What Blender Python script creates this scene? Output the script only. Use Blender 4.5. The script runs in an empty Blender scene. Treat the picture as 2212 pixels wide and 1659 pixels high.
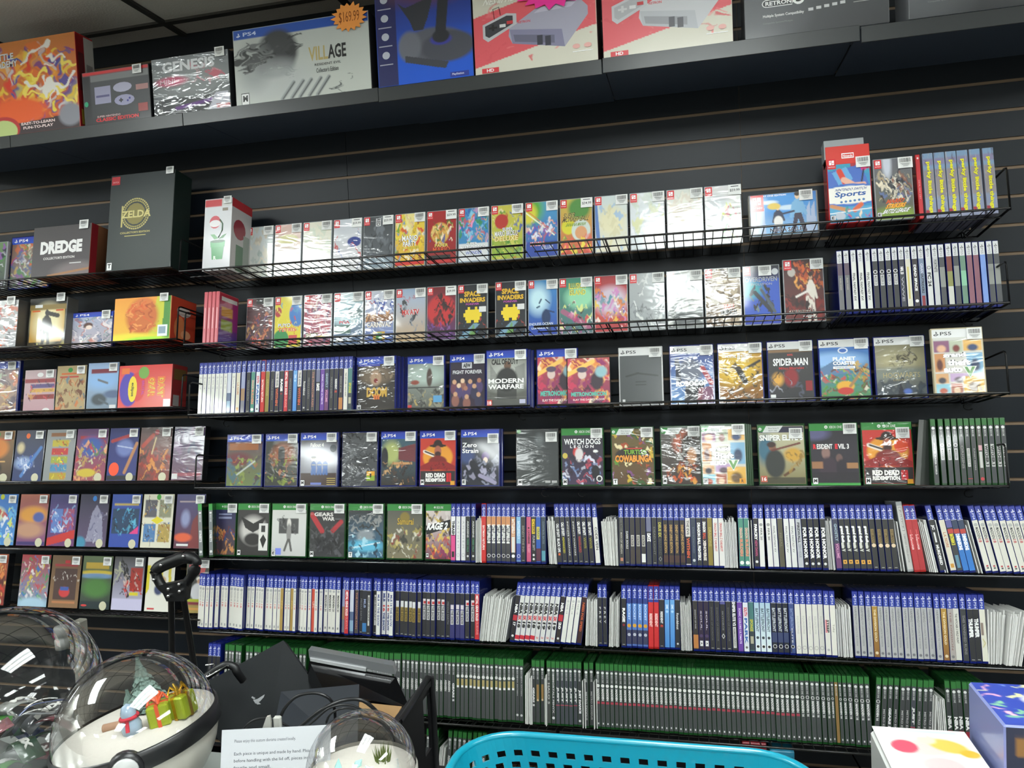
import bpy, math, random
import numpy as np
from mathutils import Vector, Matrix, Euler

# ---------------------------------------------------------------- camera, world, exposure
SC = bpy.context.scene
COL = SC.collection
CAM = (0.2078, -2.3203, 1.5368)
YAW, PIT, ROL, FPX = 0.2312, -0.0415, 0.0436, 1655.5
ca, sa, cb, sb, cc, sc_ = math.cos(YAW), math.sin(YAW), math.cos(PIT), math.sin(PIT), math.cos(ROL), math.sin(ROL)
ROT = (np.array([[ca, -sa, 0], [sa, ca, 0], [0, 0, 1]]) @ np.array([[1, 0, 0], [0, cb, -sb], [0, sb, cb]])
       @ np.array([[cc, 0, sc_], [0, 1, 0], [-sc_, 0, cc]]))
cam = bpy.data.cameras.new('camera'); camo = bpy.data.objects.new('camera', cam); COL.objects.link(camo)
cam.sensor_fit = 'HORIZONTAL'; cam.sensor_width = 36; cam.lens = FPX * 36 / 2212
cam.clip_start = 0.02
m4 = Matrix.Identity(4)
for i in range(3):
    m4[i][0], m4[i][1], m4[i][2], m4[i][3] = ROT[i, 0], ROT[i, 2], -ROT[i, 1], CAM[i]
camo.matrix_world = m4
SC.camera = camo
SC.view_settings.view_transform = 'Standard'; SC.view_settings.look = 'None'
SC.view_settings.gamma = 1; SC.view_settings.use_curve_mapping = False
SC.view_settings.exposure = 0.0
W = bpy.data.worlds.new('world'); SC.world = W; W.use_nodes = True
W.node_tree.nodes['Background'].inputs[0].default_value = (0.6, 0.65, 0.7, 1)
W.node_tree.nodes['Background'].inputs[1].default_value = 0.02
LAMP = 24.5          # radiance of the ceiling lamp panels
CEIL = 2.655
TILT = math.radians(10)
TT = math.tan(TILT)

def ray(px, py):
    return ROT @ np.array([px - 1106, FPX, -(py - 829.5)])
def at(px, py, d):
    """Point where the pixel's ray meets the vertical plane d metres in front of the wall."""
    r = ray(px, py); t = (-d - CAM[1]) / r[1]
    return np.array(CAM) + t * r
def atz(px, py, z):
    r = ray(px, py); t = (z - CAM[2]) / r[2]
    return np.array(CAM) + t * r

# ---------------------------------------------------------------- colours and materials
def lin(c):
    if isinstance(c, str):
        c = c.lstrip('#')
        if len(c) == 3: c = ''.join(a * 2 for a in c)
        c = [int(c[i:i + 2], 16) / 255 for i in (0, 2, 4)]
    return tuple((v / 12.92 if v <= .04045 else ((v + .055) / 1.055) ** 2.4) for v in c)

MATS = {}
def mat(name, col=None, rough=.5, metal=0, spec=.5, coat=0, coat_rough=.05, bump=None, attr=False, trans=0, emit=None, ior=1.5, wrinkle=0, alpha=1, nz=None):
    if name in MATS: return MATS[name]
    m = bpy.data.materials.new(name); m.use_nodes = True; nt = m.node_tree; b = nt.nodes['Principled BSDF']
    b.inputs['Roughness'].default_value = rough; b.inputs['Metallic'].default_value = metal
    b.inputs['Specular IOR Level'].default_value = spec; b.inputs['IOR'].default_value = ior
    b.inputs['Coat Weight'].default_value = coat; b.inputs['Coat Roughness'].default_value = coat_rough
    b.inputs['Transmission Weight'].default_value = trans; b.inputs['Alpha'].default_value = alpha
    if col is not None: b.inputs['Base Color'].default_value = (*lin(col), 1)
    if attr:
        a = nt.nodes.new('ShaderNodeAttribute'); a.attribute_name = 'Col'
        nt.links.new(a.outputs['Color'], b.inputs['Base Color'])
    if nz:      # colour variation: (scale, second colour)
        tc = nt.nodes.new('ShaderNodeTexCoord'); n = nt.nodes.new('ShaderNodeTexNoise'); n.inputs['Scale'].default_value = nz[0]
        n.inputs['Detail'].default_value = 6
        mx = nt.nodes.new('ShaderNodeMix'); mx.data_type = 'RGBA'
        mx.inputs[6].default_value = (*lin(col), 1); mx.inputs[7].default_value = (*lin(nz[1]), 1)
        nt.links.new(tc.outputs['Object'], n.inputs['Vector']); nt.links.new(n.outputs['Fac'], mx.inputs[0])
        nt.links.new(mx.outputs[2], b.inputs['Base Color'])
    if emit:
        b.inputs['Emission Color'].default_value = (*lin(emit[0]), 1); b.inputs['Emission Strength'].default_value = emit[1]
    if bump:
        tc = nt.nodes.new('ShaderNodeTexCoord'); n = nt.nodes.new('ShaderNodeTexNoise'); n.inputs['Scale'].default_value = bump[0]
        bp = nt.nodes.new('ShaderNodeBump'); bp.inputs['Strength'].default_value = bump[1]; bp.inputs['Distance'].default_value = .002
        nt.links.new(tc.outputs['Object'], n.inputs['Vector']); nt.links.new(n.outputs['Fac'], bp.inputs['Height'])
        nt.links.new(bp.outputs[0], b.inputs['Normal'])
    if wrinkle:  # creased film: ridged, stretched noise drives only the clear coat's normal
        tc = nt.nodes.new('ShaderNodeTexCoord'); oi = nt.nodes.new('ShaderNodeObjectInfo')
        ml = nt.nodes.new('ShaderNodeMath'); ml.operation = 'MULTIPLY'; ml.inputs[1].default_value = 40
        ad = nt.nodes.new('ShaderNodeVectorMath'); ad.operation = 'ADD'
        nt.links.new(oi.outputs['Random'], ml.inputs[0]); nt.links.new(tc.outputs['Object'], ad.inputs[0]); nt.links.new(ml.outputs[0], ad.inputs[1])
        mp = nt.nodes.new('ShaderNodeMapping'); mp.inputs['Rotation'].default_value = (0, .5, 0); mp.inputs['Scale'].default_value = (9, 9, 26)
        nt.links.new(ad.outputs[0], mp.inputs['Vector'])
        n = nt.nodes.new('ShaderNodeTexNoise'); n.inputs['Scale'].default_value = 1; n.inputs['Detail'].default_value = 2.5; n.inputs['Distortion'].default_value = .9
        nt.links.new(mp.outputs[0], n.inputs['Vector'])
        s1 = nt.nodes.new('ShaderNodeMath'); s1.operation = 'SUBTRACT'; s1.inputs[1].default_value = .5
        s2 = nt.nodes.new('ShaderNodeMath'); s2.operation = 'ABSOLUTE'
        nt.links.new(n.outputs['Fac'], s1.inputs[0]); nt.links.new(s1.outputs[0], s2.inputs[0])
        bp = nt.nodes.new('ShaderNodeBump'); bp.inputs['Strength'].default_value = 1; bp.inputs['Distance'].default_value = wrinkle
        nt.links.new(s2.outputs[0], bp.inputs['Height']); nt.links.new(bp.outputs[0], b.inputs['Coat Normal'])
    MATS[name] = m
    return m

PRINT = mat('printed_card', rough=.42, attr=True, coat=.35, coat_rough=.12)
SLEEVE = mat('printed_sleeve_under_clear_plastic', rough=.5, attr=True, coat=.8, coat_rough=.06)
WRAP = mat('printed_sleeve_in_creased_film', rough=.5, attr=True, coat=1, coat_rough=.05, wrinkle=.006)
WRAPT = mat('printed_sleeve_in_taut_film', rough=.5, attr=True, coat=1, coat_rough=.09, wrinkle=.0011)
MATT = mat('printed_paper', rough=.75, attr=True, spec=.3)
BLACKW = mat('black_wire', '#050506', rough=.45, spec=.35)
BLACKP = mat('black_plastic', '#121214', rough=.38)
BLUEP = mat('blue_case_plastic', '#141f66', rough=.16, coat=.6)
GREENP = mat('green_case_plastic', '#16401c', rough=.18, coat=.5)
CLEARP = mat('pale_case_plastic', '#9fa3a6', rough=.2, coat=.5)
REDP = mat('red_case_plastic', '#a82222', rough=.2, coat=.5)
DARKP = mat('dark_case_plastic', '#1c1d20', rough=.2, coat=.5)
STICK = mat('sticker_paper', rough=.6, attr=True, spec=.3)

# ---------------------------------------------------------------- mesh builder
class MB:
    def __init__(s): s.v = []; s.f = []; s.c = []; s.m = []; s.n = 0; s.sm = []
    def add(s, V, F, col=(.5, .5, .5), mi=0, smooth=False):
        V = np.asarray(V, float).reshape(-1, 3); k = len(V)
        s.v.append(V)
        col = np.asarray(col, float)
        if col.ndim == 1: col = np.tile(col, (k, 1))
        s.c.append(col)
        n = s.n
        s.f += [tuple(n + i for i in f) for f in F]; s.m += [mi] * len(F); s.sm += [smooth] * len(F); s.n += k
        return s
    def box(s, lo, hi, col=(.5, .5, .5), mi=0, M=None):
        x0, y0, z0 = lo; x1, y1, z1 = hi
        V = np.array([(x0, y0, z0), (x1, y0, z0), (x1, y1, z0), (x0, y1, z0), (x0, y0, z1), (x1, y0, z1), (x1, y1, z1), (x0, y1, z1)], float)
        if M is not None: V = (np.c_[V, np.ones(8)] @ np.array(M).T)[:, :3]
        return s.add(V, [(0, 3, 2, 1), (4, 5, 6, 7), (0, 1, 5, 4), (1, 2, 6, 5), (2, 3, 7, 6), (3, 0, 4, 7)], col, mi)
    def bev(s, lo, hi, r, col=(.5, .5, .5), mi=0, M=None):
        """Box with chamfered edges."""
        lo = np.array(lo, float); hi = np.array(hi, float); V = []; idx = {}
        for a in (0, 1):
            for b in (0, 1):
                for c in (0, 1):
                    for ax in range(3):
                        p = np.array([(lo, hi)[a][0], (lo, hi)[b][1], (lo, hi)[c][2]])
                        sg = np.array([1 - 2 * a, 1 - 2 * b, 1 - 2 * c]) * r
                        q = p + sg; q[ax] = p[ax]
                        idx[(a, b, c, ax)] = len(V); V.append(q)
        F = []
        cyc = [(0, 0), (1, 0), (1, 1), (0, 1)]
        for ax in range(3):
            o = [i for i in range(3) if i != ax]
            for sd in (0, 1):
                f = []
                for (u, w) in cyc:
                    k = [0, 0, 0]; k[ax] = sd; k[o[0]] = u; k[o[1]] = w
                    f.append(idx[(*k, ax)])
                F.append(tuple(f))
            for (u, w) in cyc:      # edges parallel to ax
                k0 = [0, 0, 0]; k0[o[0]] = u; k0[o[1]] = w; k1 = list(k0); k1[ax] = 1
                F.append((idx[(*k0, o[0])], idx[(*k0, o[1])], idx[(*k1, o[1])], idx[(*k1, o[0])]))
        for a in (0, 1):
            for b in (0, 1):
                for c in (0, 1): F.append(tuple(idx[(a, b, c, x)] for x in range(3)))
        V = np.array(V)
        if M is not None: V = (np.c_[V, np.ones(len(V))] @ np.array(M).T)[:, :3]
        return s.add(V, F, col, mi)
    def tube(s, pts, r, n=6, col=(.5, .5, .5), mi=0, cap=True, smooth=True):
        pts = [Vector(p) for p in pts]; V = []; F = []
        rr = r if isinstance(r, (list, tuple)) else [r] * len(pts)
        up = Vector((0, 0, 1))
        for i, p in enumerate(pts):
            t = (pts[min(i + 1, len(pts) - 1)] - pts[max(i - 1, 0)]).normalized()
            a = t.cross(up if abs(t.dot(up)) < .95 else Vector((1, 0, 0))).normalized(); b = t.cross(a)
            for k in range(n):
                th = 2 * math.pi * k / n
                V.append(tuple(p + rr[i] * (math.cos(th) * a + math.sin(th) * b)))
        for i in range(len(pts) - 1):
            for k in range(n):
                F.append((i * n + k, i * n + (k + 1) % n, (i + 1) * n + (k + 1) % n, (i + 1) * n + k))
        if cap: F += [tuple(range(n)), tuple((len(pts) - 1) * n + k for k in reversed(range(n)))]
        return s.add(V, F, col, mi, smooth)
    def lathe(s, prof, n=24, col=(.5, .5, .5), mi=0, c=(0, 0, 0), smooth=True, axis=2):
        V = []; F = []
        for (r, z) in prof:
            for k in range(n):
                th = 2 * math.pi * k / n; q = [r * math.cos(th), r * math.sin(th), z]
                if axis == 1: q = [q[0], q[2], q[1]]
                V.append((c[0] + q[0], c[1] + q[1], c[2] + q[2]))
        for i in range(len(prof) - 1):
            for k in range(n):
                F.append((i * n + k, i * n + (k + 1) % n, (i + 1) * n + (k + 1) % n, (i + 1) * n + k))
        return s.add(V, F, col, mi, smooth)
    def prism(s, poly, y0, y1, col=(.5, .5, .5), mi=0, M=None):
        """Outline in x,z extruded along y."""
        n = len(poly); V = np.array([(x, y0, z) for x, z in poly] + [(x, y1, z) for x, z in poly], float)
        if M is not None: V = (np.c_[V, np.ones(len(V))] @ np.array(M).T)[:, :3]
        F = [tuple(range(n)), tuple(range(2 * n - 1, n - 1, -1))] + [(i, i + n, (i + 1) % n + n, (i + 1) % n) for i in range(n)]
        return s.add(V, F, col, mi)
    def build(s, name, mats, parent=None, loc=None, mesh=None):
        me = mesh or s.mesh(name, mats)
        o = bpy.data.objects.new(name, me); COL.objects.link(o)
        if parent: o.parent = parent
        if loc is not None: o.location = loc
        return o
    def mesh(s, name, mats):
        me = bpy.data.meshes.new(name)
        V = np.concatenate(s.v) if s.v else np.zeros((0, 3))
        me.vertices.add(len(V)); me.vertices.foreach_set('co', V.astype(np.float32).ravel())
        ls = np.array([len(f) for f in s.f], np.int32); st = np.concatenate([[0], np.cumsum(ls)[:-1]]).astype(np.int32)
        me.loops.add(int(ls.sum())); me.loops.foreach_set('vertex_index', np.fromiter((i for f in s.f for i in f), np.int32, int(ls.sum())))
        me.polygons.add(len(ls)); me.polygons.foreach_set('loop_start', st); me.polygons.foreach_set('loop_total', ls)
        me.polygons.foreach_set('material_index', np.array(s.m, np.int32)); me.polygons.foreach_set('use_smooth', np.array(s.sm, bool))
        mats = mats if isinstance(mats, (list, tuple)) else [mats]
        for m in mats: me.materials.append(m)
        a = me.color_attributes.new('Col', 'FLOAT_COLOR', 'POINT')
        C = np.concatenate(s.c); a.data.foreach_set('color', np.c_[C, np.ones(len(C))].astype(np.float32).ravel())
        me.update(calc_edges=True)
        return me

def tag(o, label=None, cat=None, group=None, kind=None):
    if label: o['label'] = label
    if cat: o['category'] = cat
    if group: o['group'] = group
    if kind: o['kind'] = kind
    return o
def empty(name, loc=(0, 0, 0), rot=(0, 0, 0)):
    o = bpy.data.objects.new(name, None); COL.objects.link(o); o.location = loc; o.rotation_euler = rot; o.empty_display_size = .02
    return o

# ---------------------------------------------------------------- lettering
TXT = {}
def txt(s, bold=0.0):
    k = (s, bold)
    if k not in TXT:
        c = bpy.data.curves.new('lettering', 'FONT'); c.body = s; c.resolution_u = 2; c.offset = bold; c.size = 1
        o = bpy.data.objects.new('lettering', c); me = bpy.data.meshes.new_from_object(o)
        V = np.zeros(len(me.vertices) * 3); me.vertices.foreach_get('co', V); V = V.reshape(-1, 3)[:, :2].copy()
        F = [tuple(p.vertices) for p in me.polygons]
        bpy.data.objects.remove(o); bpy.data.curves.remove(c); bpy.data.meshes.remove(me)
        if len(V): lo = V.min(0); hi = V.max(0); V = (V - lo) / (hi - lo + 1e-9)
        TXT[k] = (V, F)
    return TXT[k]

class Face:
    """A printed face: local x right, z up, y towards the back; the layers lie a fraction of a millimetre apart in front of y = 0."""
    def __init__(s, w, h, y=0, mb=None, x0=0, z0=0):
        s.w, s.h, s.mb, s.k, s.y, s.x0, s.z0 = w, h, mb or MB(), 0, y, x0, z0
    def P(s, u, v): return (s.x0 + (u - .5) * s.w, s.y - .0001 * s.k, s.z0 + (1 - v) * s.h)
    def poly(s, pts, col, step=True):
        if step: s.k += 1
        col = lin(col); s.mb.add([s.P(u, v) for u, v in pts], [tuple(range(len(pts)))], col)
    def r(s, u0, v0, u1, v1, col): s.poly([(u0, v0), (u0, v1), (u1, v1), (u1, v0)], col)
    def g(s, u0, v0, u1, v1, c0, c1):
        s.k += 1; s.mb.add([s.P(u0, v0), s.P(u0, v1), s.P(u1, v1), s.P(u1, v0)], [(0, 1, 2, 3)], [lin(c0), lin(c1), lin(c1), lin(c0)])
    def e(s, u, v, ru, rv, col, n=14): s.poly([(u + ru * math.cos(2 * math.pi * i / n), v + rv * math.sin(2 * math.pi * i / n)) for i in range(n)], col)
    def t(s, st, u0, v0, u1, v1, col, bold=.02, out=None, rot=0, sh=0, oc=None):
        """Lettering fitted to the box u0..v1; rot=1 reads downwards; out = outline thickness."""
        for b, c in (((bold + out, oc or '#111'),) if out else ()) + ((bold, col),):
            V, F = txt(st, b); s.k += 1
            if not len(V): continue
            e = (out * .6 if out and b != bold else 0)
            a, bb = V[:, 0], V[:, 1]
            if rot: U = u0 - e * (u1 - u0) * .3 + bb * (u1 - u0); Vv = v0 + a * (v1 - v0)
            else: U = u0 + a * (u1 - u0) + sh * (bb - .5) * (u1 - u0) * .1; Vv = v1 - bb * (v1 - v0) - sh * .12 * a * (v1 - v0)
            s.mb.add([s.P(x, y) for x, y in zip(U, Vv)], F, lin(c))

class Paint:
    """Soft printed picture: a grid of coloured points over a face."""
    def __init__(s, c0, c1=None, nx=60, nz=80, horiz=False):
        s.nx, s.nz = nx, nz
        s.U, s.V = np.meshgrid(np.linspace(0, 1, nx), np.linspace(0, 1, nz))
        a, b = np.array(lin(c0)), np.array(lin(c1 or c0)); t = (s.U if horiz else s.V)[..., None]
        s.C = a * (1 - t) + b * t
        s.px = 1.0 / nx; s.asp = 1.3
    def mix(s, M, col): s.C = s.C * (1 - M[..., None]) + np.array(lin(col)) * M[..., None]
    def e(s, u, v, ru, rv, col, soft=.15, a=0, op=1):
        du, dv = s.U - u, (s.V - v) * s.asp; c, n = math.cos(a), math.sin(a)
        x, y = du * c + dv * n, -du * n + dv * c
        r = np.sqrt((x / ru) ** 2 + (y / (rv * s.asp)) ** 2)
        s.mix(np.clip((1 + soft / 2 - r) / max(soft, .02), 0, 1) * op, col)
    def r(s, u0, v0, u1, v1, col, op=1):
        w = s.px * .5
        m = np.clip((s.U - u0) / w, 0, 1) * np.clip((u1 - s.U) / w, 0, 1) * np.clip((s.V - v0) / w, 0, 1) * np.clip((v1 - s.V) / w, 0, 1)
        s.mix(m * op, col)
    def l(s, u0, v0, u1, v1, w, col, op=1):
        dx, dy = u1 - u0, (v1 - v0) * s.asp; L = dx * dx + dy * dy + 1e-9
        t = np.clip(((s.U - u0) * dx + (s.V - v0) * s.asp * dy) / L, 0, 1)
        d = np.hypot(s.U - u0 - t * dx, (s.V - v0) * s.asp - t * dy)
        s.mix(np.clip((w - d) / (s.px * .8) + .5, 0, 1) * op, col)
    def p(s, pts, col, op=1):
        ins = np.zeros_like(s.U, bool); n = len(pts)
        for i in range(n):
            (x0, y0), (x1, y1) = pts[i], pts[(i + 1) % n]
            c = ((y0 > s.V) != (y1 > s.V)) & (s.U < (x1 - x0) * (s.V - y0) / ((y1 - y0) or 1e-9) + x0)
            ins ^= c
        s.mix(ins * 1.0 * op, col)
    def b(s, seed, n, cols, u0=0, v0=0, u1=1, v1=1, size=.12, kind=0):
        """Scattered dabs (0), slashes (1) or shards (2) of the given colours."""
        R = random.Random(seed); U0, V0 = s.U, s.V
        ph = [R.uniform(0, 6.3) for _ in range(6)]      # the brush strokes wander
        s.U = U0 + .05 * np.sin(9 * V0 + ph[0]) + .035 * np.sin(21 * V0 + 11 * U0 + ph[1]) + .02 * np.sin(43 * V0 - 31 * U0 + ph[2])
        s.V = V0 + .05 * np.sin(11 * U0 + ph[3]) + .03 * np.sin(23 * U0 - 13 * V0 + ph[4]) + .02 * np.sin(47 * U0 + 29 * V0 + ph[5])
        if kind == 0: n = int(n * 2.6); size *= .62
        for _ in range(n):
            u, v, c, z = R.uniform(u0, u1), R.uniform(v0, v1), R.choice(cols), size * R.uniform(.4, 1.2)
            if kind == 0: s.e(u, v, z, z * R.uniform(.15, .8), c, .3, R.uniform(0, 3), R.uniform(.55, 1))
            elif kind == 1:
                a = R.uniform(-1.2, 1.2); s.l(u - z * math.cos(a), v - z * math.sin(a), u + z * math.cos(a), v + z * math.sin(a), z * .12, c)
            else: s.p([(u + z * math.cos(t) * R.uniform(.4, 1), v + z * math.sin(t) * R.uniform(.4, 1)) for t in (0, 1.2, 2.4, 3.6, 5)], c)
        s.U, s.V = U0, V0
    def h(s, u, v0, v1, col, skin=None, w=1, hair=None):
        """Plain standing figure seen from afar."""
        H = v1 - v0; w *= min(s.asp, 1.3) / 1.3
        s.e(u, v0 + .42 * H, .16 * H * w, .26 * H, col, .1)
        s.l(u - .12 * H * w, v0 + .28 * H, u - .2 * H * w, v0 + .6 * H, .045 * H * w, col); s.l(u + .12 * H * w, v0 + .28 * H, u + .22 * H * w, v0 + .55 * H, .045 * H * w, col)
        s.l(u - .05 * H * w, v0 + .55 * H, u - .12 * H * w, v1, .06 * H * w, col); s.l(u + .05 * H * w, v0 + .55 * H, u + .12 * H * w, v1, .06 * H * w, col)
        s.e(u, v0 + .1 * H, .075 * H * w, .085 * H, skin or col, .1)
        if hair: s.e(u, v0 + .055 * H, .085 * H * w, .05 * H, hair, .1)
    def put(s, F, u0=0, v0=0, u1=1, v1=1):
        F.k += 1
        U = u0 + s.U * (u1 - u0); V = v0 + s.V * (v1 - v0)
        P = np.stack([F.x0 + (U - .5) * F.w, np.full_like(U, F.y - .0001 * F.k), F.z0 + (1 - V) * F.h], -1).reshape(-1, 3)
        i = np.arange(s.nx * s.nz).reshape(s.nz, s.nx)
        Q = np.stack([i[:-1, :-1], i[1:, :-1], i[1:, 1:], i[:-1, 1:]], -1).reshape(-1, 4)
        F.mb.add(P, [tuple(q) for q in Q.tolist()], s.C.reshape(-1, 3))

# ---------------------------------------------------------------- the room
def X_at(px, z, d):
    py = 760.0
    for _ in range(6):
        P = at(px, py, d); py += (P[2] - z) * 760
    return at(px, py, d)[0]

LAM = mat('black_laminate', '#10171f', rough=.46, spec=.34, bump=(90, .06))
MDF = mat('brown_groove_fibreboard', '#7c6854', rough=.7)
XL, XR, YB = -4.6, 3.6, -7.6
GZ = [2.2 - .0762 * k for k in range(-5, 29)]
mb = MB()
edges = [XL, -.854, .365, 1.584, XR]
zs = [CEIL] + GZ + [0]
for a, b in zip(zs[:-1], zs[1:]):
    top = a - (.0045 if a != CEIL else 0); bot = b + (.0045 if b else 0)
    for x0, x1 in zip(edges[:-1], edges[1:]):
        mb.box((x0 + .0008, 0, bot), (x1 - .0008, .0052, top), mi=0)
for z in GZ: mb.box((XL, .0004, z - .0048), (XR, .005, z - .0043), mi=1)   # lower lip of each slot
mb.box((XL, .005, 0), (XR, .02, CEIL), mi=1)
tag(mb.build('wall_back', [LAM, MDF]), kind='structure')
PALE = mat('pale_wall_paint', '#9a9992', rough=.8); 
tag(MB().box((XL - .05, YB, 0), (XL, .02, CEIL)).build('wall_left', PALE), kind='structure')
tag(MB().box((XR, YB, 0), (XR + .05, .02, CEIL)).build('wall_right', PALE), kind='structure')
tag(MB().box((XL, YB - .05, 0), (XR, YB, CEIL)).build('wall_front', PALE), kind='structure')
tag(MB().box((XL, YB, -.05), (XR, .02, 0)).build('floor', mat('grey_floor_tile', '#858179', rough=.4, nz=(3, '#777370'))), kind='structure')
tag(MB().box((XL, YB, CEIL), (XR, .02, CEIL + .05)).build('ceiling', mat('ceiling_tile', '#dad3c9', rough=.9, bump=(160, .4))), kind='structure')
LX = [-1.95 - 2.44, -1.95, .28, 2.5]; LY = [-1.93, -4.35, -6.6]
mb = MB()
for i in range(-3, 10):
    x = -1.42 + .61 * (i - 2)
    if XL < x < XR: mb.box((x - .011, YB, CEIL - .008), (x + .011, 0, CEIL))
for j in range(12):
    y = -.1 - .61 * j * 1.0
    mb.box((XL, y - .011, CEIL - .0079), (XR, y + .011, CEIL))
tag(mb.build('trim_1', mat('ceiling_grid_bar', '#3c3a37', rough=.6)), kind='structure')

# lamps: recessed panels, each tube shows as a brighter stripe in the lens
def lamp_mat():
    m = bpy.data.materials.new('lit_lamp_lens'); m.use_nodes = True; nt = m.node_tree
    b = nt.nodes['Principled BSDF']; b.inputs['Base Color'].default_value = (.8, .8, .8, 1)
    tc = nt.nodes.new('ShaderNodeTexCoord'); sp = nt.nodes.new('ShaderNodeSeparateXYZ')
    mu = nt.nodes.new('ShaderNodeMath'); mu.operation = 'MULTIPLY'; mu.inputs[1].default_value = 2 * math.pi / .19
    co = nt.nodes.new('ShaderNodeMath'); co.operation = 'COSINE'
    m2 = nt.nodes.new('ShaderNodeMath'); m2.operation = 'MULTIPLY_ADD'; m2.inputs[1].default_value = LAMP * .45; m2.inputs[2].default_value = LAMP
    nt.links.new(tc.outputs['Object'], sp.inputs[0]); nt.links.new(sp.outputs['X'], mu.inputs[0]); nt.links.new(mu.outputs[0], co.inputs[0])
    nt.links.new(co.outputs[0], m2.inputs[0]); nt.links.new(m2.outputs[0], b.inputs['Emission Strength'])
    b.inputs['Emission Color'].default_value = (.93, 1, .98, 1)
    return m
LENS = lamp_mat(); FRM = mat('lamp_frame_enamel', '#c9c9c4', rough=.4)
lamp_no = 0
for jy, y in enumerate(LY):
    for ix, x in enumerate(LX):
        if (ix, jy) == (1, 1): continue
        o = empty('ceiling_lamp', (x, y, CEIL))
        row = ['row over the shelves', 'middle row of the room', 'row at the far end of the room'][jy]
        pos = ['first', 'second', 'third', 'fourth'][ix]
        tag(o, f'recessed white ceiling lamp panel, {pos} in the {row}', 'ceiling lamp', 'ceiling lamps in three rows')
        f = MB()
        for lo, hi in (((-.3, -.6, -.016), (-.275, .6, -.002)), ((.275, -.6, -.016), (.3, .6, -.002)), ((-.275, -.6, -.016), (.275, -.575, -.002)), ((-.275, .575, -.016), (.275, .6, -.002))): f.box(lo, hi)
        f.build('lamp_frame', FRM, o)
        MB().box((-.275, -.575, -.012), (.275, .575, -.004)).build('lamp_lens', LENS, o)

# ---------------------------------------------------------------- ledge of metal shelves along the top
LG = mat('grey_enamelled_metal', '#2f3233', rough=.4, coat=.1, coat_rough=.2)
LEDZ = 2.2724
where = {-2: 'the far unseen end', -1: 'beyond the large red box', 0: 'under the large red game box', 1: 'under the film wrapped box and white box', 2: 'under the joystick box and first pink box', 3: 'under the second pink box', 4: 'under the last black console box', 5: 'past the last black console box'}
for k in range(-1, 6):
    x0 = -1.2078 + .6096 * (k - 1); o = empty('ledge_shelf', (x0, 0, LEDZ))
    tag(o, f'grey metal ledge shelf with folded front, {where[k]}', 'shelf', 'grey ledge shelves along the top')
    dz = {2: -.003, 4: -.006}.get(k, 0); dy = {2: -.002, 4: -.004}.get(k, 0)
    MB().bev((.001, -.333 + dy, -.0374 + dz), (.6086, -.329 + dy, dz), .0008).build('front_lip', LG, o)
    MB().box((.001, -.329 + dy, -.004 + dz), (.6086, -.001, dz)).build('deck', mat('dark_shelf_steel', '#3c4656', rough=.6), o)

# ---------------------------------------------------------------- wire shelves
ZF = {'r1': 1.793, 'r2': 1.566, 'r3': 1.347, 'r4': 1.117, 'r5': .892, 'r6': .663, 'r7': .458, 'r8': .235,
      'a1': 1.812, 'a2': 1.589, 'a3': 1.374, 'a4': 1.139, 'a5': .911, 'a6': .694}
RAILM = mat('polished_black_wire', '#0a0a0b', rough=.22, coat=.8, coat_rough=.12)
def wire_shelf(x0, x1, zf, D, label, ends=(1, 1), group=None, fine=False, hooks=1):
    o = empty('wire_shelf', (x0, 0, zf)); tag(o, label, 'wire shelf', group)
    L = x1 - x0; P = lambda x, d, h=0: (x, -d - h * math.sin(TILT) * -1, d * TT + h * math.cos(TILT) - .003)
    m = MB(); n = int(L / .0254)
    for i in range(n + 1):
        x = .004 + (L - .008) * i / n
        m.tube([P(x, D), P(x, .012)], .0013, 4, cap=False)
        m.add([], [])
    m.build('wire_grid', BLACKW, o)
    MB().tube([P(0, D, .001), P(L, D, .001)], .003, 8).build('front_rail', RAILM, o)
    MB().tube([P(0, D - .055, -.003), P(L, D - .055, -.003)], .0022, 6).build('under_rail', RAILM, o)
    b = MB()
    for h in (0, .05, .105): b.tube([P(0, .014, h), P(L, .014, h)], .0018, 6)
    b.build('back_rail', BLACKW, o)
    for k, x in ((0, 0.0), (1, L)):
        if ends[k]:
            q = MB(); q.tube([P(x, .014, .105), P(x, D - .012, .105), P(x, D - .003, .102), P(x, D, .095), P(x, D, -.004)], .0026, 8)
            q.tube([P(x, D, 0), P(x, .012, 0)], .0026, 6); q.build('end_frame', BLACKW, o)
    for k in range(int(L / .55) + 1):       # double braces that carry the grid
        x = min(max(.2 + .6 * k, .05), L - .04)
        q = MB()
        for e in (0, .006): q.tube([P(x + e, D, -.002), P(x + e, .02, -.004), (x + e, -.012, .012), (x + e, .003, .014)], .0017, 6)
        q.build('brace', BLACKW, o)
    if hooks:
        for x in (.05, L - .05):
            c = P(x, D * .45, -.012); q = MB()
            q.tube([(c[0] + .012 * math.cos(a) , c[1] , c[2] - .006 + .010 * math.sin(a)) for a in [i * .5 for i in range(3, 12)]], .0016, 5)
            q.build('hook', BLACKW, o)
    return o
rowname = {'r1': 'top row, red-cornered cases', 'r2': 'second row', 'r3': 'third row', 'r4': 'fourth row', 'r5': 'fifth row', 'r6': 'sixth row', 'r7': 'seventh row, green cases'}
DS = {'r1': .23, 'r2': .23, 'r3': .23, 'r4': .22, 'r5': .225, 'r6': .24, 'r7': .345}
onB = {'r1': 'carrying the white potted plant box', 'r2': 'carrying the two yellow alien covers', 'r3': 'carrying white and blue spines', 'r4': 'carrying the first red cowboy cover',
       'r5': 'carrying the green cased games', 'r6': 'carrying the long white run of spines', 'r7': 'behind the dark game console'}
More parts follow.
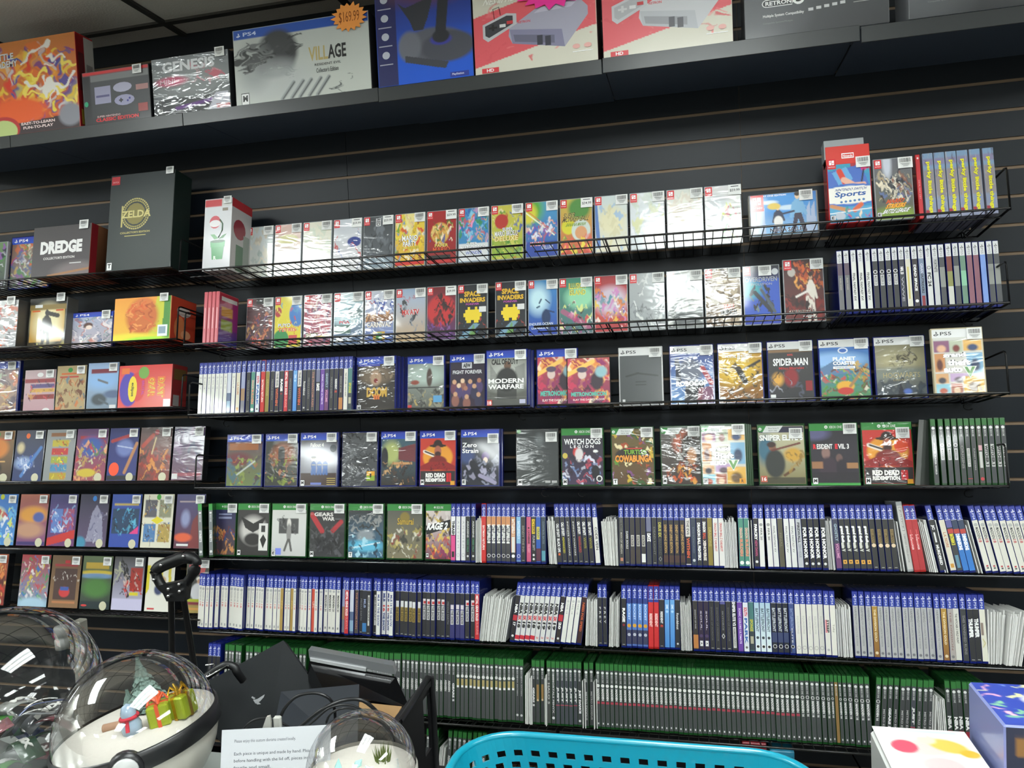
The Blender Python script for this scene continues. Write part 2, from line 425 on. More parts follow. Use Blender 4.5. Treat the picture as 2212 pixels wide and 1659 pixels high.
onC = {'r1': 'carrying the six yellow lettered spines', 'r2': 'carrying white topped spines at its end', 'r3': 'carrying the white banded covers', 'r4': 'carrying the green banded covers',
       'r5': 'carrying blue topped spines and papers', 'r6': 'carrying blue topped grey spines', 'r7': 'carrying the long green topped run'}
for r in ('r1', 'r2', 'r3', 'r4', 'r5', 'r6', 'r7'):
    split = (-.235, -.215) if r < 'r4' else (-.178, -.168)
    xr = {'r1': .967, 'r2': .962, 'r3': .958, 'r4': .957}.get(r, 1.45)
    wire_shelf(-1.325 if r < 'r7' else -1.22, split[0], ZF[r], DS[r], 'long black wire shelf ' + onB[r], (1 if r < 'r5' else 0, 0), 'black wire shelves on the slatted wall')
    wire_shelf(split[1], xr, ZF[r], DS[r], 'long black wire shelf ' + onC[r], (0, 1), 'black wire shelves on the slatted wall')
wire_shelf(-.6, .62, ZF['r8'], .34, 'lowest black wire shelf behind the turquoise basket', (1, 1), 'black wire shelves on the slatted wall')
onA = {'a1': 'under the tall black emblem box', 'a2': 'under the orange muscle box', 'a3': 'under the red sideways lettered box', 'a4': 'with the orange dotted blue space box',
       'a5': 'with the four picture box', 'a6': 'with the green field picture box'}
for r in onA:
    wire_shelf(-2.75, -1.36 if r < 'a4' else -1.34, ZF[r], .215, 'black wire shelf ' + onA[r], (0, 1 if r in ('a2', 'a3') else 0), 'shorter black wire shelves beyond the grabber')

# ---------------------------------------------------------------- stickers
def sticker_mesh(kind):
    F = Face(.034, .029); F.mb.bev((-.017, -.0003, 0), (.017, .0002, .029), .0001, lin('#ececea')); F.y = -.0004
    if kind == 'bar':
        R = random.Random(4); u = .1
        while u < .88:
            w = R.choice((.015, .02, .035)); F.r(u, .12, u + w, .5, '#2a2a2c'); u += w + R.choice((.018, .025, .03))
        for v, a in ((.6, .7), (.7, .5), (.82, .35)): F.r(.5 - a / 2, v, .5 + a / 2, v + .035, '#8b8c8e')
    else:
        F.t(kind, .12, .42, .9, .72, '#3c3d40', .01); F.r(.2, .14, .8, .22, '#55565a')
    return F.mb.mesh('price_sticker', STICK)
SM = {}
def sticker(parent, x, z, kind='bar', s=1, y=-.0012, rot=0):
    if kind not in SM: SM[kind] = sticker_mesh(kind)
    o = bpy.data.objects.new('price_sticker', SM[kind]); COL.objects.link(o); o.parent = parent
    o.location = (x, y, z); o.scale = (s, 1, s); o.rotation_euler = (0, rot, 0)
    return o

# ---------------------------------------------------------------- logos of the platforms (as printed)
def ps_logo(F, u, v, s, col, asp):
    """Upright P with the ribbon under it; s = height in v units, asp = h/w of the face."""
    a = s * asp
    F.poly([(u - .05 * a, v - .5 * s), (u + .04 * a, v - .46 * s), (u + .2 * a, v - .3 * s), (u + .22 * a, v - .08 * s), (u + .1 * a, v), (u + .08 * a, v - .28 * s), (u + .04 * a, v - .32 * s), (u + .04 * a, v + .5 * s), (u - .05 * a, v + .42 * s)], col)
    F.poly([(u - .5 * a, v + .18 * s), (u - .1 * a, v + .02 * s), (u - .1 * a, v + .16 * s), (u - .32 * a, v + .26 * s), (u - .1 * a, v + .28 * s), (u - .1 * a, v + .4 * s), (u - .38 * a, v + .36 * s)], col)
    F.poly([(u + .08 * a, v + .06 * s), (u + .36 * a, v + .04 * s), (u + .5 * a, v + .16 * s), (u + .08 * a, v + .38 * s), (u + .08 * a, v + .24 * s), (u + .3 * a, v + .16 * s), (u + .08 * a, v + .18 * s)], col)
def sw_logo(F, u, v, w, asp):
    h = w / asp
    F.r(u, v, u + w, v + h * 1.35, '#d8232b')
    for k, (a, b) in enumerate(((.2, .47), (.53, .8))):
        F.poly([(u + w * a, v + h * .2), (u + w * a, v + h * .8), (u + w * b, v + h * .8), (u + w * b, v + h * .2)], '#fff')
    F.e(u + w * .335, v + h * .38, w * .07, h * .07, '#d8232b', 8); F.e(u + w * .665, v + h * .6, w * .07, h * .07, '#d8232b', 8)
    F.t('NINTENDO', u + w * .1, v + h * 1.0, u + w * .9, v + h * 1.15, '#fff', 0)
def xb_logo(F, u, v, r, asp, col='#e8efe8', bg='#2f8a3a'):
    F.e(u, v, r, r / asp, col, 12)
    F.poly([(u - r * .5, v - r / asp * .6), (u, v - r / asp * .05), (u + r * .5, v - r / asp * .6), (u + r * .2, v), (u + r * .6, v + r / asp * .6), (u, v + r / asp * .15), (u - r * .6, v + r / asp * .6), (u - r * .2, v)], bg)
def rating(F, ch, u, v, w, asp):
    h = w * 1.35 / asp
    F.r(u, v, u + w, v + h, '#111'); F.r(u + w * .06, v + h * .06, u + w * .94, v + h * .94, '#eee'); F.t(ch, u + w * .2, v + h * .2, u + w * .8, v + h * .72, '#111', .04, sh=.3)

# ---------------------------------------------------------------- face-out game cases
DIM = {'sw': (.105, .170, .011), 'ps4': (.135, .172, .014), 'ps5': (.135, .172, .014), 'xb': (.135, .171, .013), 'xs': (.135, .171, .013), 'nes': (.130, .181, .028), 'dvd': (.135, .19, .015)}
SHELL = {'sw': CLEARP, 'ps4': BLUEP, 'ps5': BLUEP, 'xb': GREENP, 'xs': GREENP, 'nes': DARKP, 'dvd': DARKP}
PLAT_CAT = 'game case'
def shell(w, t, h, r=.0012): return MB().bev((-w / 2, 0, 0), (w / 2, t, h), r)
def cover(row, px0, px1, d, plat, c0, c1, art, wrap=0, st='bar', label='', rt=None, name='game_case', group=None, h=None, stuv=None, tilt=None, shl=None, under=0, horiz=False, t=None, grid=(58, 76), nohead=False, back=0, backl='', lift=0):
    W0, H, T = DIM[plat]; H = h or H; T = t or T
    z = ZF[row] + d * TT + lift
    x0 = X_at(px0, z + H * .5, d - .015); x1 = X_at(px1, z + H * .5, d - .015)
    w = (x1 - x0) - .0015; asp = H / w
    til = TILT if tilt is None else math.radians(tilt)
    o = shell(w, T, H).build(name, shl or SHELL[plat], None)
    o.location = ((x0 + x1) / 2, -d, z + under); o.rotation_euler = (-til, 0, 0)
    tag(o, label, 'game case' if name == 'game_case' else 'game box', group)
    F = Face(w, H, y=-.0003)
    if plat == 'sw': a = (.025, .015, .975, .985)
    elif plat in ('ps4', 'ps5'): a = (.03, .145, .97, .975)
    elif plat == 'xb': a = (.03, .13, .97, .97)
    elif plat == 'xs': a = (.03, .04, .97, .97)
    else: a = (.01, .008, .99, .992)
    if nohead: a = (.02, .015, .98, .985)
    if plat in ('ps4',) and not nohead: F.g(.02, .02, .98, .145, '#2036a8', '#1f4fc0')
    if plat == 'ps5' and not nohead: F.r(.02, .02, .98, .15, '#e6e6e6')
    if plat == 'xb' and not nohead: F.r(.02, .015, .98, .13, '#2f8a3a')
    p = Paint(c0, c1, *grid, horiz=horiz); p.asp = asp * (a[3] - a[1]) / (a[2] - a[0])
    F.a = a
    pre = []
    if art:
        art(p, pre.append)
    p.put(F, *a)
    if plat == 'ps4' and not nohead:
        ps_logo(F, .12, .085, .075, '#fff', asp); F.t('PS4', .2, .055, .42, .11, '#fff', .01)
    if plat == 'ps5' and not nohead:
        ps_logo(F, .1, .085, .075, '#26262a', asp); F.t('PS5', .18, .058, .4, .11, '#26262a', .01)
    if plat == 'xb' and not nohead: xb_logo(F, .36, .07, .035, asp); F.t('XBOX ONE', .42, .05, .68, .092, '#e8efe8', .01)
    if plat == 'xs' and not nohead:
        F.r(.03, .03, .22, .13, '#2f8a3a'); xb_logo(F, .07, .085, .035, asp); F.poly([(.2, .035), (.12, .14), (.45, .14), (.55, .035)], '#dfe3e0')
        F.t('Xbox Series X', .24, .06, .46, .085, '#444', 0); F.t('XBOX ONE', .24, .1, .42, .125, '#444', 0)
    for q in pre: q(F)
    if plat == 'sw' and not nohead: sw_logo(F, .03, .018, .19, asp)
    if rt: rating(F, rt, .04, .87, .11, asp)
    art_o = F.mb.build('cover_art', {0: SLEEVE, 1: WRAPT, 2: WRAP, 3: PRINT}[wrap], o)
    if st:
        su, sv = stuv or (.83, .1)
        sticker(o, (su - .5) * w, (1 - sv) * H - .0145, st, 1.0 if plat != 'nes' else .95, y=-.004)
    for k in range(back):       # further copies behind it
        b = shell(w, T, H).build('game_case', SHELL[plat]); b.location = ((x0 + x1) / 2 + .006 * (k + 1) * (1 if x0 > -.9 else 1), -d + T * (k + 1) * 1.04, z - T * 1.04 * (k + 1) * TT); b.rotation_euler = (-til, 0, 0)
        tag(b, ['first', 'second', 'third', 'fourth'][k] + f' plain {"green" if plat[0] == "x" else "blue"} case tucked behind the {backl}', 'game case', 'spare copies behind front covers')
    return o
T_ = lambda *a, **k: (lambda F: F.t(*a, **k))
R_ = lambda *a: (lambda F: F.r(*a))
E_ = lambda *a: (lambda F: F.e(*a))
G_ = lambda *a: (lambda F: F.poly(*a))

# ================================================================ row 1, B shelf
G1 = 'game cases standing face out on the top wire shelf'
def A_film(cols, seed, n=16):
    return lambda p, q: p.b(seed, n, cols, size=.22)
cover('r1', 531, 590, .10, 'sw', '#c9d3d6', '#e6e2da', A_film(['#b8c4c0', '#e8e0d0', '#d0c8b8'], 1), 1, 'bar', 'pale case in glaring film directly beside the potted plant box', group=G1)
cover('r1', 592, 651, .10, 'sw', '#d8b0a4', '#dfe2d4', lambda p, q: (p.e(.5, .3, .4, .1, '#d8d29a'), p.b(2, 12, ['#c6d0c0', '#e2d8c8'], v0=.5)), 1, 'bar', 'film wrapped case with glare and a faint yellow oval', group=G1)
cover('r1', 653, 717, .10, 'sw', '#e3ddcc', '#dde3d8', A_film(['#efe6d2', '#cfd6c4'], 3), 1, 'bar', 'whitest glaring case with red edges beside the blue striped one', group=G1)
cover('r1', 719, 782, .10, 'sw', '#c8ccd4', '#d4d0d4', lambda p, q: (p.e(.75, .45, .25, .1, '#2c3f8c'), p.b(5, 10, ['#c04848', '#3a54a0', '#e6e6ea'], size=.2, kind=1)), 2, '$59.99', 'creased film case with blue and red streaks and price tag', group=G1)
cover('r1', 784, 850, .10, 'sw', '#3a3e42', '#5a5f66', lambda p, q: (p.b(6, 14, ['#2a2d31', '#6b7078', '#484d52'], size=.2), q(R_(.42, .05, .58, .2, '#d5d6d8')), q(T_('RED', .44, .06, .56, .19, '#222', rot=1)), p.r(0, .8, 1, 1, '#9fb4c4', .5)), 2, '$59.99', 'charcoal case with crumpled film and small white monogram', group=G1)
def party(p, q, seed=8):
    p.b(seed, 60, ['#e8c420', '#f0dc48', '#d83a2a', '#3a8fd0', '#f4ead0', '#8a5a2c', '#5aa03a'], size=.11); p.p([(.3, 0), (.75, 0), (.5, .5)], '#f2e9b8', .5)
cover('r1', 852, 919, .10, 'sw', '#e8cf48', '#d9a62c', lambda p, q: (party(p, q), q(T_('MARIO', .25, .42, .75, .52, '#fff', out=.05)), q(T_('PARTY', .28, .53, .72, .62, '#fff', out=.05)), q(T_('JAMBOREE', .22, .63, .78, .69, '#f2d23a', out=.04)), q(R_(.03, .9, .97, .97, '#cf2f28'))), 0, 'bar', 'crowded yellow case with white lettering and confetti colours', group=G1)
cover('r1', 921, 987, .10, 'sw', '#a81f22', '#8c1a1e', lambda p, q: (p.e(.45, .42, .32, .2, '#d8a84a'), p.b(9, 26, ['#7a4a2a', '#e8c878', '#b83a30', '#3a4f9a', '#3f7a3a', '#f0dcc0'], .15, .25, .85, .6, .1), q(T_('PAPER', .28, .62, .72, .68, '#e8d060', out=.04)), q(T_('MARIO', .22, .68, .78, .78, '#e05a30', out=.05)), q(R_(.06, .83, .8, .9, '#222')), q(R_(.03, .92, .97, .97, '#c23030'))), 0, '$59.99', 'deep red case with a round gold picture and price tag', group=G1)
cover('r1', 989, 1057, .10, 'sw', '#3f8cc0', '#2f7fb6', lambda p, q: (p.b(10, 40, ['#2a9a8c', '#d04a38', '#e8b84a', '#f09ac0', '#8fd0e8', '#2f52b0', '#3c8a3a'], v1=.62, size=.12), p.r(0, .66, 1, 1, '#d8dadc'), q(T_('SUPER', .28, .64, .62, .69, '#fff', out=.05)), q(T_('MARIO BROS.', .1, .7, .9, .79, '#fff', out=.06)), q(T_('WONDER', .25, .8, .78, .86, '#4a5fb0', out=.03, oc='#fff'))), 0, 'bar', 'bright blue case with a busy scene and white outlined title', group=G1)
cover('r1', 1060, 1131, .10, 'sw', '#c9bf4a', '#a8b03a', lambda p, q: (p.b(11, 30, ['#d8cf62', '#b83a2c', '#8c5a30', '#e8d9b0', '#5a8f3a', '#3f58b0'], size=.13), p.e(.32, .3, .22, .14, '#b8362c'), p.r(0, .64, 1, .97, '#8fae3f', .7), p.b(12, 14, ['#d8d060', '#4f8a34'], v0=.66, size=.12), q(T_('SUPER', .36, .42, .68, .48, '#eee', out=.05, oc='#223a90')), q(T_('MARIO BROS.U', .12, .48, .82, .57, '#f4f4f4', out=.06, oc='#222')), q(T_('DELUXE', .12, .575, .84, .665, '#e8e0a0', out=.06, oc='#c79a20'))), 0, 'bar', 'olive and yellow case with outlined two line title', group=G1)
cover('r1', 1134, 1206, .10, 'sw', '#4a9ac8', '#2a4a9c', lambda p, q: (p.e(.1, .12, .45, .28, '#5aa83a', .6), p.e(.05, .2, .3, .2, '#d9cf3a', .5), p.l(0, .18, .9, .62, .02, '#f2efd0'), p.l(.05, .15, .95, .6, .012, '#e06a4a'), p.b(13, 26, ['#d04a3a', '#e8b8a0', '#3a5fc0', '#e8e8f0', '#7a4ab0'], .05, .35, .95, .7, .1), p.r(0, .72, 1, 1, '#2c459c', .8), q(T_('KART 8', .15, .72, .6, .8, '#d8453a', out=.05, oc='#fff')), q(T_('DELUXE', .5, .8, .85, .86, '#c9cfe0'))), 0, 'bar', 'blue racing case with a rainbow beam across it', group=G1)
cover('r1', 1209, 1281, .10, 'sw', '#c9b64a', '#c84a3c', lambda p, q: (p.e(.6, .18, .35, .2, '#4f8a3c', .4), p.e(.25, .5, .22, .14, '#d8cf2c', .2), p.e(.65, .58, .3, .2, '#cdd6cf', .1), p.e(.65, .62, .19, .12, '#d99a6a', .1), p.b(14, 14, ['#e0605a', '#e8d848', '#4a9a4a'], v0=.7, size=.12), q(T_('SUPER', .12, .26, .48, .34, '#4a3a20', out=.03, oc='#e8dc80', sh=1)), q(T_('MONKEY BALL', .1, .33, .9, .42, '#4a3a20', out=.03, oc='#e8dc80', sh=1)), q(T_('BANANA MANIA', .2, .44, .8, .5, '#7a9a30', sh=1))), 0, '$34.99', 'fruity case with a pale ball picture and tilted title', group=G1)
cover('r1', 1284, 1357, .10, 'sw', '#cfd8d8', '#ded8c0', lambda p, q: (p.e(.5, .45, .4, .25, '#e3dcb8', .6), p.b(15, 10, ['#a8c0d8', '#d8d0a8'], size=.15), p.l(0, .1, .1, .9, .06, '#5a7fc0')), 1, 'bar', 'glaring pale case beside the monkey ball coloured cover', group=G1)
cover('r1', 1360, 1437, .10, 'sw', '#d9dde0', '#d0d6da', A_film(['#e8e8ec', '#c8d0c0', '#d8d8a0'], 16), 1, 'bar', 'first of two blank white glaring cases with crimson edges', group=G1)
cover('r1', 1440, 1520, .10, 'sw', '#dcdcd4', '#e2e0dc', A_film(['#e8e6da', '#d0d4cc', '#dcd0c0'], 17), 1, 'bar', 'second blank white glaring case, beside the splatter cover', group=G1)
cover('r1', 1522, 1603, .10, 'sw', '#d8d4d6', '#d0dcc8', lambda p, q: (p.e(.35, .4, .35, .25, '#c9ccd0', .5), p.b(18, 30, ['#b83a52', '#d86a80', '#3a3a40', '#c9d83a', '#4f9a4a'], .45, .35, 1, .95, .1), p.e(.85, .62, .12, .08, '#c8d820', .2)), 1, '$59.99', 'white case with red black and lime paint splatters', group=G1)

def wide(p, q):
    p.e(.5, .25, .6, .3, '#4f9ae0', .8); p.e(.3, .2, .12, .05, '#dfeaf4', .6); p.e(.6, .35, .2, .06, '#cfe0f0', .6)
    for x in (.02, .1, .16, .85, .92): p.p([(x, .3 + x * .1), (x + .05, .25), (x + .07, 1), (x - .02, 1)], '#aebfdc')
    p.h(.72, -.02, .98, '#7fb4dc', '#e8c8a8', 1, '#3a3028'); p.p([(.67, .5), (.77, .5), (.85, .97), (.79, .97), (.72, .62), (.67, .98), (.61, .97)], '#3a3348')
    p.h(.42, .28, .95, '#2f3550', '#ecd0b0', 1.1, '#e8cc70'); p.e(.42, .68, .07, .14, '#e9e6e4', .2); p.l(.48, .5, .66, .45, .015, '#2f3550'); p.e(.36, .3, .1, .08, '#e6c862', .3)
    q(T_('DAY ONE EDITION', .18, .03, .55, .07, '#fff', .02)); q(T_('NDIVA SALLE', .3, .82, .76, .92, '#22264a', .03, out=.03, oc='#eee')); q(T_('FINAL EDITION', .34, .93, .72, .96, '#333'))
cover('r1', 1617, 1768, .14, 'sw', '#2f62b8', '#8fc0e8', wide, 0, 'bar', 'wide sky blue box with two hand holding figures', name='game_box', h=.118, t=.03, rt=None, shl=mat('grey_box_card', '#8a8782', rough=.6), grid=(100, 76))
def sports(p, q):
    p.r(0, 0, 1, .26, '#3a9ab8'); p.r(.55, 0, 1, .2, '#b0343c'); p.p([(0, .2), (.8, .12), (1, .5), (0, .55)], '#4a6fc0'); p.p([(.1, .22), (.45, .14), (.6, .34), (.25, .42)], '#6aa8d8')
    p.l(.28, .2, .4, .38, .07, '#d8402c'); p.l(.38, .34, .62, .44, .075, '#e8b09a'); p.l(.6, .42, .85, .42, .05, '#e8b09a'); p.e(.86, .17, .07, .05, '#d8307a'); p.l(.86, .2, .8, .38, .02, '#2a2a40')
    p.e(.5, .58, .85, .17, '#3a6cc0', .03); p.e(.5, .58, .85, .14, '#eceae2', .03)
    p.r(0, .76, 1, 1, '#4f9fc8'); p.l(.05, .74, .45, .82, .05, '#c98a5a'); p.l(.6, .82, .75, .74, .06, '#d8643a'); p.l(-.1, .86, 1.1, .8, .012, '#f2f2f0'); p.e(.25, .9, .12, .06, '#b8c0cc'); p.b(21, 12, ['#2a9a8c', '#d84a5a', '#f0d8c0', '#3a58b8'], .4, .84, 1, 1, .06)
    q(T_('NINTENDO SWITCH', .18, .475, .88, .515, '#33508a', sh=.5)); q(T_('Sports', .16, .525, .86, .625, '#2a5aa0', .03, sh=.5))
    for i in range(6): q(E_(.3 + i * .1, .68 - i * .004, .03, .017, '#4a78b0'))
def sports2(p, q):
    sports(p, q)
o = cover('r1', 1787, 1884, .20, 'sw', '#3a8fc0', '#3a8fc0', lambda p, q: sports(p, q), 0, 'bar', 'tall red topped box with a hand and sports pictures', name='game_box', h=.177, t=.05, rt='E', shl=REDP, lift=0)
zt = ZF['r1'] + .2 * TT
w = o.dimensions.x; q_ = MB().bev((-w / 2 - .003, .0, .174), (w / 2 - .012, .042, .226), .001, lin('#9a9da0')); q_.build('hang_tab', CLEARP, o)
F = Face(w, .05, y=-.001, z0=.158); F.mb.bev((-w / 2, -.001, .158), (w / 2, .035, .208), .001, lin('#d83a30')); F.y = -.0014
F.r(.36, .42, .64, .7, '#fff'); F.r(.375, .47, .625, .65, '#d83a30'); F.t('Nintendo', .39, .5, .61, .63, '#fff'); F.mb.build('red_header', PRINT, o); q_ = None
def strikers(p, q):
    p.e(.35, .05, .12, .3, '#c8ccd8', .8); p.b(22, 46, ['#3a3c44', '#e8dcc4', '#8a5a4a', '#5f6f9a', '#c9b48a', '#23242c'], .05, .25, .95, .75, .1); p.b(23, 20, ['#e8e0d0', '#2c2e38', '#3a5aa0'], .3, .3, .8, .7, .09, 1); p.e(.5, .95, .6, .15, '#7f9a3a', .6)
    q(T_('STRIKERS', .28, .745, .78, .82, '#f0b030', .04, out=.04, oc='#b03018', sh=1.5)); q(T_('MARIO', .3, .67, .75, .74, '#d85a28', .04, out=.04, sh=1.5)); q(T_('BATTLE LEAGUE', .2, .83, .86, .9, '#eee', .04, out=.05, sh=1.5))
cover('r1', 1888, 1973, .20, 'sw', '#6a6a72', '#5a5c48', strikers, 0, 'bar', 'grey and olive case with a clash of armoured shapes', rt='E', h=.163)

# ================================================================ row 2, B shelf
G2 = 'game cases standing face out on the second wire shelf'
def r2(x0, x1, c0, c1, art, wrap, lab, st='bar', **k): return cover('r2', x0, x1, k.pop('d', .09), 'sw', c0, c1, art, wrap, st, lab, group=G2, **k)
r2(531, 590, '#5a3c40', '#4a3038', lambda p, q: (p.r(.35, 0, .65, .12, '#333'), p.b(31, 24, ['#8a3a34', '#c87a50', '#5a3a68', '#a84a3a', '#d8a060'], v0=.3, size=.12), q(T_('EDO', .25, .78, .6, .88, '#d8503a', .03)), q(R_(.25, .92, .72, .94, '#d8503a'))), 2, 'maroon case with small gathering picture under creased film')
r2(592, 652, '#e3d23a', '#d8c832', lambda p, q: (p.e(.12, .3, .13, .1, '#b0343c'), p.e(.85, .35, .3, .25, '#3a78c0'), p.b(32, 14, ['#e8dc5a', '#4a9ac0', '#d8483a'], size=.1), p.e(.25, .85, .3, .2, '#2f8a4a', .1), q(T_('TETRIS', .15, .62, .8, .69, '#d8483a', out=.03, oc='#f4ecc0')), q(T_('PUYO', .15, .53, .6, .6, '#e8e8f0', out=.04)), q(R_(.55, .76, .85, .93, '#c8484a'))), 0, 'lemon yellow puzzle case with a green blob')
r2(655, 717, '#b8606a', '#9a5a70', lambda p, q: (p.b(33, 30, ['#d8b0a8', '#2f3a60', '#b83a48', '#e8e0d8', '#7a5a80'], size=.13), q(T_('EVERY', .1, .74, .55, .86, '#3a3020', .03, out=.04, oc='#e8d870')), p.l(.5, .84, .95, .8, .03, '#d8cc50')), 2, 'rosy group picture case with dark gold lettering')
r2(720, 785, '#b8ccd0', '#34507a', lambda p, q: (p.e(.45, .45, .5, .2, '#a8c4cc', .5), p.r(.5, .3, 1, .5, '#3a4a44', .7), p.r(0, .62, .6, .8, '#4a6a4a', .7), q(T_('PGA', .2, .54, .55, .6, '#c8303c', .03)), q(T_('2K21', .58, .52, .92, .61, '#e8e8e8', .03)), q(R_(.1, .84, .35, .95, '#ddd'))), 2, 'pale blue golf case with a dark tree line')
r2(787, 852, '#c8ccd8', '#3a58a0', lambda p, q: (p.b(35, 16, ['#2f4a9a', '#e8e4e0', '#b04038'], v1=.3, size=.2, kind=1), p.r(0, .45, 1, .6, '#8a6040'), p.b(36, 10, ['#5a3a28', '#d8a068'], v0=.42, v1=.62, size=.1), q(T_('CARNIVAL', .08, .6, .9, .7, '#e8e0d8', .03, out=.05, oc='#3a3438')), q(R_(.3, .78, .7, .95, '#c8a040')), q(R_(.4, .8, .6, .93, '#4a8a4a'))), 2, 'fairground case in crumpled film with carved lettering')
r2(854, 920, '#9fb4d0', '#b89a70', lambda p, q: (p.b(37, 18, ['#5a5f68', '#8a8f98', '#3a3c40'], .2, .25, .9, .9, .09, 2), p.b(38, 10, ['#c0382c'], .1, .1, .9, .45, .1, 1), q(T_('MX ATV', .22, .4, .78, .5, '#c8302c', .04, out=.04, oc='#eee'))), 0, 'dusty sky case with broken machine shapes and red title')
r2(921, 986, '#7a1a22', '#4a2a5a', lambda p, q: (p.e(.5, .45, .5, .3, '#c0282c', .2), p.b(39, 16, ['#1c1216', '#2a1a20'], .25, .2, .9, .7, .12), p.b(40, 14, ['#6a3a8a', '#8a5aa0', '#3a2048'], v0=.72, size=.1)), 0, 'black shape on a red disc case with price tag', '$39.99')
def alien(p, q):
    p.b(41, 8, ['#3a6a9a', '#b03a30'], v0=.7, size=.05)
    p.p([(.0, 1), (.55, .72), (.75, .74), (.3, 1)], '#7fa8c0', .8); p.p([(.35, .95), (.55, .72), (.6, .95)], '#6a9a4a', .8)
    q(T_('SPACE', .22, .13, .76, .23, '#e0b428', .04, out=.04, oc='#7a4a10')); q(T_('INVADERS', .08, .25, .92, .335, '#e0b428', .04, out=.04, oc='#7a4a10')); q(T_('FOREVER', .28, .35, .72, .385, '#c050b0'))
    for x0, y0, x1, y1 in ((.26, .47, .74, .66), (.2, .53, .8, .6), (.34, .42, .42, .47), (.58, .42, .66, .47), (.3, .66, .45, .71), (.55, .66, .7, .71)): q(R_(x0, y0, x1, y1, '#e8cc2a'))
    q(R_(.72, .42, .95, .52, '#ddd'))
r2(988, 1054, '#22252c', '#1c2026', lambda p, q: alien(p, q), 0, 'black case with yellow blocks, beside the red disc cover')
r2(1069, 1137, '#22252c', '#1c2026', lambda p, q: alien(p, q), 0, 'black case with yellow blocks, beside the deep sea cover', d=.095)
r2(1140, 1205, '#3a86c0', '#1c3a9c', lambda p, q: (p.e(.35, .35, .35, .25, '#bfe0ea', .9), p.e(.62, .68, .16, .14, '#14305a', .3), p.l(.6, .6, .75, .98, .07, '#16325c'), p.l(.6, .55, .9, .6, .025, '#16325c'), p.l(.45, .35, .38, .42, .025, '#1a3a60'), p.l(.6, .36, .75, .43, .02, '#1a3a60'), p.l(.3, .5, .38, .48, .03, '#2a5070'), q(T_('ENDLESS OCEAN', .04, .77, .84, .815, '#dfeaf2', .005)), q(T_('LUMINOUS', .12, .85, .68, .885, '#dfeaf2', .02))), 0, 'deep blue underwater case with a whale shape')
r2(1207, 1281, '#3f8a72', '#4a6a70', lambda p, q: (p.e(.65, .35, .45, .2, '#8fd0a8', .6), p.b(43, 20, ['#d8e08a', '#c83a50', '#6a4a8a', '#e8b0c8', '#2a2a34', '#f0e8e0'], v0=.45, size=.11), p.l(.1, .6, .9, .9, .08, '#c04a80', .6), q(T_('ILLUSION', .3, .1, .8, .21, '#dcd860', .03, out=.03)), q(T_('ISLAND', .32, .22, .8, .32, '#dcd860', .03, out=.03))), 0, 'green island case with tall yellow curly title')
r2(1283, 1357, '#a83038', '#c84a3a', lambda p, q: (p.e(.5, .45, .5, .25, '#c8b8c8', .6), p.b(44, 34, ['#d87a30', '#6a4a9a', '#e8c040', '#c880b8', '#e8e0e0', '#4a8a9a'], v0=.3, v1=.85, size=.12), p.r(0, .86, 1, 1, '#a82a30')), 2, 'red edged case full of orange and violet creature shapes')
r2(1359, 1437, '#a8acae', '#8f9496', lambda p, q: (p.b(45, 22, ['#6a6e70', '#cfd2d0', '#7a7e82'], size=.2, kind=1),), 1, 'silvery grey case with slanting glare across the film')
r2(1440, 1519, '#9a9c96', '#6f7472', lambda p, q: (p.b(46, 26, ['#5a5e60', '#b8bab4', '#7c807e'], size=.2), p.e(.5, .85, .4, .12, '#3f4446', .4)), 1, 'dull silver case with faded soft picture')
r2(1522, 1602, '#9a8c7a', '#7a6450', lambda p, q: (p.b(47, 20, ['#b8a890', '#5a4a3c', '#c8b8a0'], size=.18), p.e(.25, .55, .16, .08, '#ddd6cc', .3), q(T_('TAILS', .5, .62, .8, .7, '#c04a30', .04, out=.03, oc='#eee')), q(T_('TRENCH', .4, .71, .86, .8, '#2c2a28', .04, out=.04, oc='#ddd'))), 2, 'brown battlefield case with white cat like blot')
r2(1605, 1687, '#2a2c34', '#1c3aa8', lambda p, q: (p.r(0, .22, 1, .85, '#2a52b8'), p.e(.2, .4, .3, .15, '#3aa0a8', .8), p.b(48, 16, ['#3a3f4c', '#1c2028', '#6a7a80'], .25, .38, .8, .78, .11, 2), p.l(.3, .45, .75, .78, .06, '#2a2f38'), p.l(.5, .42, .85, .8, .04, '#4a5560'), q(E_(.87, .12, .09, .055, '#c8ccd0')), q(T_('OVERDRIVEN', .06, .2, .92, .28, '#9aa0ac', .02, out=.02)), q(T_('EVOLUTION', .22, .3, .78, .34, '#9aa0ac', .01))), 0, 'blue space case with a dark winged craft', stuv=(.6, .1))
def fire(p, q):
    p.b(49, 30, ['#d8642a', '#f0a850', '#b83a1c', '#5a2018'], .3, .02, .95, .5, .1); p.h(.68, .2, .98, '#e6dcd0', '#c89878', .8, '#2a1a14'); p.e(.2, .2, .1, .07, '#b8b0a8', .1)
    p.b(50, 12, ['#8a2018', '#2a1414'], v0=.6, size=.14); p.l(.3, .6, .65, .5, .03, '#e8e0d8'); q(T_('SAMURAI SOUL', .1, .8, .75, .88, '#2a0c0c', .03, out=.04, oc='#e8ded0')); q(R_(.45, .9, .72, .915, '#ccc'))
r2(1692, 1782, '#3a2422', '#6a1c1c', fire, 0, 'fiery case with a white robed fighter', h=.178, d=.10)
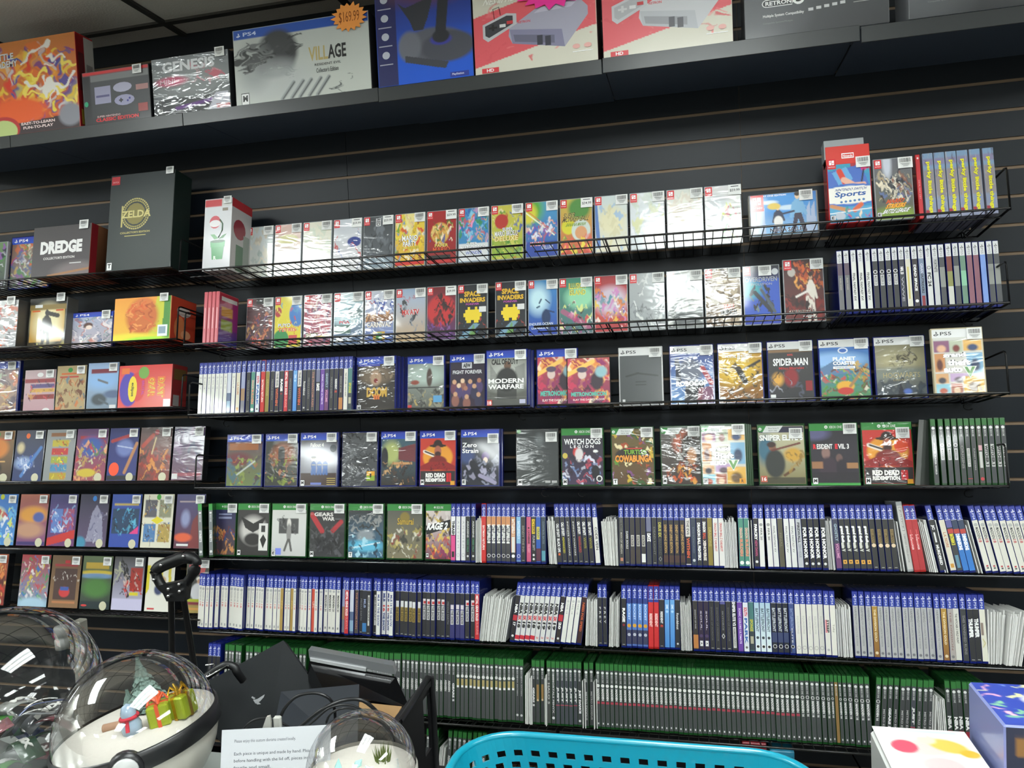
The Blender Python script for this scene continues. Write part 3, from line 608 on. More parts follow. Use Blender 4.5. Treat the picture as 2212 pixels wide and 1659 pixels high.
# four red spined copies standing edge on at the shelf's end
for k in range(4):
    d = .2; x = X_at(437 + 8.6 * k, ZF['r2'] + .1, d); z = ZF['r2'] + d * TT
    o = MB().bev((-.0058, 0, 0), (.0058, .105, .170), .0012).build('game_case', mat('pink_red_case', '#c8606a', rough=.25, coat=.5))
    o.location = (x, -d, z); o.rotation_euler = (-TILT, 0, 0); tag(o, f'{["first", "second", "third", "fourth"][k]} of four pink edged cases at the end of the second shelf', 'game case', 'pink edged cases')
    F = Face(.0085, .166, y=-.0002, z0=.002); F.g(.0, 0, 1, 1, '#c84a58', '#d8808a'); F.r(.35, .3, .65, .7, '#e8b8bc'); F.mb.build('spine_insert', SLEEVE, o)
    if k == 3:
        R = Matrix.Rotation(math.pi / 2, 4, 'Z'); F = Face(.1, .164, y=0, z0=.003); p = Paint('#a82030', '#2a3a8c', 30, 50)
        p.r(.1, .25, .75, .45, '#c88a2c'); p.r(.1, .5, .75, .72, '#8a9a3a'); p.r(.7, .1, 1, .7, '#9a2878', .6); p.put(F); F.r(.1, .06, .95, .14, '#c8c4c0')
        a = F.mb.build('cover_art', SLEEVE, o); a.rotation_euler = (0, 0, math.pi / 2); a.location = (.0061, .0525, 0)

# ================================================================ row 3
G3 = 'blue and white banded game cases on the third wire shelf'
def r3(x0, x1, plat, c0, c1, art, wrap, lab, **k): return cover('r3', x0, x1, k.pop('d', .11), plat, c0, c1, art, wrap, k.pop('st', 'bar'), lab, group=G3, **k)
r3(768, 856, 'ps4', '#221e1c', '#2a2420', lambda p, q: (p.e(.5, .25, .42, .2, '#6a5a48', .6), p.e(.5, .3, .14, .16, '#a88a70', .4), p.e(.5, .36, .05, .05, '#7a1c1c'), p.b(61, 8, ['#3a3028', '#8a7860'], .1, .1, .9, .5, .1, 1), q(R_(.05, .15, .6, .18, '#2a3aa8')), q(T_('DOOM', .28, .56, .78, .74, '#c8a040', .06, out=.05, oc='#5a2c10')), q(T_('III', .45, .7, .6, .78, '#d06a20', .05))), 2, 'black case with a horned demon and gold title', d=.15, rt='M', back=4, backl='horned demon cover')
r3(878, 962, 'ps4', '#8f9a92', '#5a5a52', lambda p, q: (p.e(.5, .25, .5, .2, '#a8b8b0', .7), p.e(.6, .3, .08, .2, '#4a3a34', .3), p.e(.2, .4, .12, .05, '#8a4030', .4), p.r(0, .5, 1, .53, '#2a2a2c'), p.b(62, 20, ['#b8a060', '#3a3a38', '#8a8a7c'], v0=.55, size=.12), q(R_(.7, .72, .92, .84, '#5a9ac8')), q(R_(.04, .88, .14, .96, '#c83a3a'))), 2, 'misty grey case split into two pictures', d=.12)
def crew(p, q):
    R = random.Random(7)
    for i, (u, v) in enumerate(((.12, .42), (.36, .4), (.58, .42), (.84, .4), (.25, .5), (.7, .52), (.45, .56), (.15, .68), (.82, .7), (.48, .74))):
        p.e(u, v + .14, .11, .13, R.choice(['#4a3a68', '#2c2a48', '#6a3a4c', '#8a5a50']), .2); p.e(u, v, .06, .05, R.choice(['#c89a78', '#a8705a', '#e0c0a0']), .2)
    q(R_(.35, .155, .62, .26, '#cfcfd4')); q(T_('AEW', .38, .17, .59, .245, '#1c1c20', .05)); q(T_('FIGHT FOREVER', .1, .29, .9, .355, '#d8d8dc', .03, out=.03))
r3(970, 1050, 'ps4', '#241a30', '#2c1c34', crew, 0, 'dark violet case with a crowd of wrestlers', d=.12)
def soldier(p, q):
    p.e(.5, .35, .6, .3, '#a8aaa4', .8); p.p([(.08, .5), (.08, .12), (.3, .4), (.3, .5)], '#5a5c5a', .5); p.p([(.7, .2), (.95, .12), (.95, .5), (.75, .5)], '#5a5c5a', .5)
    p.e(.52, .16, .09, .09, '#6a5040', .2); p.e(.5, .45, .27, .25, '#2a2c2c', .2); p.r(.25, .5, .75, .85, '#262828', .8); p.r(0, .8, 1, .82, '#8a8a84', .4)
    q(T_('CALL OF DUTY', .14, .16, .78, .26, '#1e1e1e', .04)); q(T_('MODERN', .06, .5, .9, .58, '#f4f4f2', .03)); q(T_('WARFARE', .06, .6, .9, .68, '#f4f4f2', .03)); q(R_(.03, .86, .15, .96, '#c8483a')); q(T_('18', .045, .88, .135, .94, '#fff')); q(R_(.8, .86, .94, .93, '#b8b8d0'))
r3(1049, 1141, 'ps4', '#77796f', '#4a4b48', soldier, 1, 'grey case with a lone soldier and white title', d=.165, back=2, backl='lone soldier cover', h=.172)
def metro(p, q):
    p.b(64, 22, ['#e07a3a', '#f0b058', '#c83a5a', '#8a2a6a', '#f0d8c0'], size=.2); p.l(0, .35, .6, .08, .05, '#f0c060'); p.e(.35, .35, .1, .1, '#d8c0b8', .2); p.e(.35, .25, .13, .06, '#5a4a60', .2)
    p.e(.7, .5, .15, .2, '#3a2c38', .3); p.e(.8, .3, .14, .12, '#8fb8c0', .4); p.b(65, 10, ['#2a2434', '#b02a4a'], v0=.6, size=.12)
    q(T_('METRONOMICON', .1, .72, .9, .81, '#5ab8a8', .05, out=.05, oc='#8a1c2c')); q(T_('SLAY THE DANCE FLOOR', .14, .86, .86, .9, '#e8d8d8'))
r3(1158, 1250, 'ps4', '#b04a48', '#7a2a5a', metro, 0, 'magenta dance case half hidden by its smaller copy', d=.145)
r3(1224, 1320, 'ps4', '#b04a48', '#7a2a5a', metro, 0, 'smaller magenta dance case standing in front', d=.175, st=None, nohead=True, h=.137, shl=DARKP)
r3(1336, 1433, 'ps5', '#4a4e50', '#484c4d', lambda p, q: (p.l(.15, .42, .45, .36, .02, '#2f3234'), p.l(.4, .36, .9, .42, .02, '#2f3234'), q(R_(.38, .58, .62, .6, '#34383a')), q(R_(.38, .63, .62, .65, '#34383a')), q(R_(.08, .88, .14, .95, '#ddd'))), 3, 'plain slate grey case under a white band', shl=mat('white_case', '#c8c8c8', rough=.3), rt=None)
r3(1446, 1544, 'ps5', '#4a5a98', '#5a86b8', lambda p, q: (p.e(.45, .35, .3, .25, '#6a7080', .4), p.p([(.1, .1), (.2, .1), (.25, .55), (.12, .6)], '#2a3040'), p.p([(.35, .55), (.8, .55), (.7, 1), (.3, 1)], '#1c2028'), p.l(.75, .3, .95, .6, .06, '#a03a44'), p.p([(.65, .7), (1, .65), (1, 1), (.6, 1)], '#8a4858', .8), q(T_('ROBOCOP', .14, .6, .84, .69, '#e8e8f0', .05, out=.04)), q(T_('ROGUE CITY', .3, .71, .62, .74, '#ddd'))), 2, 'steel blue case with an armoured policeman shape')
r3(1550, 1650, 'ps5', '#b88a1c', '#7a4a14', lambda p, q: (p.e(.4, .35, .5, .3, '#d8b030', .8), p.b(67, 30, ['#2a2418', '#4a3a1c', '#8a5a2a', '#1c1a14'], .1, .25, .95, .95, .09), p.l(.45, .35, .6, .6, .07, '#1c1812'), p.l(.6, .35, .95, .2, .03, '#2a2218'), q(T_('MORTAL', .18, .2, .42, .25, '#eee', .02)), q(T_('II', .44, .17, .5, .28, '#eee', .05)), q(T_('KOMBAT', .52, .2, .76, .25, '#eee', .02)), q(T_('ULTIMATE', .28, .29, .7, .33, '#e8d8a0', .0)), q(R_(.04, .88, .15, .96, '#ddd'))), 2, 'mustard gold case with dark fighting figures')
r3(1657, 1760, 'ps5', '#3a3838', '#26262c', lambda p, q: (p.r(0, 0, 1, .06, '#8a6a4a'), p.e(.5, .55, .16, .18, '#8a2028', .4), p.e(.2, .58, .12, .12, '#d8a040', .8), p.b(68, 12, ['#15161c', '#4a4c5c', '#9a9ca8'], v0=.4, size=.14, kind=1), q(T_('MARVEL', .44, .22, .56, .25, '#d8504a')), q(T_('SPIDER-MAN', .13, .29, .87, .41, '#f2f2f2', .03)), q(T_('Miles Morales', .25, .43, .78, .47, '#c0282c', .01)), q(R_(.8, .66, .94, .82, '#8a1c24')), q(R_(.05, .87, .16, .94, '#ddd'))), 1, 'near black case with tall white title and orange glow')
r3(1768, 1882, 'ps5', '#3f74c0', '#4f8a4a', lambda p, q: (p.e(.3, .25, .6, .15, '#8fb8e8', .7), p.p([(0, .4), (.3, .25), (.6, .35), (.6, .5), (0, .55)], '#5a7aa0'), p.b(69, 40, ['#4a8a3c', '#c8483a', '#8aa84a', '#e8e0c8', '#6a4430'], v0=.45, size=.09), p.e(.5, .75, .18, .1, '#e0a838', .2), p.e(.5, .84, .16, .07, '#c03a34', .2), p.l(.6, .75, .95, .35, .03, '#a07850'), p.b(70, 12, ['#5a3a2c', '#c8a040'], .6, .3, 1, .6, .08), q(T_('PLANET', .28, .3, .72, .36, '#f4f4f4', .05)), q(T_('COASTER', .28, .37, .72, .43, '#f4f4f4', .05)), q(R_(.28, .45, .7, .49, '#f0f0f0')), q(T_('CONSOLE EDITION', .31, .46, .67, .48, '#3a5a90')), q(E_(.48, .2, .1, .05, '#dfe8f4')), q(E_(.48, .2, .07, .03, '#3f6ab8'))), 1, 'funfair case with blue sky and an orange boat ride')
r3(1888, 2003, 'ps5', '#8a8468', '#5a6268', lambda p, q: (p.e(.5, .3, .5, .2, '#a8a07c', .8), p.b(71, 14, ['#4a4436', '#3a3830'], .3, .15, .8, .4, .09), p.e(.5, .55, .7, .12, '#7a8078', .8), p.b(72, 10, ['#4a5460', '#39414a'], v0=.7, size=.2), p.p([(.48, .72), (.55, .9), (.58, 1), (.4, 1)], '#2a2c38'), p.e(.62, .88, .08, .05, '#5a78c8', .6), q(T_('HOGWARTS', .16, .58, .86, .66, '#b8a878', .0)), q(T_('LEGACY', .35, .68, .66, .71, '#a89868', .0))), 2, 'smoky castle case with thin pale gold title')
def gta(p, q):
    cols = [('#8a5a78', '#e0b090'), ('#b8c0a8', '#7a3a34'), ('#e0b060', '#3a4a70'), ('#c88a58', '#5a2c28'), ('#7aa8c8', '#2a3a5a'), ('#d0a070', '#2c2a38'), ('#b89ac0', '#4a3040'), ('#8ac0d0', '#b05038'), ('#a8604a', '#e0c0a0'), ('#d8a848', '#6a5030')]
    rects = [(0, .05, .33, .27), (.34, .05, .6, .27), (.61, .05, 1, .25), (0, .28, .22, .62), (.66, .28, 1, .66), (0, .64, .28, .82), (.3, .64, .68, .8), (0, .83, .3, 1), (.31, .82, .55, 1), (.56, .7, 1, 1)]
    for (a, b, c, d), (m, n) in zip(rects, cols):
        p.r(a, b, c, d, m); p.e((a + c) / 2, (b + d) / 2 + .04, (c - a) * .28, (d - b) * .3, n, .5); p.r(a, b, c, b + .006, '#1a1a1a'); p.r(c, b, c + .012, d, '#1a1a1a')
    for i, (s_, a, b) in enumerate((('grand', .2, .64), ('theft', .28, .72), ('auto', .2, .56))): q(T_(s_, a, .37 + i * .105, b, .46 + i * .105, '#f8f8f8', .06, out=.06))
    q(G_([(.56, .58), (.84, .58), (.7, .76)], '#dfe4dc')); q(T_('V', .6, .59, .8, .73, '#6a9a5a', .05)); q(R_(.82, .88, .95, .96, '#e09a28')); q(T_('R', .86, .895, .91, .945, '#222'))
def gta_p(p, q): gta(p, q); q(T_('PREMIUM EDITION', .06, .145, .6, .165, '#2a2a2a', .02))
r3(2014, 2128, 'ps5', '#cfcfc8', '#c8c0b8', lambda p, q: gta(p, q), 1, 'glare covered case with comic panel pictures at the shelf end', d=.19, shl=mat('cream_case', '#c4b898', rough=.4))

# ================================================================ row 4
G4 = 'game cases standing face out on the fourth wire shelf'
def r4(x0, x1, plat, c0, c1, art, wrap, lab, **k): return cover('r4', x0, x1, k.pop('d', .12), plat, c0, c1, art, wrap, k.pop('st', 'bar'), lab, group=G4, **k)
r4(488, 568, 'ps4', '#5a3a4a', '#6a7a48', lambda p, q: (p.r(.05, .03, .9, .2, '#9a5a2c'), p.e(.3, .4, .4, .15, '#6a3038', .6), p.b(81, 20, ['#8a9a48', '#a85a34', '#4a6a78', '#3a3440'], v0=.35, size=.14), p.l(.3, .75, .8, .45, .02, '#b8c0b8')), 1, 'orange bannered battle case, first on the fourth shelf')
r4(571, 645, 'ps4', '#2a2c24', '#22241e', lambda p, q: (p.e(.55, .3, .35, .25, '#8a4a28', .6), p.l(.5, .2, .5, .8, .1, '#1a1c1c'), p.b(82, 20, ['#7a8a2c', '#3a3c30', '#a8643a'], v0=.3, size=.11)), 1, 'black and olive case with a cloaked standing shape')
def trio(p, q):
    p.e(.5, .4, .5, .3, '#a8a8b4', .8); p.r(0, .72, 1, 1, '#3a2420')
    for i, u in enumerate((.36, .52, .68)):
        p.e(u, .42, .065, .06, '#e8d4b0', .1); p.e(u, .38, .07, .03, ['#2a2420', '#c8b890', '#d8c8a0'][i], .2); p.e(u, .56, .07, .1, '#3f62a0', .15); p.r(u - .06, .54, u + .06, .555, '#d8c870'); p.l(u - .02, .6, u - .04, .74, .035, '#4468a8'); p.l(u + .03, .6, u + .04, .74, .035, '#4468a8')
    q(T_('Fallout 4', .28, .2, .62, .27, '#e8e8e0', .02)); q(E_(.87, .3, .085, .07, '#3a4046')); q(R_(.3, .92, .58, .96, '#6a78c0'))
    for v in (.84, .875, .91, .95): q(R_(.72, v, .94, v + .01, '#d8c068'))
r4(647, 731, 'ps4', '#4a4a4e', '#8a8a94', trio, 0, 'three small blue suited figures on a grey case', d=.135, rt='M')
r4(737, 817, 'ps4', '#4a4c50', '#3a3c40', lambda p, q: (p.b(84, 26, ['#1c1e22', '#8a8c90', '#5f6266'], size=.2, kind=1), q(T_('ASSEMBLY', .2, .58, .72, .63, '#222')), q(R_(.7, .72, .92, .89, '#e0a020')), q(R_(.7, .8, .92, .89, '#8aa830')), q(R_(.79, .76, .83, .83, '#222'))), 2, 'crumpled silver case with a small rainbow badge', nohead=True)
r4(821, 901, 'ps4', '#3a5a68', '#26201c', lambda p, q: (p.e(.3, .3, .25, .25, '#a8b06a', .7), p.p([(.5, .2), (1, .1), (1, .5), (.5, .45)], '#6a2c34'), p.e(.1, .4, .1, .22, '#1c1e24', .2), p.r(.35, .5, .9, .56, '#c09060'), p.b(85, 20, ['#a8683a', '#2a201c', '#d8a870', '#4a3428'], v0=.5, size=.1)), 2, 'dusk city case with a warm lit street picture')
def cowboy(p, q, xb=0):
    p.e(.5, .4, .42, .28, '#e0962c', .15)
    if xb: p.e(.78, .3, .14, .13, '#d8441c', .05)
    p.e(.5, .16, .24, .035, '#2a1614', .1); p.e(.5, .12, .12, .09, '#2a1614', .1); p.e(.5, .28, .1, .12, '#a8604a', .2); p.e(.5, .34, .09, .06, '#3a1c18', .3); p.e(.5, .5, .26, .13, '#7a1c1a', .2)
    p.l(.12, .28, .36, .36, .045, '#e8dcd0'); p.l(.14, .28, .4, .36, .02, '#2a1c1c'); p.p([(0, .6), (.25, .5), (.75, .5), (1, .6), (1, .68), (0, .68)], '#8c1a1c'); p.b(86, 14, ['#3a1012'], .2, .56, .8, .66, .035)
    p.r(0, .69, 1, 1, '#2c2628'); q(T_('RED DEAD', .18, .76, .7, .84, '#f4f0ec', .06)); q(T_('REDEMPTION', .18, .85, .7, .915, '#f4f0ec', .06)); q(T_('II', .73, .76, .86, .915, '#c8222c', .06)); q(R_(.84, .9, .95, .97, '#e0a030'))
r4(905, 987, 'ps4', '#c83a28', '#a82a20', cowboy, 0, 'orange and red cowboy case under a blue band', rt='M')
r4(994, 1080, 'ps4', '#2a2e3a', '#20222e', lambda p, q: (p.e(.15, .4, .2, .15, '#3a4a78', .7), p.e(.65, .4, .1, .09, '#5a3a78', .3), p.e(.65, .48, .06, .06, '#e8d0c0', .2), p.b(87, 16, ['#3f4454', '#14161e', '#8a8ca0', '#a8a4bc'], .1, .5, .95, .95, .15), p.l(.3, .55, .5, .85, .09, '#1c1e28'), p.l(.5, .8, .9, .95, .05, '#9a94b0'), q(T_('Zero', .05, .24, .42, .32, '#f2f2f2', .02)), q(T_('Strain', .05, .34, .46, .42, '#f2f2f2', .02))), 0, 'dark night ride case with white title', d=.14, stuv=(.84, .17), rt='E', back=1, backl='dark night ride cover')
r4(1114, 1208, 'xb', '#33383a', '#2e3334', lambda p, q: (p.e(.55, .2, .1, .12, '#5a6062', .8), q(E_(.07, .05, .05, .035, '#5a9a5a')), q(R_(.68, .9, .8, .94, '#aaa')), q(R_(.83, .9, .95, .94, '#aaa')), p.l(.2, .42, .8, .44, .004, '#1c2022')), 1, 'empty looking charcoal case with a faint white glint', nohead=True, shl=DARKP, rt='M', stuv=(.83, .15))
r4(1211, 1306, 'xb', '#2c2a34', '#3a2c48', lambda p, q: (p.e(.35, .35, .08, .1, '#c83a3a', .3), p.e(.42, .4, .1, .14, '#d8d0d0', .3), p.b(89, 26, ['#5a78a8', '#c04a5a', '#8a9ac0', '#2a2030', '#d8d8e8'], v0=.4, size=.11), p.e(.82, .75, .1, .14, '#181820', .2), p.e(.82, .33, .06, .03, '#e8e8e8', .1), q(T_('WATCH DOGS', .08, .19, .92, .29, '#f2f2f2', .03)), q(T_('L E G I O N', .22, .3, .76, .35, '#f2f2f2', .03)), q(E_(.1, .48, .06, .05, '#c8b450')), q(E_(.88, .87, .07, .055, '#ddd')), q(E_(.88, .87, .045, .035, '#2a2a30'))), 1, 'violet and black masked figure case with white title', rt='M')
r4(1319, 1415, 'xs', '#6a5a30', '#5a4028', lambda p, q: (p.b(90, 46, ['#a84a28', '#5a8a34', '#c8a83a', '#7a4a7a', '#3a5a2c', '#e8d8a8', '#2a2420'], size=.11, kind=2), p.e(.5, .47, .42, .14, '#2c2420', .1), q(R_(.35, .36, .72, .38, '#c8483a')), q(T_('TURTLES', .3, .39, .82, .47, '#7aa83a', .04, out=.04)), q(T_('COWABUNGA', .1, .48, .94, .6, '#e89a38', .05, out=.06, oc='#5a2410'))), 2, 'wildly coloured comic case with orange painted word', rt='T')
r4(1426, 1516, 'xs', '#5a5652', '#3a2a24', lambda p, q: (p.e(.55, .25, .25, .2, '#b05a40', .6), p.e(.7, .35, .2, .25, '#2c2420', .4), p.e(.78, .5, .12, .14, '#c08a60', .4), p.b(91, 20, ['#d8602c', '#f0a848', '#7a2c18'], .2, .6, .9, .95, .09), p.b(92, 8, ['#8a8680'], .1, .1, .8, .6, .2, 1)), 2, 'smoky war film style case in shiny film', rt='M')
r4(1513, 1614, 'xs', '#cfd0c8', '#c8c0b0', gta_p, 1, 'comic panel case heading a stack of green cases', d=.165, rt='M', back=3, backl='comic panel cover')
r4(1636, 1742, 'xs', '#c8c4a4', '#7a7044', lambda p, q: (p.r(0, 0, 1, .12, '#2c2a44'), p.e(.15, .4, .2, .25, '#3a6a80', .7), p.e(.75, .5, .2, .12, '#c89a3a', .5), p.l(.55, .85, .75, .75, .03, '#5a3a20'), p.b(95, 8, ['#a8843a', '#8a6a30'], .6, .45, 1, .7, .1), p.e(.3, .36, .08, .08, '#8a5a44', .2), p.e(.28, .32, .1, .05, '#3a2420', .3), p.e(.35, .65, .22, .25, '#2c302e', .25), p.l(.3, .42, .9, .3, .022, '#6a3028'), p.r(0, .88, 1, 1, '#2a2a22', .8), q(T_('SNIPER ELITE 5', .05, .18, .95, .275, '#f6f6f2', .05, out=.03, oc='#444')), q(R_(.05, .84, .18, .94, '#c8604a')), q(T_('16', .07, .86, .16, .92, '#fff'))), 1, 'sandy green case with a marksman aiming', stuv=(.8, .16))
r4(1748, 1857, 'xb', '#2a2830', '#2c2430', lambda p, q: (p.e(.1, .05, .3, .12, '#5a5a80', .7), p.e(.32, .42, .09, .12, '#8a6a64', .3), p.e(.6, .52, .07, .08, '#6a504c', .3), p.e(.36, .7, .2, .2, '#3a2c38', .3), p.e(.65, .7, .12, .16, '#28222c', .3), p.r(0, .58, .25, .72, '#c0885a', .6), p.r(.75, .6, 1, .72, '#c8905a', .6), p.r(0, .78, 1, 1, '#241f26', .8), q(T_('R', .08, .34, .15, .42, '#e02836', .06)), q(T_('ESIDENT', .155, .34, .47, .42, '#f2f0ee', .03)), q(T_('E', .52, .34, .575, .42, '#e02836', .06)), q(T_('VIL 3', .58, .34, .8, .42, '#f2f0ee', .03)), q(R_(0.01, .955, .99, .995, '#3f9a44'))), 0, 'dark dusk case with two survivors and a green foot band', rt='M')
r4(1861, 1975, 'xb', '#c8322a', '#a82424', lambda p, q: cowboy(p, q, 1), 2, 'red cowboy case with a bright sun disc under a green band', rt='M', stuv=(.8, .18))

# ================================================================ row 5, green banded
G5 = 'green banded cases on the fifth shelf'
def r5(x0, x1, plat, c0, c1, art, wrap, lab, **k): return cover('r5', x0, x1, k.pop('d', .15), plat, c0, c1, art, wrap, k.pop('st', 'bar'), lab, group=G5, **k)
r5(462, 510, 'xb', '#2a2c58', '#4a3a3c', lambda p, q: (q(R_(.2, .2, .8, .23, '#8a90b0')), q(R_(.2, .26, .8, .3, '#8a90b0')), p.b(101, 20, ['#9a4a3a', '#c88a50', '#3a4a7a', '#6a2a2c'], v0=.45, size=.13)), 0, 'navy case with warm crowd picture, first face out')
r5(511, 583, 'xb', '#3c3a3a', '#2c2a2a', lambda p, q: (p.e(.5, .45, .4, .3, '#c8c4c0', .5), p.p([(.1, .15), (.5, .3), (.9, .15), (.75, .4), (.5, .5), (.25, .4)], '#2a2828'), p.e(.5, .65, .28, .14, '#2c2a2a', .3), q(R_(.68, .38, .95, .88, '#dcdad6')), q(G_([(.72, .68), (.815, .58), (.91, .68), (.815, .84)], '#222')), q(R_(.47 + .28, .42, .87, .54, '#333'))), 0, 'grey and black winged emblem case with white side label', rt='M')
r5(585, 664, 'xb', '#d4d4d0', '#c4c4c2', lambda p, q: (p.r(.2, .18, .78, .52, '#4a4a4a'), p.b(103, 8, ['#6a6a6a', '#2c2c2c'], .2, .2, .78, .5, .08), p.e(.5, .3, .06, .12, '#d8d4ce', .3), p.e(.5, .5, .07, .2, '#8a8886', .3), p.l(.48, .65, .38, .88, .03, '#5a5856'), p.l(.52, .65, .58, .88, .03, '#5a5856'), q(R_(.14, .83, .3, .95, '#7a88e0'))), 0, 'white case with black and white walking photo', rt='E')
r5(667, 747, 'xb', '#2a2a2c', '#333336', lambda p, q: (p.l(.05, .1, .35, .45, .07, '#b02c34'), p.l(.9, .25, .65, .45, .06, '#a82830'), p.b(104, 26, ['#1c1c1e', '#4a4a4c', '#5a5a5e'], v0=.42, size=.12), q(T_('GEARS', .14, .17, .66, .24, '#e0dcd8', .04)), q(T_('WAR', .36, .25, .7, .32, '#e0dcd8', .04))), 1, 'black battlefield case with two red streaks', rt='M')
r5(750, 831, 'xb', '#3a3c3c', '#3a6a88', lambda p, q: (p.b(105, 14, ['#8a8c8c', '#2a2c2e'], v1=.5, size=.2, kind=1), p.e(.5, .55, .25, .14, '#8a9298', .4), p.e(.5, .75, .5, .12, '#5ab0d0', .6), p.l(.1, .8, .9, .68, .015, '#d8f0f8'), p.b(106, 10, ['#1c2c3c', '#a8d8e8'], v0=.6, size=.12)), 2, 'grey over turquoise case wrapped in wrinkled film', rt='T')
r5(834, 915, 'xb', '#5a5a52', '#7a7258', lambda p, q: (p.e(.5, .15, .14, .12, '#8a7838', .3), p.b(107, 24, ['#c8b878', '#8a3a30', '#d8d4c4', '#3a3a34', '#a89850'], v0=.4, size=.12), q(T_('Samurai', .3, .26, .74, .38, '#b89838', .03, out=.03))), 1, 'khaki warrior case with an antique helmet')
r5(918, 976, 'xb', '#d8ccc8', '#6a2440', lambda p, q: (p.b(108, 14, ['#c8a83a', '#3a3034', '#e8e0dc'], v1=.45, size=.16), p.b(109, 22, ['#8a2a5a', '#d86a3a', '#e8c848', '#2c2026', '#b83a3a'], v0=.5, size=.14), q(G_([(.0, .4), (.95, .28), (.95, .42), (.05, .55)], '#1c1c1e')), q(T_('RAGE 2', .08, .34, .86, .47, '#f2f2f0', .05, sh=.8))), 0, 'splashy pink and gold case with slanted white title', st=None, rt='M')
# two slimmer ones at the very end, seen by their spines
for k, px in enumerate((430, 452)):
    d = .21 - .02 * k; z = ZF['r5'] + d * TT; x = X_at(px, z + .1, d)
    o = MB().bev((-.0065, 0, 0), (.0065, .135, .171), .0012).build('game_case', GREENP); o.location = (x, -d, z); o.rotation_euler = (-TILT, 0, math.radians(24 if k == 0 else 20)); tag(o, ['grey spined green case at the start of the fifth shelf', 'second grey spined case turned slightly outward'][k], 'game case', G5)
    F = Face(.0115, .167, y=-.0003, z0=.002); F.r(0, 0, 1, .12, '#3a9a44'); F.r(0, .12, 1, .97, '#7a7e80'); F.e(.5, .17, .3, .02, '#ddd'); F.t('XBOX ONE', .3, .2, .7, .34, '#ddd', .01, rot=1); F.t('STREETS', .2, .5, .8, .72, '#eee', .03, rot=1); F.e(.5, .9, .35, .025, '#ddd'); F.mb.build('spine_insert', SLEEVE, o)

# ================================================================ boxes on the shelves beyond the grabber and on the ledge
def gbox(row, px0, px1, d, h, t, c0, c1, art, label, side='#333333', wrap=3, tilt=10, stk=None, group=None, grid=(70, 60), sidefn=None, horiz=False, top=None, w_=None):
    zb = LEDZ if row == 'led' else ZF[row] + d * TT
    til = 0 if row == 'led' else math.radians(tilt)
    x0 = X_at(px0, zb + h / 2, d - h / 2 * math.sin(til)); x1 = X_at(px1, zb + h / 2, d - h / 2 * math.sin(til)); w = x1 - x0
    if row == 'led': d = min(d, .325)
    o = MB().bev((-w / 2, 0, 0), (w / 2, t, h), .0012).build('game_box', mat('box_card_' + side.strip('#'), side, rough=.5, coat=.2))
    o.location = ((x0 + x1) / 2, -d, zb); o.rotation_euler = (-til, 0, 0); tag(o, label, 'game box', group)
    F = Face(w, h, y=-.0002); p = Paint(c0, c1, *grid, horiz=horiz); p.asp = h / w; pre = []; art(p, pre.append); p.put(F, .004, .004, .996, .996)
    for q in pre: q(F)
    F.mb.build('cover_art', {0: SLEEVE, 1: WRAPT, 2: WRAP, 3: PRINT}[wrap], o)
    if sidefn:
        F = Face(t, h, y=0); sidefn(F); a = F.mb.build('side_art', PRINT, o); a.rotation_euler = (0, 0, math.pi / 2); a.location = (w / 2 + .0003, t / 2, 0)
    if stk: sticker(o, (stk[0] - .5) * w, (1 - stk[1]) * h - .015, 'bar', stk[2] if len(stk) > 2 else 1, y=-.0045)
    return o
GL = 'boxed sets standing along the top ledge'
def academy(p, q):
    p.b(201, 60, ['#e8a030', '#d84028', '#6a3a8a', '#e8d040', '#3a4a9a', '#c8c8cc', '#e8702a'], 0, .1, 1, .9, .12); p.b(202, 14, ['#f0d860', '#e8e4dc'], .4, .1, 1, .7, .16, 1)
    p.e(.3, .75, .35, .14, '#e86028', .4); p.p([(0, .9), (1, .84), (1, 1), (0, 1)], '#3a2c30'); p.e(.12, .93, .2, .14, '#b83030', .05); p.e(.12, .95, .17, .12, '#b8c880', .05); p.e(.9, .85, .13, .12, '#8a8a94', .3)
    q(T_('BATTLE', .03, .12, .3, .19, '#d8d8d8', .03, out=.03)); q(T_('ACADEMY', .02, .2, .34, .27, '#d8d8d8', .03, out=.03)); q(T_('EASY-TO-LEARN', .34, .875, .72, .905, '#f0dcd8', .03)); q(T_('FUN-TO-PLAY', .36, .92, .7, .95, '#f0dcd8', .03))
gbox('led', -22, 168, .325, .285, .07, '#c87a3a', '#c8482c', academy, 'large red box with explosive yellow and violet art at the ledge start', '#b01c20', 3, group=GL, grid=(110, 120), sidefn=lambda F: (F.r(.0, .02, .45, .98, '#8c181c'), F.r(.45, .02, 1, .98, '#b8b4b0'), F.r(.1, .2, .4, .6, '#5a2024'), F.r(.55, .3, .9, .6, '#8a8482'), F.r(.1, .8, .9, .96, '#a08a30')))
def snes(p, q):
    p.r(0, 0, 1, .07, '#c82c30'); p.r(0, .07, .12, 1, '#26262a'); p.r(.12, .07, 1, .2, '#77787a'); p.e(.5, .95, .5, .12, '#2a2a2e', .5)
    q(R_(.18, .3, .42, .62, '#9a98b4')); q(R_(.2, .46, .4, .5, '#5a5680')); q(E_(.6, .36, .14, .09, '#a8a6be')); q(E_(.62, .6, .15, .1, '#9a98b8')); q(R_(.54, .585, .6, .615, '#33333a')); q(R_(.56, .56, .58, .64, '#33333a')); q(E_(.7, .58, .015, .02, '#3a3a8a')); q(E_(.67, .62, .015, .02, '#3a3a8a'))
    q(R_(.8, .35, .98, .45, '#a87a78')); q(R_(.82, .7, .96, .85, '#9a3a38')); q(T_('SUPER NINTENDO', .2, .84, .55, .875, '#d8b8b8', .02)); q(T_('CLASSIC EDITION', .18, .885, .82, .955, '#d02c34', .05)); q(E_(.05, .6, .03, .05, '#2a9a70'))
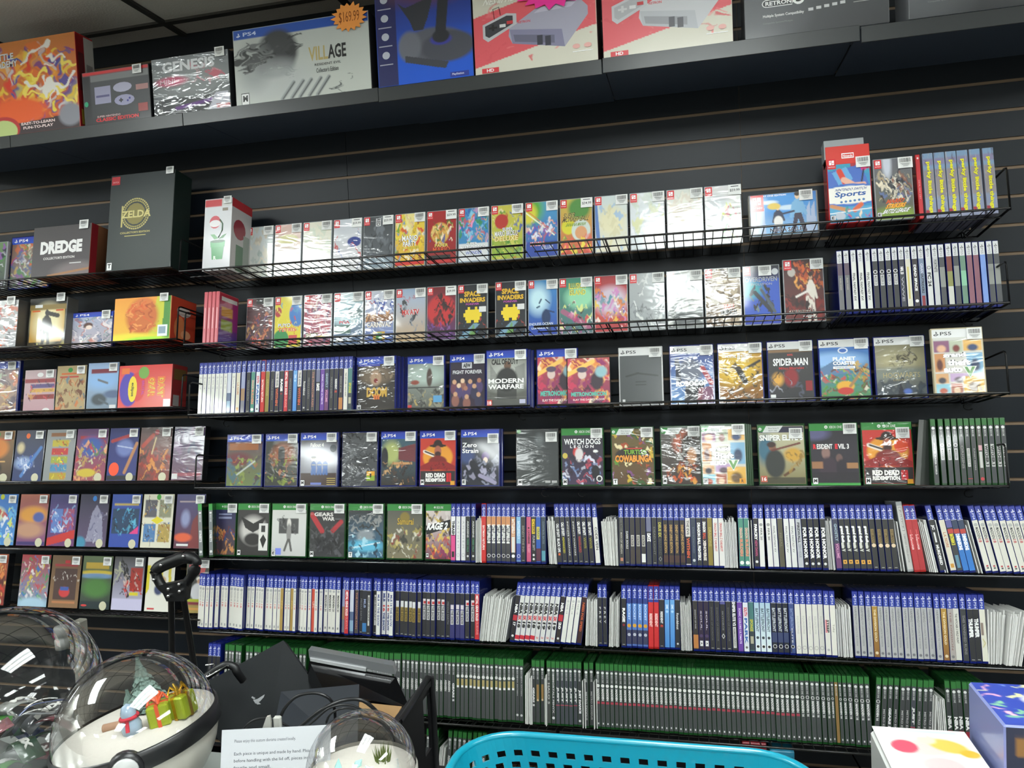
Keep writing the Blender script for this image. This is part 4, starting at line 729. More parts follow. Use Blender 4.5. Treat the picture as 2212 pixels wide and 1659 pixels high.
gbox('led', 180, 324, .325, .158, .07, '#4a4b50', '#2a2b2e', snes, 'small dark box with a red top edge and pictured controllers', '#1a1a1c', 3, stk=(.84, .06, .9), group=GL)
def genesis(p, q):
    p.e(.6, .45, .5, .3, '#8a8e90', .8); p.r(0, .72, 1, 1, '#2c2c30', .7); p.e(.25, .42, .2, .08, '#c8587a', .6); p.b(203, 8, ['#c86a7a', '#d8a8b0'], .5, .2, .9, .5, .07); p.l(.3, .9, .95, .78, .02, '#6a3a8a'); p.p([(.7, 1), (.82, .7), (.98, .7), (1, 1)], '#c8c8d4'); p.r(.82, .9, 1, .98, '#a83038')
    q(T_('GENESIS', .14, .08, .82, .26, '#d8dade', .04)); q(T_('MINI', .1, .38, .3, .46, '#e8b8c8', .03)); q(T_('SEGA', .06, .88, .12, .96, '#eee', .03))
gbox('led', 330, 496, .325, .166, .06, '#7a7e82', '#55585c', genesis, 'film wrapped grey console box with a hang tab', '#2a2c2e', 2, stk=(.9, .02, .9), group=GL)
def village(p, q):
    p.r(0, 0, 1, .13, '#2350a8'); p.e(.33, .36, .15, .3, '#3a3c3e', .25); p.b(207, 16, ['#3a3c3e', '#2e3032'], .36, .14, .5, .55, .04, 1); p.e(.3, .55, .14, .14, '#5a5c5e', .5); p.b(208, 10, ['#3a3c3e', '#c4c8c0'], .3, .55, .45, .75, .03, 1); p.e(.3, .75, .3, .25, '#b8bcbc', .8, op=.7); p.e(.15, .5, .12, .3, '#8a8e8e', .8, op=.6)
    p.b(204, 26, ['#4a4c4c', '#2c2e2e', '#6a6c6c'], .02, .15, .3, .55, .08, 1)
    for x in (.4, .47, .53, .6, .66): p.l(x - .05, .98, x + .04, .8 - x * .05, .013, '#9a9e9e'); p.l(x - .045, .98, x + .045, .8 - x * .05, .004, '#3a3c3c')
    p.b(205, 8, ['#5a5c5c'], .68, .78, .82, .92, .03, 1)
    q(T_('PS4', .08, .045, .18, .095, '#c8d4f0', .02)); ps = lambda F: ps_logo(F, .045, .075, .06, '#e8eefc', F.h / F.w); q(ps)
    q(T_('VILL', .56, .36, .7, .54, '#b8a468', .02)); q(T_('AGE', .7, .36, .83, .54, '#1e1e1e', .03)); q(T_('RESIDENT EVIL', .6, .58, .79, .61, '#3a3a3a', .01)); q(T_("Collector's Edition", .61, .64, .77, .7, '#26282a', .01)); q(lambda F: rating(F, 'M', .045, .84, .06, F.h / F.w))
v = gbox('led', 506, 800, .325, .213, .09, '#b8bcb8', '#c4c8c0', village, 'wide white box with a dark ragged head shape and blue band', '#1c1c20', 3, group=GL, grid=(160, 110))
def burst(n, r0, r1, w, h, seed):
    R = random.Random(seed); return [(w * math.cos(a) * r, h * math.sin(a) * r) for i in range(2 * n) for a, r in [(math.pi * i / n, (r1 if i % 2 else r0) * R.uniform(.93, 1.05))]]
def pstk(parent, loc, w, h, col, text, name, seed, tc='#8a4a20'):
    pts = burst(17, .82, 1.08, w, h, seed); m = MB().prism(pts, -.0006, 0, lin(col)); F = Face(2 * w, 2 * h, y=-.001, mb=m, z0=-h)
    F.t(text, .2, .3, .8, .72, tc, -.005); o = m.build(name, MATT, parent); o.location = loc; return o
bx = v.dimensions.x
pstk(v, (bx / 2 - .055, -.005, .2), .05, .038, '#ee9a4c', '$169.99', 'price_starburst', 1)
def stick_art(p, q):
    p.e(.6, .9, .8, .3, '#1c5ad0', .8); p.r(0, 0, .22, 1, '#24285c'); p.e(.55, .15, .4, .15, '#6a4038', .8, op=.7); p.r(.77, 0, 1, .12, '#7a3038')
    p.e(.6, .66, .33, .15, '#5a5c66', .2); p.e(.75, .7, .28, .14, '#4a4c56', .2); p.e(.35, .66, .12, .14, '#6c6e78', .3); p.p([(.24, .25), (.32, .3), (.62, .22), (.55, .42), (.5, .52), (.4, .52), (.36, .42)], '#33353c'); p.l(.68, .55, .72, .25, .055, '#2c2e34'); p.e(.73, .2, .06, .05, '#3a3c44', .2); p.e(.68, .63, .11, .05, '#3a3c9a', .3); p.e(.68, .6, .09, .06, '#2a2c32', .2); p.p([(.3, .74), (.75, .84), (.72, .9), (.3, .8)], '#40424a')
    for i in range(4): q(R_(.03, .28 + i * .17, .17, .29 + i * .17, '#aab')); q(E_(.1, .2 + i * .17, .04, .035, '#b8bcc8'))
    q(T_('FLIGHT', .8, .02, .97, .06, '#e0a8a8', .02)); q(T_('HOTAS 4', .8, .07, .97, .1, '#e0a8a8', .02)); q(R_(.76, .94, .95, .985, '#2c3c98')); q(T_('PlayStation', .78, .95, .9, .975, '#dde'))
gbox('led', 812, 1019, .325, .29, .1, '#2a2a6a', '#1c58c8', stick_art, 'tall blue box picturing a flight joystick', '#10183a', 3, group=GL, grid=(110, 150))
def hdn(light):
    def f(p, q):
        c = '#e05c64'
        p.p([(0, .28), (1, -.1), (1, .55), (0, .92)], c); p.b(206 + light, 14, ['#e8787c', '#d8545c'], 0, .2, 1, .8, .06); p.r(0, 0, 1, .0, c)
        body = '#c8c8cc' if light else '#a8a6b8'; dk = '#b8bac0' if light else '#8684a0'
        q(G_([(.3, .46), (.52, .26), (.86, .2), (.93, .32), (.93, .42), (.74, .78), (.32, .66), (.29, .56)], body)); q(G_([(.3, .48), (.72, .56), (.74, .78), (.32, .66)], dk)); q(G_([(.5, .32), (.56, .26), (.86, .22), (.8, .3)], '#dcdce0' if light else '#c0bece'))
        q(G_([(.33, .55), (.66, .62), (.66, .72), (.34, .64)], '#9a9aa0' if light else '#6c6a80')); q(R_(.52, .6, .565, .72, '#55555c' if light else '#3a3a46')); q(R_(.585, .62, .63, .74, '#55555c' if light else '#3a3a46'))
        q(T_('RETRON', .37, .39, .47, .42, '#d85058')); q(G_([(.08, .38), (.28, .27), (.36, .29), (.36, .42), (.12, .6), (.08, .55)], '#c4c4c8')); q(G_([(.1, .4), (.28, .3), (.33, .31), (.33, .41), (.13, .55), (.1, .52)], '#b0b0b4' if light else '#3c3c42'))
        q(R_(.13, .42, .2, .445, '#ccc' if light else '#222')); q(R_(.155, .39, .175, .47, '#ccc' if light else '#222')); q(R_(.22, .4, .27, .44, '#ddd')); q(R_(.28, .37, .33, .41, '#c83a40'))
        q(lambda F: F.mb.tube([F.P(.18, .33), F.P(.17, .2), F.P(.22, .18), F.P(.23, .28)], .0008, 4, lin('#222')) if not light else None)
        q(T_('NES in HD!', .1, .06, .38, .14, '#f4f2ea' if light else '#f0eee4', .03, out=.02, oc='#b8a8a0', sh=1)); q(R_(.06, .93, .2, .99, '#d83c44')); q(T_('HD', .1, .94, .16, .98, '#fff', .03)); q(R_(.8, .86, .96, .87, '#fff')); q(E_(.83, .8, .03, .03, '#e8b0a8')); q(E_(.92, .8, .03, .03, '#e8b0a8'))
    return f
t5 = gbox('led', 1023, 1290, .325, .205, .1, '#d4d0c0', '#d8d4c4', hdn(0), 'pink and cream console box with black pictured controllers', '#3a1418', 3, group=GL, grid=(130, 100))
pstk(t5, (t5.dimensions.x * .16, -.006, .19), .098, .045, '#ee3a9a', '$79.99', 'price_starburst', 2, '#8a1c5a')
gbox('led', 1300, 1582, .325, .205, .1, '#d4d0c0', '#d8d4c4', hdn(1), 'pink and cream console box with pale pictured controllers', '#3a1418', 3, group=GL, grid=(130, 100))
def r5n(p, q):
    p.e(.1, .5, .3, .6, '#6a6c70', .9, op=.6); q(lambda F: (F.e(.16, .48, .035, .06, '#e8e8e8'), F.e(.32, .48, .03, .06, '#e8e8e8'), F.r(.16, .42, .34, .54, '#e8e8e8'), F.e(.16, .48, .028, .048, '#3a3b3e'), F.r(.16, .433, .34, .528, '#3a3b3e'), F.e(.385, .45, .045, .1, '#f0f0f0'), F.t('RETRON', .15, .45, .335, .515, '#eee', .03), F.t('5', .365, .39, .41, .51, '#333', .05)))
    q(T_('Multiple System Compatibility', .13, .65, .42, .705, '#e8e8e8', .02)); q(T_('Compatible Systems/Multiple', .13, .77, .34, .8, '#888', .0))
    for i in range(5): q(R_(.45 + i * .055, .63 - i * .01, .485 + i * .055, .675 - i * .01, '#c8c8ca'))
    q(R_(.76, .46, .87, .6, '#6a5a50')); q(T_('HD', .775, .47, .855, .59, '#f8f4ea', .05)); q(R_(.76, .63, .87, .64, '#aaa'))
gbox('led', 1608, 1920, .325, .155, .12, '#5a5c60', '#3a3b3e', r5n, 'black console box with white oval logo, first of the black pair', '#8a8c90', 3, group=GL, grid=(90, 60))
gbox('led', 1962, 2290, .325, .155, .12, '#5a5c60', '#3a3b3e', r5n, 'black console box cut by the picture edge, second of the black pair', '#8a8c90', 3, group=GL, grid=(90, 60))

GA = 'boxes on the short top shelf'
def emblem(p, q):
    p.e(.7, .55, .6, .4, '#4a5050', .9, op=.6)
    def f(F):
        A = F.h / F.w
        for k in range(40):
            a0 = k * 2 * math.pi / 40; a1 = a0 + .12
            for rr, c in ((.2, '#c8bc78'), (.17, '#b0a460')):
                F.k = 3; F.poly([(.42 + .0 + rr * math.cos(a0), .42 + rr / A * math.sin(a0)), (.42 + (rr + .02) * math.cos(a0), .42 + (rr + .02) / A * math.sin(a0)), (.42 + (rr + .02) * math.cos(a1), .42 + (rr + .02) / A * math.sin(a1)), (.42 + rr * math.cos(a1), .42 + rr / A * math.sin(a1))], c)
        F.e(.42, .42, .15, .15 / A, '#8a8048'); F.r(.2, .33, .225, .55, '#c8bc78'); F.t('ZELDA', .2, .385, .66, .46, '#d8cc88', .04, out=.03, oc='#3a3820')
        F.t("COLLECTOR'S EDITION", .2, .6, .66, .62, '#c8bc78', .03); F.r(.27, .64, .6, .648, '#c8bc78'); F.r(.02, .02, .15, .105, '#b83038'); F.t('SWITCH', .04, .07, .13, .085, '#e8c0c0', .0); rating(F, 'T', .02, .9, .085, A)
    q(f)
gbox('a1', 234, 373, .205, .325, .085, '#2a3032', '#343c3c', emblem, 'tall black box with a round gold emblem', '#10201c', 1, stk=(.93, .0, .8), group=GA, grid=(60, 90))
def dredge(p, q):
    p.e(.8, .95, .4, .2, '#7a7072', .6); p.l(.3, 1, 1, .9, .015, '#a87850')
    q(T_('DREDGE', .14, .3, .86, .56, '#e8e6e6', .06)); q(T_("COLLECTOR'S EDITION", .2, .62, .74, .67, '#d8d4d4', .03)); q(R_(.66, .76, .86, .78, '#ccc'))
gbox('a1', 70, 195, .215, .168, .14, '#4c484a', '#544f52', dredge, 'charcoal box with big white word and copper side', '#8a5038', 3, stk=(.88, .02, 1), group=GA, sidefn=lambda F: (F.r(0, 0, .2, 1, '#8c2028'), F.g(.2, 0, 1, 1, '#8a5a3c', '#3c2418'), F.r(.6, .5, 1, 1, '#241812')))
cover('a1', 20, 108, .10, 'ps4', '#8a6a5a', '#7a7a80', lambda p, q: p.b(211, 46, ['#b8a060', '#5a6a9a', '#c8d0b8', '#8a4a9a', '#4a8a4a', '#d8d8e0', '#d86a3a'], size=.14), 0, None, 'blue banded case of jumbled colours behind the charcoal box', group=GA, h=.19)
cover('a1', -75, 14, .12, 'sw', '#6a8a5a', '#3a3a4a', lambda p, q: p.b(212, 30, ['#3a9a3a', '#c8c8d0', '#2a2c3c', '#8a5aa0'], size=.14), 0, None, 'case cut by the picture edge with green and navy blots', group=GA)
GA2 = 'items on the second short shelf'
gbox('a2', -60, 37, .2, .165, .1, '#b8b8b8', '#a8a8ac', lambda p, q: (p.b(213, 26, ['#b03028', '#d8683a', '#e8e0d8', '#6a6c70'], size=.16)), 'silver box with red flame art cut by the picture edge', '#3a3836', 2, stk=(.85, .02), group=GA2)
gbox('a2', 62, 142, .16, .175, .05, '#3a362c', '#2c2a24', lambda p, q: (p.r(0, 0, 1, .13, '#2a2a28'), p.r(.03, .14, .97, .88, '#c89a48'), p.e(.5, .5, .4, .35, '#e8dcb0', .7), p.r(0, .13, 1, .24, '#8a7440'), p.h(.48, .22, .92, '#3a3634', w=1.1), p.l(.5, .3, .78, .36, .05, '#3a3634'), p.b(214, 10, ['#5a4a28', '#c8c060', '#2c2820'], v0=.86, size=.1), q(R_(.15, .13, .35, .19, '#ddd')), q(R_(.08, .24, .3, .27, '#d8642c')), q(R_(.72, .24, .92, .27, '#c8502c'))), 'clear boxed gold and black case with a standing gunman', '#5a5a56', 0, stk=(.85, .0), group=GA2)
cover('a2', 155, 247, .13, 'ps4', '#a8b0c8', '#b8a8b0', lambda p, q: (p.b(215, 40, ['#e8dce0', '#6a7a9a', '#c87a6a', '#f0e8e8', '#4a5a6a', '#6a9a8a'], size=.13), p.e(.4, .28, .12, .1, '#5a3a34', .3), p.e(.42, .34, .08, .07, '#ecd8cc', .3)), 0, 'bar', 'blue banded pastel anime case beside the orange muscle box', group=GA2, h=.125)
gbox('a2', 246, 369, .205, .142, .125, '#e89a3a', '#e8b83a', lambda p, q: (p.p([(.75, 0), (.9, 0), (.88, 1), (.6, 1)], '#c8c83a'), p.p([(.88, 0), (1, 0), (1, 1), (.86, 1)], '#4a8a3a'), p.e(.5, .45, .28, .42, '#c86a30', .3), p.e(.52, .16, .16, .14, '#d8783a', .3), p.b(216, 20, ['#a84a20', '#e89a50', '#d8602c'], .25, .15, .75, .8, .09), p.e(.3, .95, .5, .12, '#e8d83a', .6), p.e(.6, 1, .4, .08, '#a8e03a', .5), q(R_(.78, .66, .95, .92, '#e8ecec')), q(R_(.8, .7, .92, .86, '#8aa0b0'))), 'glowing orange box with muscular torso art and red side', '#b03c24', 3, stk=(.88, .02, .9), group=GA2, sidefn=lambda F: (F.e(.5, .3, .28, .12, '#c8c0b8'), F.r(.24, .27, .76, .31, '#222'), F.e(.35, .7, .22, .28, '#c87a4a'), F.e(.6, .82, .2, .1, '#d89a70')))
GA3 = 'items on the third short shelf'
cover('a3', -55, 40, .13, 'ps4', '#8a7a80', '#a88a70', lambda p, q: p.b(217, 30, ['#6a3a4a', '#c8a878', '#b8c8b0', '#5a5060', '#c87a5a'], size=.15), 2, 'bar', 'wine toned banded case cut by the picture edge, third short shelf', group=GA3, h=.19)
def bands(c): return lambda p, q: [p.r(0, i / len(c), 1, (i + 1) / len(c), x) for i, x in enumerate(c)]
cover('a3', 52, 120, .12, 'nes', '#b8a0a4', '#b89098', lambda p, q: (p.r(0, .2, 1, .3, '#8a3038'), p.r(.2, .32, 1, .42, '#5a4a7a'), p.r(.2, .43, 1, .52, '#c89a48'), p.r(.15, .56, 1, .68, '#8a3434'), p.b(218, 12, ['#c8505a', '#3a3044', '#d8a860'], .1, .3, 1, .7, .09), q(E_(.5, .12, .1, .05, '#ddd')), q(E_(.75, .93, .12, .06, '#ddd'))), 0, 'bar', 'pinkish case of horizontal car pictures', group=GA3, h=.155, name='game_box')
cover('a3', 121, 186, .12, 'nes', '#a8946a', '#b09a74', lambda p, q: (p.r(.15, .15, .85, .2, '#c8642c'), p.r(.1, .22, .75, .26, '#b02c28'), p.b(219, 26, ['#9a5a34', '#c8a878', '#6a4030', '#5a7a88', '#c87a4a'], v0=.3, v1=.95, size=.12), q(E_(.45, .1, .08, .05, '#2a8a3a'))), 0, 'bar', 'tan desert battle case with a green dot', group=GA3, h=.165, name='game_box')
cover('a3', 188, 256, .12, 'nes', '#9ab4d8', '#7a8a98', lambda p, q: (p.e(.5, .35, .6, .2, '#8ab0dc', .8), p.r(.1, .12, .95, .22, '#7a2c3c'), p.l(.35, .35, .65, .42, .03, '#6a6c74'), p.e(.4, .75, .25, .12, '#4a5258', .4), p.l(.4, .75, .7, .85, .03, '#5a646c'), p.e(.85, .65, .3, .08, '#5a6a8a', .5), q(R_(.75, .86, .95, .97, '#ddd'))), 0, 'bar', 'sky blue case with a flying craft over mountains', group=GA3, h=.17, name='game_box')
def dave(p, q):
    p.e(.2, .6, .3, .5, '#d8504a', .7); p.e(.2, .55, .18, .4, '#4a3aa0', .1); p.e(.36, .5, .15, .34, '#c83430', .1); p.r(.04, .05, .2, .2, '#d86a2c')
    q(E_(.27, .55, .085, .3, '#e0c82a')); q(E_(.47, .18, .1, .14, '#6a9a3c')); q(T_('eclipse', .235, .4, .3, .72, '#3a3a20', .03, rot=1)); q(T_('BRUTAL', .44, .36, .49, .7, '#b83a8a', .03, rot=1))
    q(T_('OZAR', .56, .28, .7, .76, '#d86a2c', .05, out=.07, oc='#d8c83a', rot=1)); q(T_('DAST', .74, .28, .88, .76, '#d86a2c', .05, out=.07, oc='#d8c83a', rot=1)); q(R_(.86, .8, .99, .97, '#ddd'))
gbox('a3', 256, 371, .19, .142, .075, '#c8302c', '#d86a60', dave, 'red box with big lettering turned sideways and yellow badge', '#7a2420', 3, group=GA3, sidefn=lambda F: (F.r(.02, .02, .98, .98, '#7a2420'), F.r(.1, .1, .9, .35, '#5a4420'), F.r(.1, .7, .5, .95, '#8a8480')))

GN = 'old console game boxes in clear protectors'
SEAL = lambda u=.78, v=.93: E_(u, v, .12, .085, '#c8c4a8')
def nes(row, x0, x1, c0, c1, art, lab, seal=1, dot=None, wrap=0, **k):
    def a(p, q):
        art(p, q)
        if seal: q(SEAL())
        if dot: q(E_(dot[0], dot[1], dot[3] if len(dot) > 3 else .07, (dot[3] if len(dot) > 3 else .07) * .75, dot[2]))
    return cover(row, x0, x1, .12, 'nes', c0, c1, a, wrap, 'bar', lab, tilt=12.5, group=GN, name='game_box', grid=(52, 70), **k)
B_ = lambda s, n, cols, *a: (lambda p, q: p.b(s, n, cols, *a))
nes('a4', -48, 26, '#8a6a48', '#3a3028', lambda p, q: (p.r(.1, .15, .9, .2, '#a83038'), p.e(.5, .35, .35, .2, '#c87a34', .4), p.e(.4, .75, .3, .15, '#1c1814', .3), p.r(.1, .6, .8, .63, '#d8a868')), 'orange and brown game box cut by the picture edge', dot=(.5, .08, '#3a9a3a'))
nes('a4', 28, 92, '#3a3e50', '#2c3a68', lambda p, q: (p.e(.2, .35, .12, .1, '#c8b890', .8), p.e(.35, .65, .3, .12, '#8aa0c8', .6), p.l(.3, .9, .9, .35, .05, '#4a78b8'), p.b(222, 10, ['#d8dce8', '#3a58a8'], .1, .5, .7, .8, .07)), 'dark space game box with a comet streak', dot=(.42, .12, '#e86a2a'))
nes('a4', 94, 158, '#8f9294', '#888b8c', lambda p, q: [p.r(.22, .2 + i * .16, .8, .34 + i * .16, c) for i, c in enumerate(('#b8a838', '#b83838', '#98a040', '#4a88b0', '#b09a30'))] + [p.b(223, 22, ['#d83a2a', '#e8d83a', '#3a8ac0', '#5a3a28'], .25, .2, .78, .98, .05), p.r(.15, .06, .8, .14, '#8a5a38')], 'grey framed game box with stacked bright picture panels', seal=0)
nes('a4', 160, 229, '#5a3a68', '#9a4a58', lambda p, q: (p.r(.1, .13, .9, .2, '#a02c38'), p.e(.5, .35, .35, .2, '#3a58a0', .5), p.b(224, 34, ['#c8a848', '#b83a38', '#c8c8a0', '#5a7a48', '#7a3a5a', '#e0a070'], v0=.3, size=.1), p.e(.4, .85, .3, .08, '#c8b038', .3)), 'purple edged carnival coloured game box')
nes('a4', 231, 296, '#2a3068', '#2c3478', lambda p, q: (p.l(.1, .25, .85, .12, .05, '#a03034'), p.e(.55, .38, .28, .16, '#6a78b0', .5), p.l(.3, .34, .9, .4, .014, '#b8c0d8'), p.l(.6, .85, .95, .3, .05, '#b07a50'), p.r(0, .9, 1, 1, '#1a1c28')), 'blue space game box with large and small orange dots', dot=(.24, .78, '#f0522c', .17))
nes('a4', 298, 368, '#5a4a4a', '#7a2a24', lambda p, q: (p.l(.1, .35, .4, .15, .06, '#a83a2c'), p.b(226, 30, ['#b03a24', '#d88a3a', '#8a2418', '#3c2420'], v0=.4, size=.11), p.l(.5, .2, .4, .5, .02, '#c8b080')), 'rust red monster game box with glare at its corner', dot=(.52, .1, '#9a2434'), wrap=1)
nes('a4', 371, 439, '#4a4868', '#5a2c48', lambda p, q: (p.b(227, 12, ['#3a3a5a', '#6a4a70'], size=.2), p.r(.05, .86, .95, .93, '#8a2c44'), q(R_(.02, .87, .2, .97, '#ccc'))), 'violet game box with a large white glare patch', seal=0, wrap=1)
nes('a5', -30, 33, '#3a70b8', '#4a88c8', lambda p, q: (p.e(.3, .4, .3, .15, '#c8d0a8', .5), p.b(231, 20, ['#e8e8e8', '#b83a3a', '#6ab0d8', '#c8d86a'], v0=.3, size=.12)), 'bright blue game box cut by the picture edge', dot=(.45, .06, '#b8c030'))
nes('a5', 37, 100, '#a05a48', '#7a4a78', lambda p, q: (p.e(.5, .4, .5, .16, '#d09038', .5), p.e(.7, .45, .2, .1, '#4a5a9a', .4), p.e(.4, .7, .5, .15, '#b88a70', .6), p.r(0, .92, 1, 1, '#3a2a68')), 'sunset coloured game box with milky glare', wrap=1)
nes('a5', 102, 163, '#3a3a70', '#6a3a70', lambda p, q: (p.r(.1, .28, .5, .75, '#5a78b8'), p.r(.52, .28, .92, .7, '#9a4a68'), p.b(233, 24, ['#e8e0e8', '#b03048', '#3a58a8', '#8ab0d8'], .1, .28, .95, .75, .08), p.p([(0, .85), (1, .68), (1, .85), (0, 1)], '#c0302c')), 'navy game box with a red slash across its foot')
nes('a5', 167, 231, '#2c2c44', '#5a4a6a', lambda p, q: (p.p([(.45, .35), (.6, .2), (.8, .4), (.9, .9), (.3, .9)], '#8a88a0'), p.b(234, 12, ['#a8a4b8', '#5a5878'], .35, .35, .9, .9, .08), p.e(.1, .93, .2, .12, '#3a88a8', .4)), 'night castle game box in grey violet', dot=(.5, .09, '#2a78c8'), wrap=1)
nes('a5', 236, 302, '#2c4a9a', '#2c48a0', lambda p, q: (p.r(.08, .17, .92, .22, '#b8a050'), p.r(.05, .27, .95, .75, '#1c3a5a'), p.b(235, 16, ['#3a88b8', '#14202c', '#5ab0d0'], .08, .3, .9, .7, .1), p.p([(.95, .6), (.95, .75), (.65, .75)], '#d83a80')), 'royal blue game box with dark machine picture')
nes('a5', 304, 372, '#d0ccb8', '#d4d0bc', lambda p, q: (p.r(.06, .1, .46, .44, '#5a5860'), p.r(.54, .1, .94, .44, '#8a8a70'), p.r(.06, .55, .46, .9, '#4a78a8'), p.r(.54, .55, .94, .9, '#a8904a'), p.b(236, 40, ['#3a68a8', '#c8a04a', '#8a4030', '#d8d0b0', '#3a2c28'], .06, .1, .94, .9, .06), p.r(.47, .1, .53, .95, '#d4d0bc'), p.r(0, .45, 1, .53, '#d4d0bc'), q(G_([(.3, .49), (.5, .42), (.7, .49), (.5, .56)], '#d8c820'))), 'cream game box divided into four small pictures', seal=0, dot=(.5, .06, '#3a9a30'))
nes('a5', 376, 440, '#3a3a70', '#5a2c3c', lambda p, q: (p.r(.1, .12, .9, .16, '#a09098'), p.p([(.6, .5), (.9, .25), (1, 1), (.5, 1)], '#7a2c30'), p.e(.35, .45, .15, .15, '#8a90b8', .7), p.e(.3, .8, .3, .08, '#d85a34', .4), q(R_(.1, .91, .5, .95, '#ddd'))), 'indigo game box with a fiery landscape, last before the green cases', seal=0)
nes('a6', -50, 12, '#b05a3c', '#8a3028', B_(241, 34, ['#e08a4a', '#c83a30', '#5a2424', '#e8c070'], 0, .1, 1, 1, .14), 'fiery red game box cut by the picture edge')
nes('a6', 40, 104, '#a83a40', '#7a9ab0', lambda p, q: (p.b(242, 36, ['#c83a3c', '#3a9a58', '#e8e0e0', '#4a78b8', '#d8c040'], v0=.1, v1=.85, size=.1), p.e(.5, .95, .5, .12, '#a8c8dc', .5)), 'red game box with tumbling green and white shapes', seal=0)
nes('a6', 106, 171, '#6a5038', '#8a6848', lambda p, q: (p.r(.12, .25, .9, .85, '#4a3430'), p.r(.1, .16, .9, .22, '#9a3038'), p.e(.5, .7, .18, .1, '#c83a3c', .2), p.r(.35, .6, .65, .68, '#3a58a0'), p.r(.1, .87, .9, .92, '#b87a50'), p.b(243, 6, ['#d8d0c8'], .1, .3, .9, .5, .05), q(R_(.45, .1, .62, .16, '#b83038'))), 'brown wooden framed game box with a badge', seal=0)
nes('a6', 173, 239, '#5a6a4a', '#2c3a34', lambda p, q: (p.r(.1, .12, .9, .25, '#b89a38'), p.e(.5, .32, .55, .05, '#c8b038', .4), p.e(.5, .38, .55, .05, '#6a8ab0', .5), p.e(.5, .6, .45, .18, '#4a7a3a', .6), p.r(0, .85, 1, 1, '#1c2c30'), q(E_(.15, .93, .1, .02, '#c83a3a'))), 'green field game box under a rainbow')
nes('a6', 241, 309, '#3c3c3c', '#b8b4cc', lambda p, q: (p.b(245, 7, ['#a8a890', '#222'], .05, .1, .5, .5, .22, 1), p.r(.55, .2, .95, .65, '#a03028'), p.b(246, 12, ['#2c2420', '#c8b8b0', '#c83a30'], .3, .3, 1, .7, .09), p.r(.55, .66, .85, .73, '#d8c830'), p.r(0, .78, 1, 1, '#c4c0dc')), 'game box split into grey stripes and red picture', seal=0)
nes('a6', 313, 375, '#dcd8cc', '#e0ded4', lambda p, q: (p.p([(0, .15), (.12, .15), (.1, .6), (0, .7)], '#d8c830'), p.p([(.45, .1), (.55, .1), (.6, .5), (.5, .5)], '#d0c040'), p.p([(.75, .1), (.85, .1), (.9, .5), (.8, .5)], '#d0c040'), p.e(.5, .42, .2, .08, '#b08a60', .4), p.e(.45, .6, .15, .1, '#3c4468', .4), q(R_(.1, .93, .35, .96, '#c84a4a'))), 'white and yellow tennis game box behind the grabber', seal=0)
nes('a6', 398, 448, '#8a8440', '#a08a4a', lambda p, q: (p.r(0, .08, 1, .75, '#4a4a48'), p.p([(.1, .12), (.9, .1), (.8, .3), (.1, .3)], '#c85a5a'), p.e(.6, .38, .13, .04, '#d8d4c8', .2), p.e(.6, .44, .1, .06, '#b08a70', .2), p.e(.55, .62, .3, .16, '#c8c8cc', .2), p.r(0, .74, 1, .8, '#a8b030'), p.r(0, .8, 1, .86, '#7a2a38'), p.r(0, .9, 1, .95, '#c8904a')), 'golfer game box at the end beside white spines', seal=0)

# ================================================================ cases standing spine out
ST = {}
def sty(k, bg, look, *items, grad=None): ST[k] = (bg, look, items, grad)
t = lambda s, v0, v1, col, u0=.25, u1=.78, b=.02: ('t', s, v0, v1, col, u0, u1, b)
c = lambda v, r, col: ('c', v, r, col)
qd = lambda v0, v1, col, u0=0, u1=1: ('q', v0, v1, col, u0, u1)
foot = qd(.965, .975, '#bbb', .25, .75)
sty('mad', '#dcdad2', 'white spine with grey letters', c(.07, .36, '#a8a8a6'), t('MADDEN NFL', .12, .38, '#77777a', .32, .72, 0), t('18', .4, .5, '#c86a6a', .32, .72), qd(.9, .96, '#9a9a9a', .35, .7))
sty('madr', '#d8d6cc', 'white leaning spine, black and red letters', c(.09, .36, '#b0b0ae'), t('MADDEN', .14, .36, '#3a3a3e'), t('18', .37, .44, '#b84048'), qd(.89, .92, '#b84048', .35, .7), qd(.93, .96, '#555', .35, .7))
sty('mad21', '#d8d6ce', 'white spine with bold black letters', c(.05, .3, '#aaa'), t('MADDEN 21', .14, .52, '#2c2c30', .25, .75, .04), qd(.88, .93, '#888', .3, .7))
sty('gold', '#a88a4a', 'narrow golden spine', t('FIFA', .3, .5, '#c8a860'))
sty('coral', '#c8503c', 'coral red spine', t('UFC', .3, .45, '#e8c0b0'))
sty('multi', '#7a7884', 'slate spine with blue picture', qd(0, .4, '#9aa0c0'), qd(.4, .7, '#a08060'))
sty('mgr', '#c02c30', 'red spine with white letters', t('METAL GEAR SOLID', .03, .6, '#f0e8e4', .2, .8, .04), t('SURVIVE', .62, .9, '#e09090'))
sty('blu', '#5a6a88', 'misty blue and white spine', qd(0, .5, '#c8ccd8'), qd(.7, .95, '#8aa8c0'))
sty('mgs', '#4a4440', 'charcoal spine with faint red letters', t('THE PHANTOM PAIN', .05, .9, '#b87a70', .25, .7))
sty('dk', '#2c2c2e', 'black spine with small grey letters', t('MIDDLE EARTH', .2, .7, '#8a8a8e', .3, .7, 0), foot)
sty('dkb', '#30323a', 'black spine with blue foot', t('MLB', .2, .4, '#9aa8c8'), qd(.75, .95, '#3a78b0'))
sty('dkw', '#2c2c2e', 'black spine with long white label', qd(.1, .8, '#c8c8c4', .3, .72), t('MINECRAFT', .15, .7, '#333', .38, .66), foot)
sty('mlb', '#dcdcd8', 'white spine with navy letters', t('MLB 14 THE SHOW', .08, .8, '#2c3a7a', .25, .78, .03))
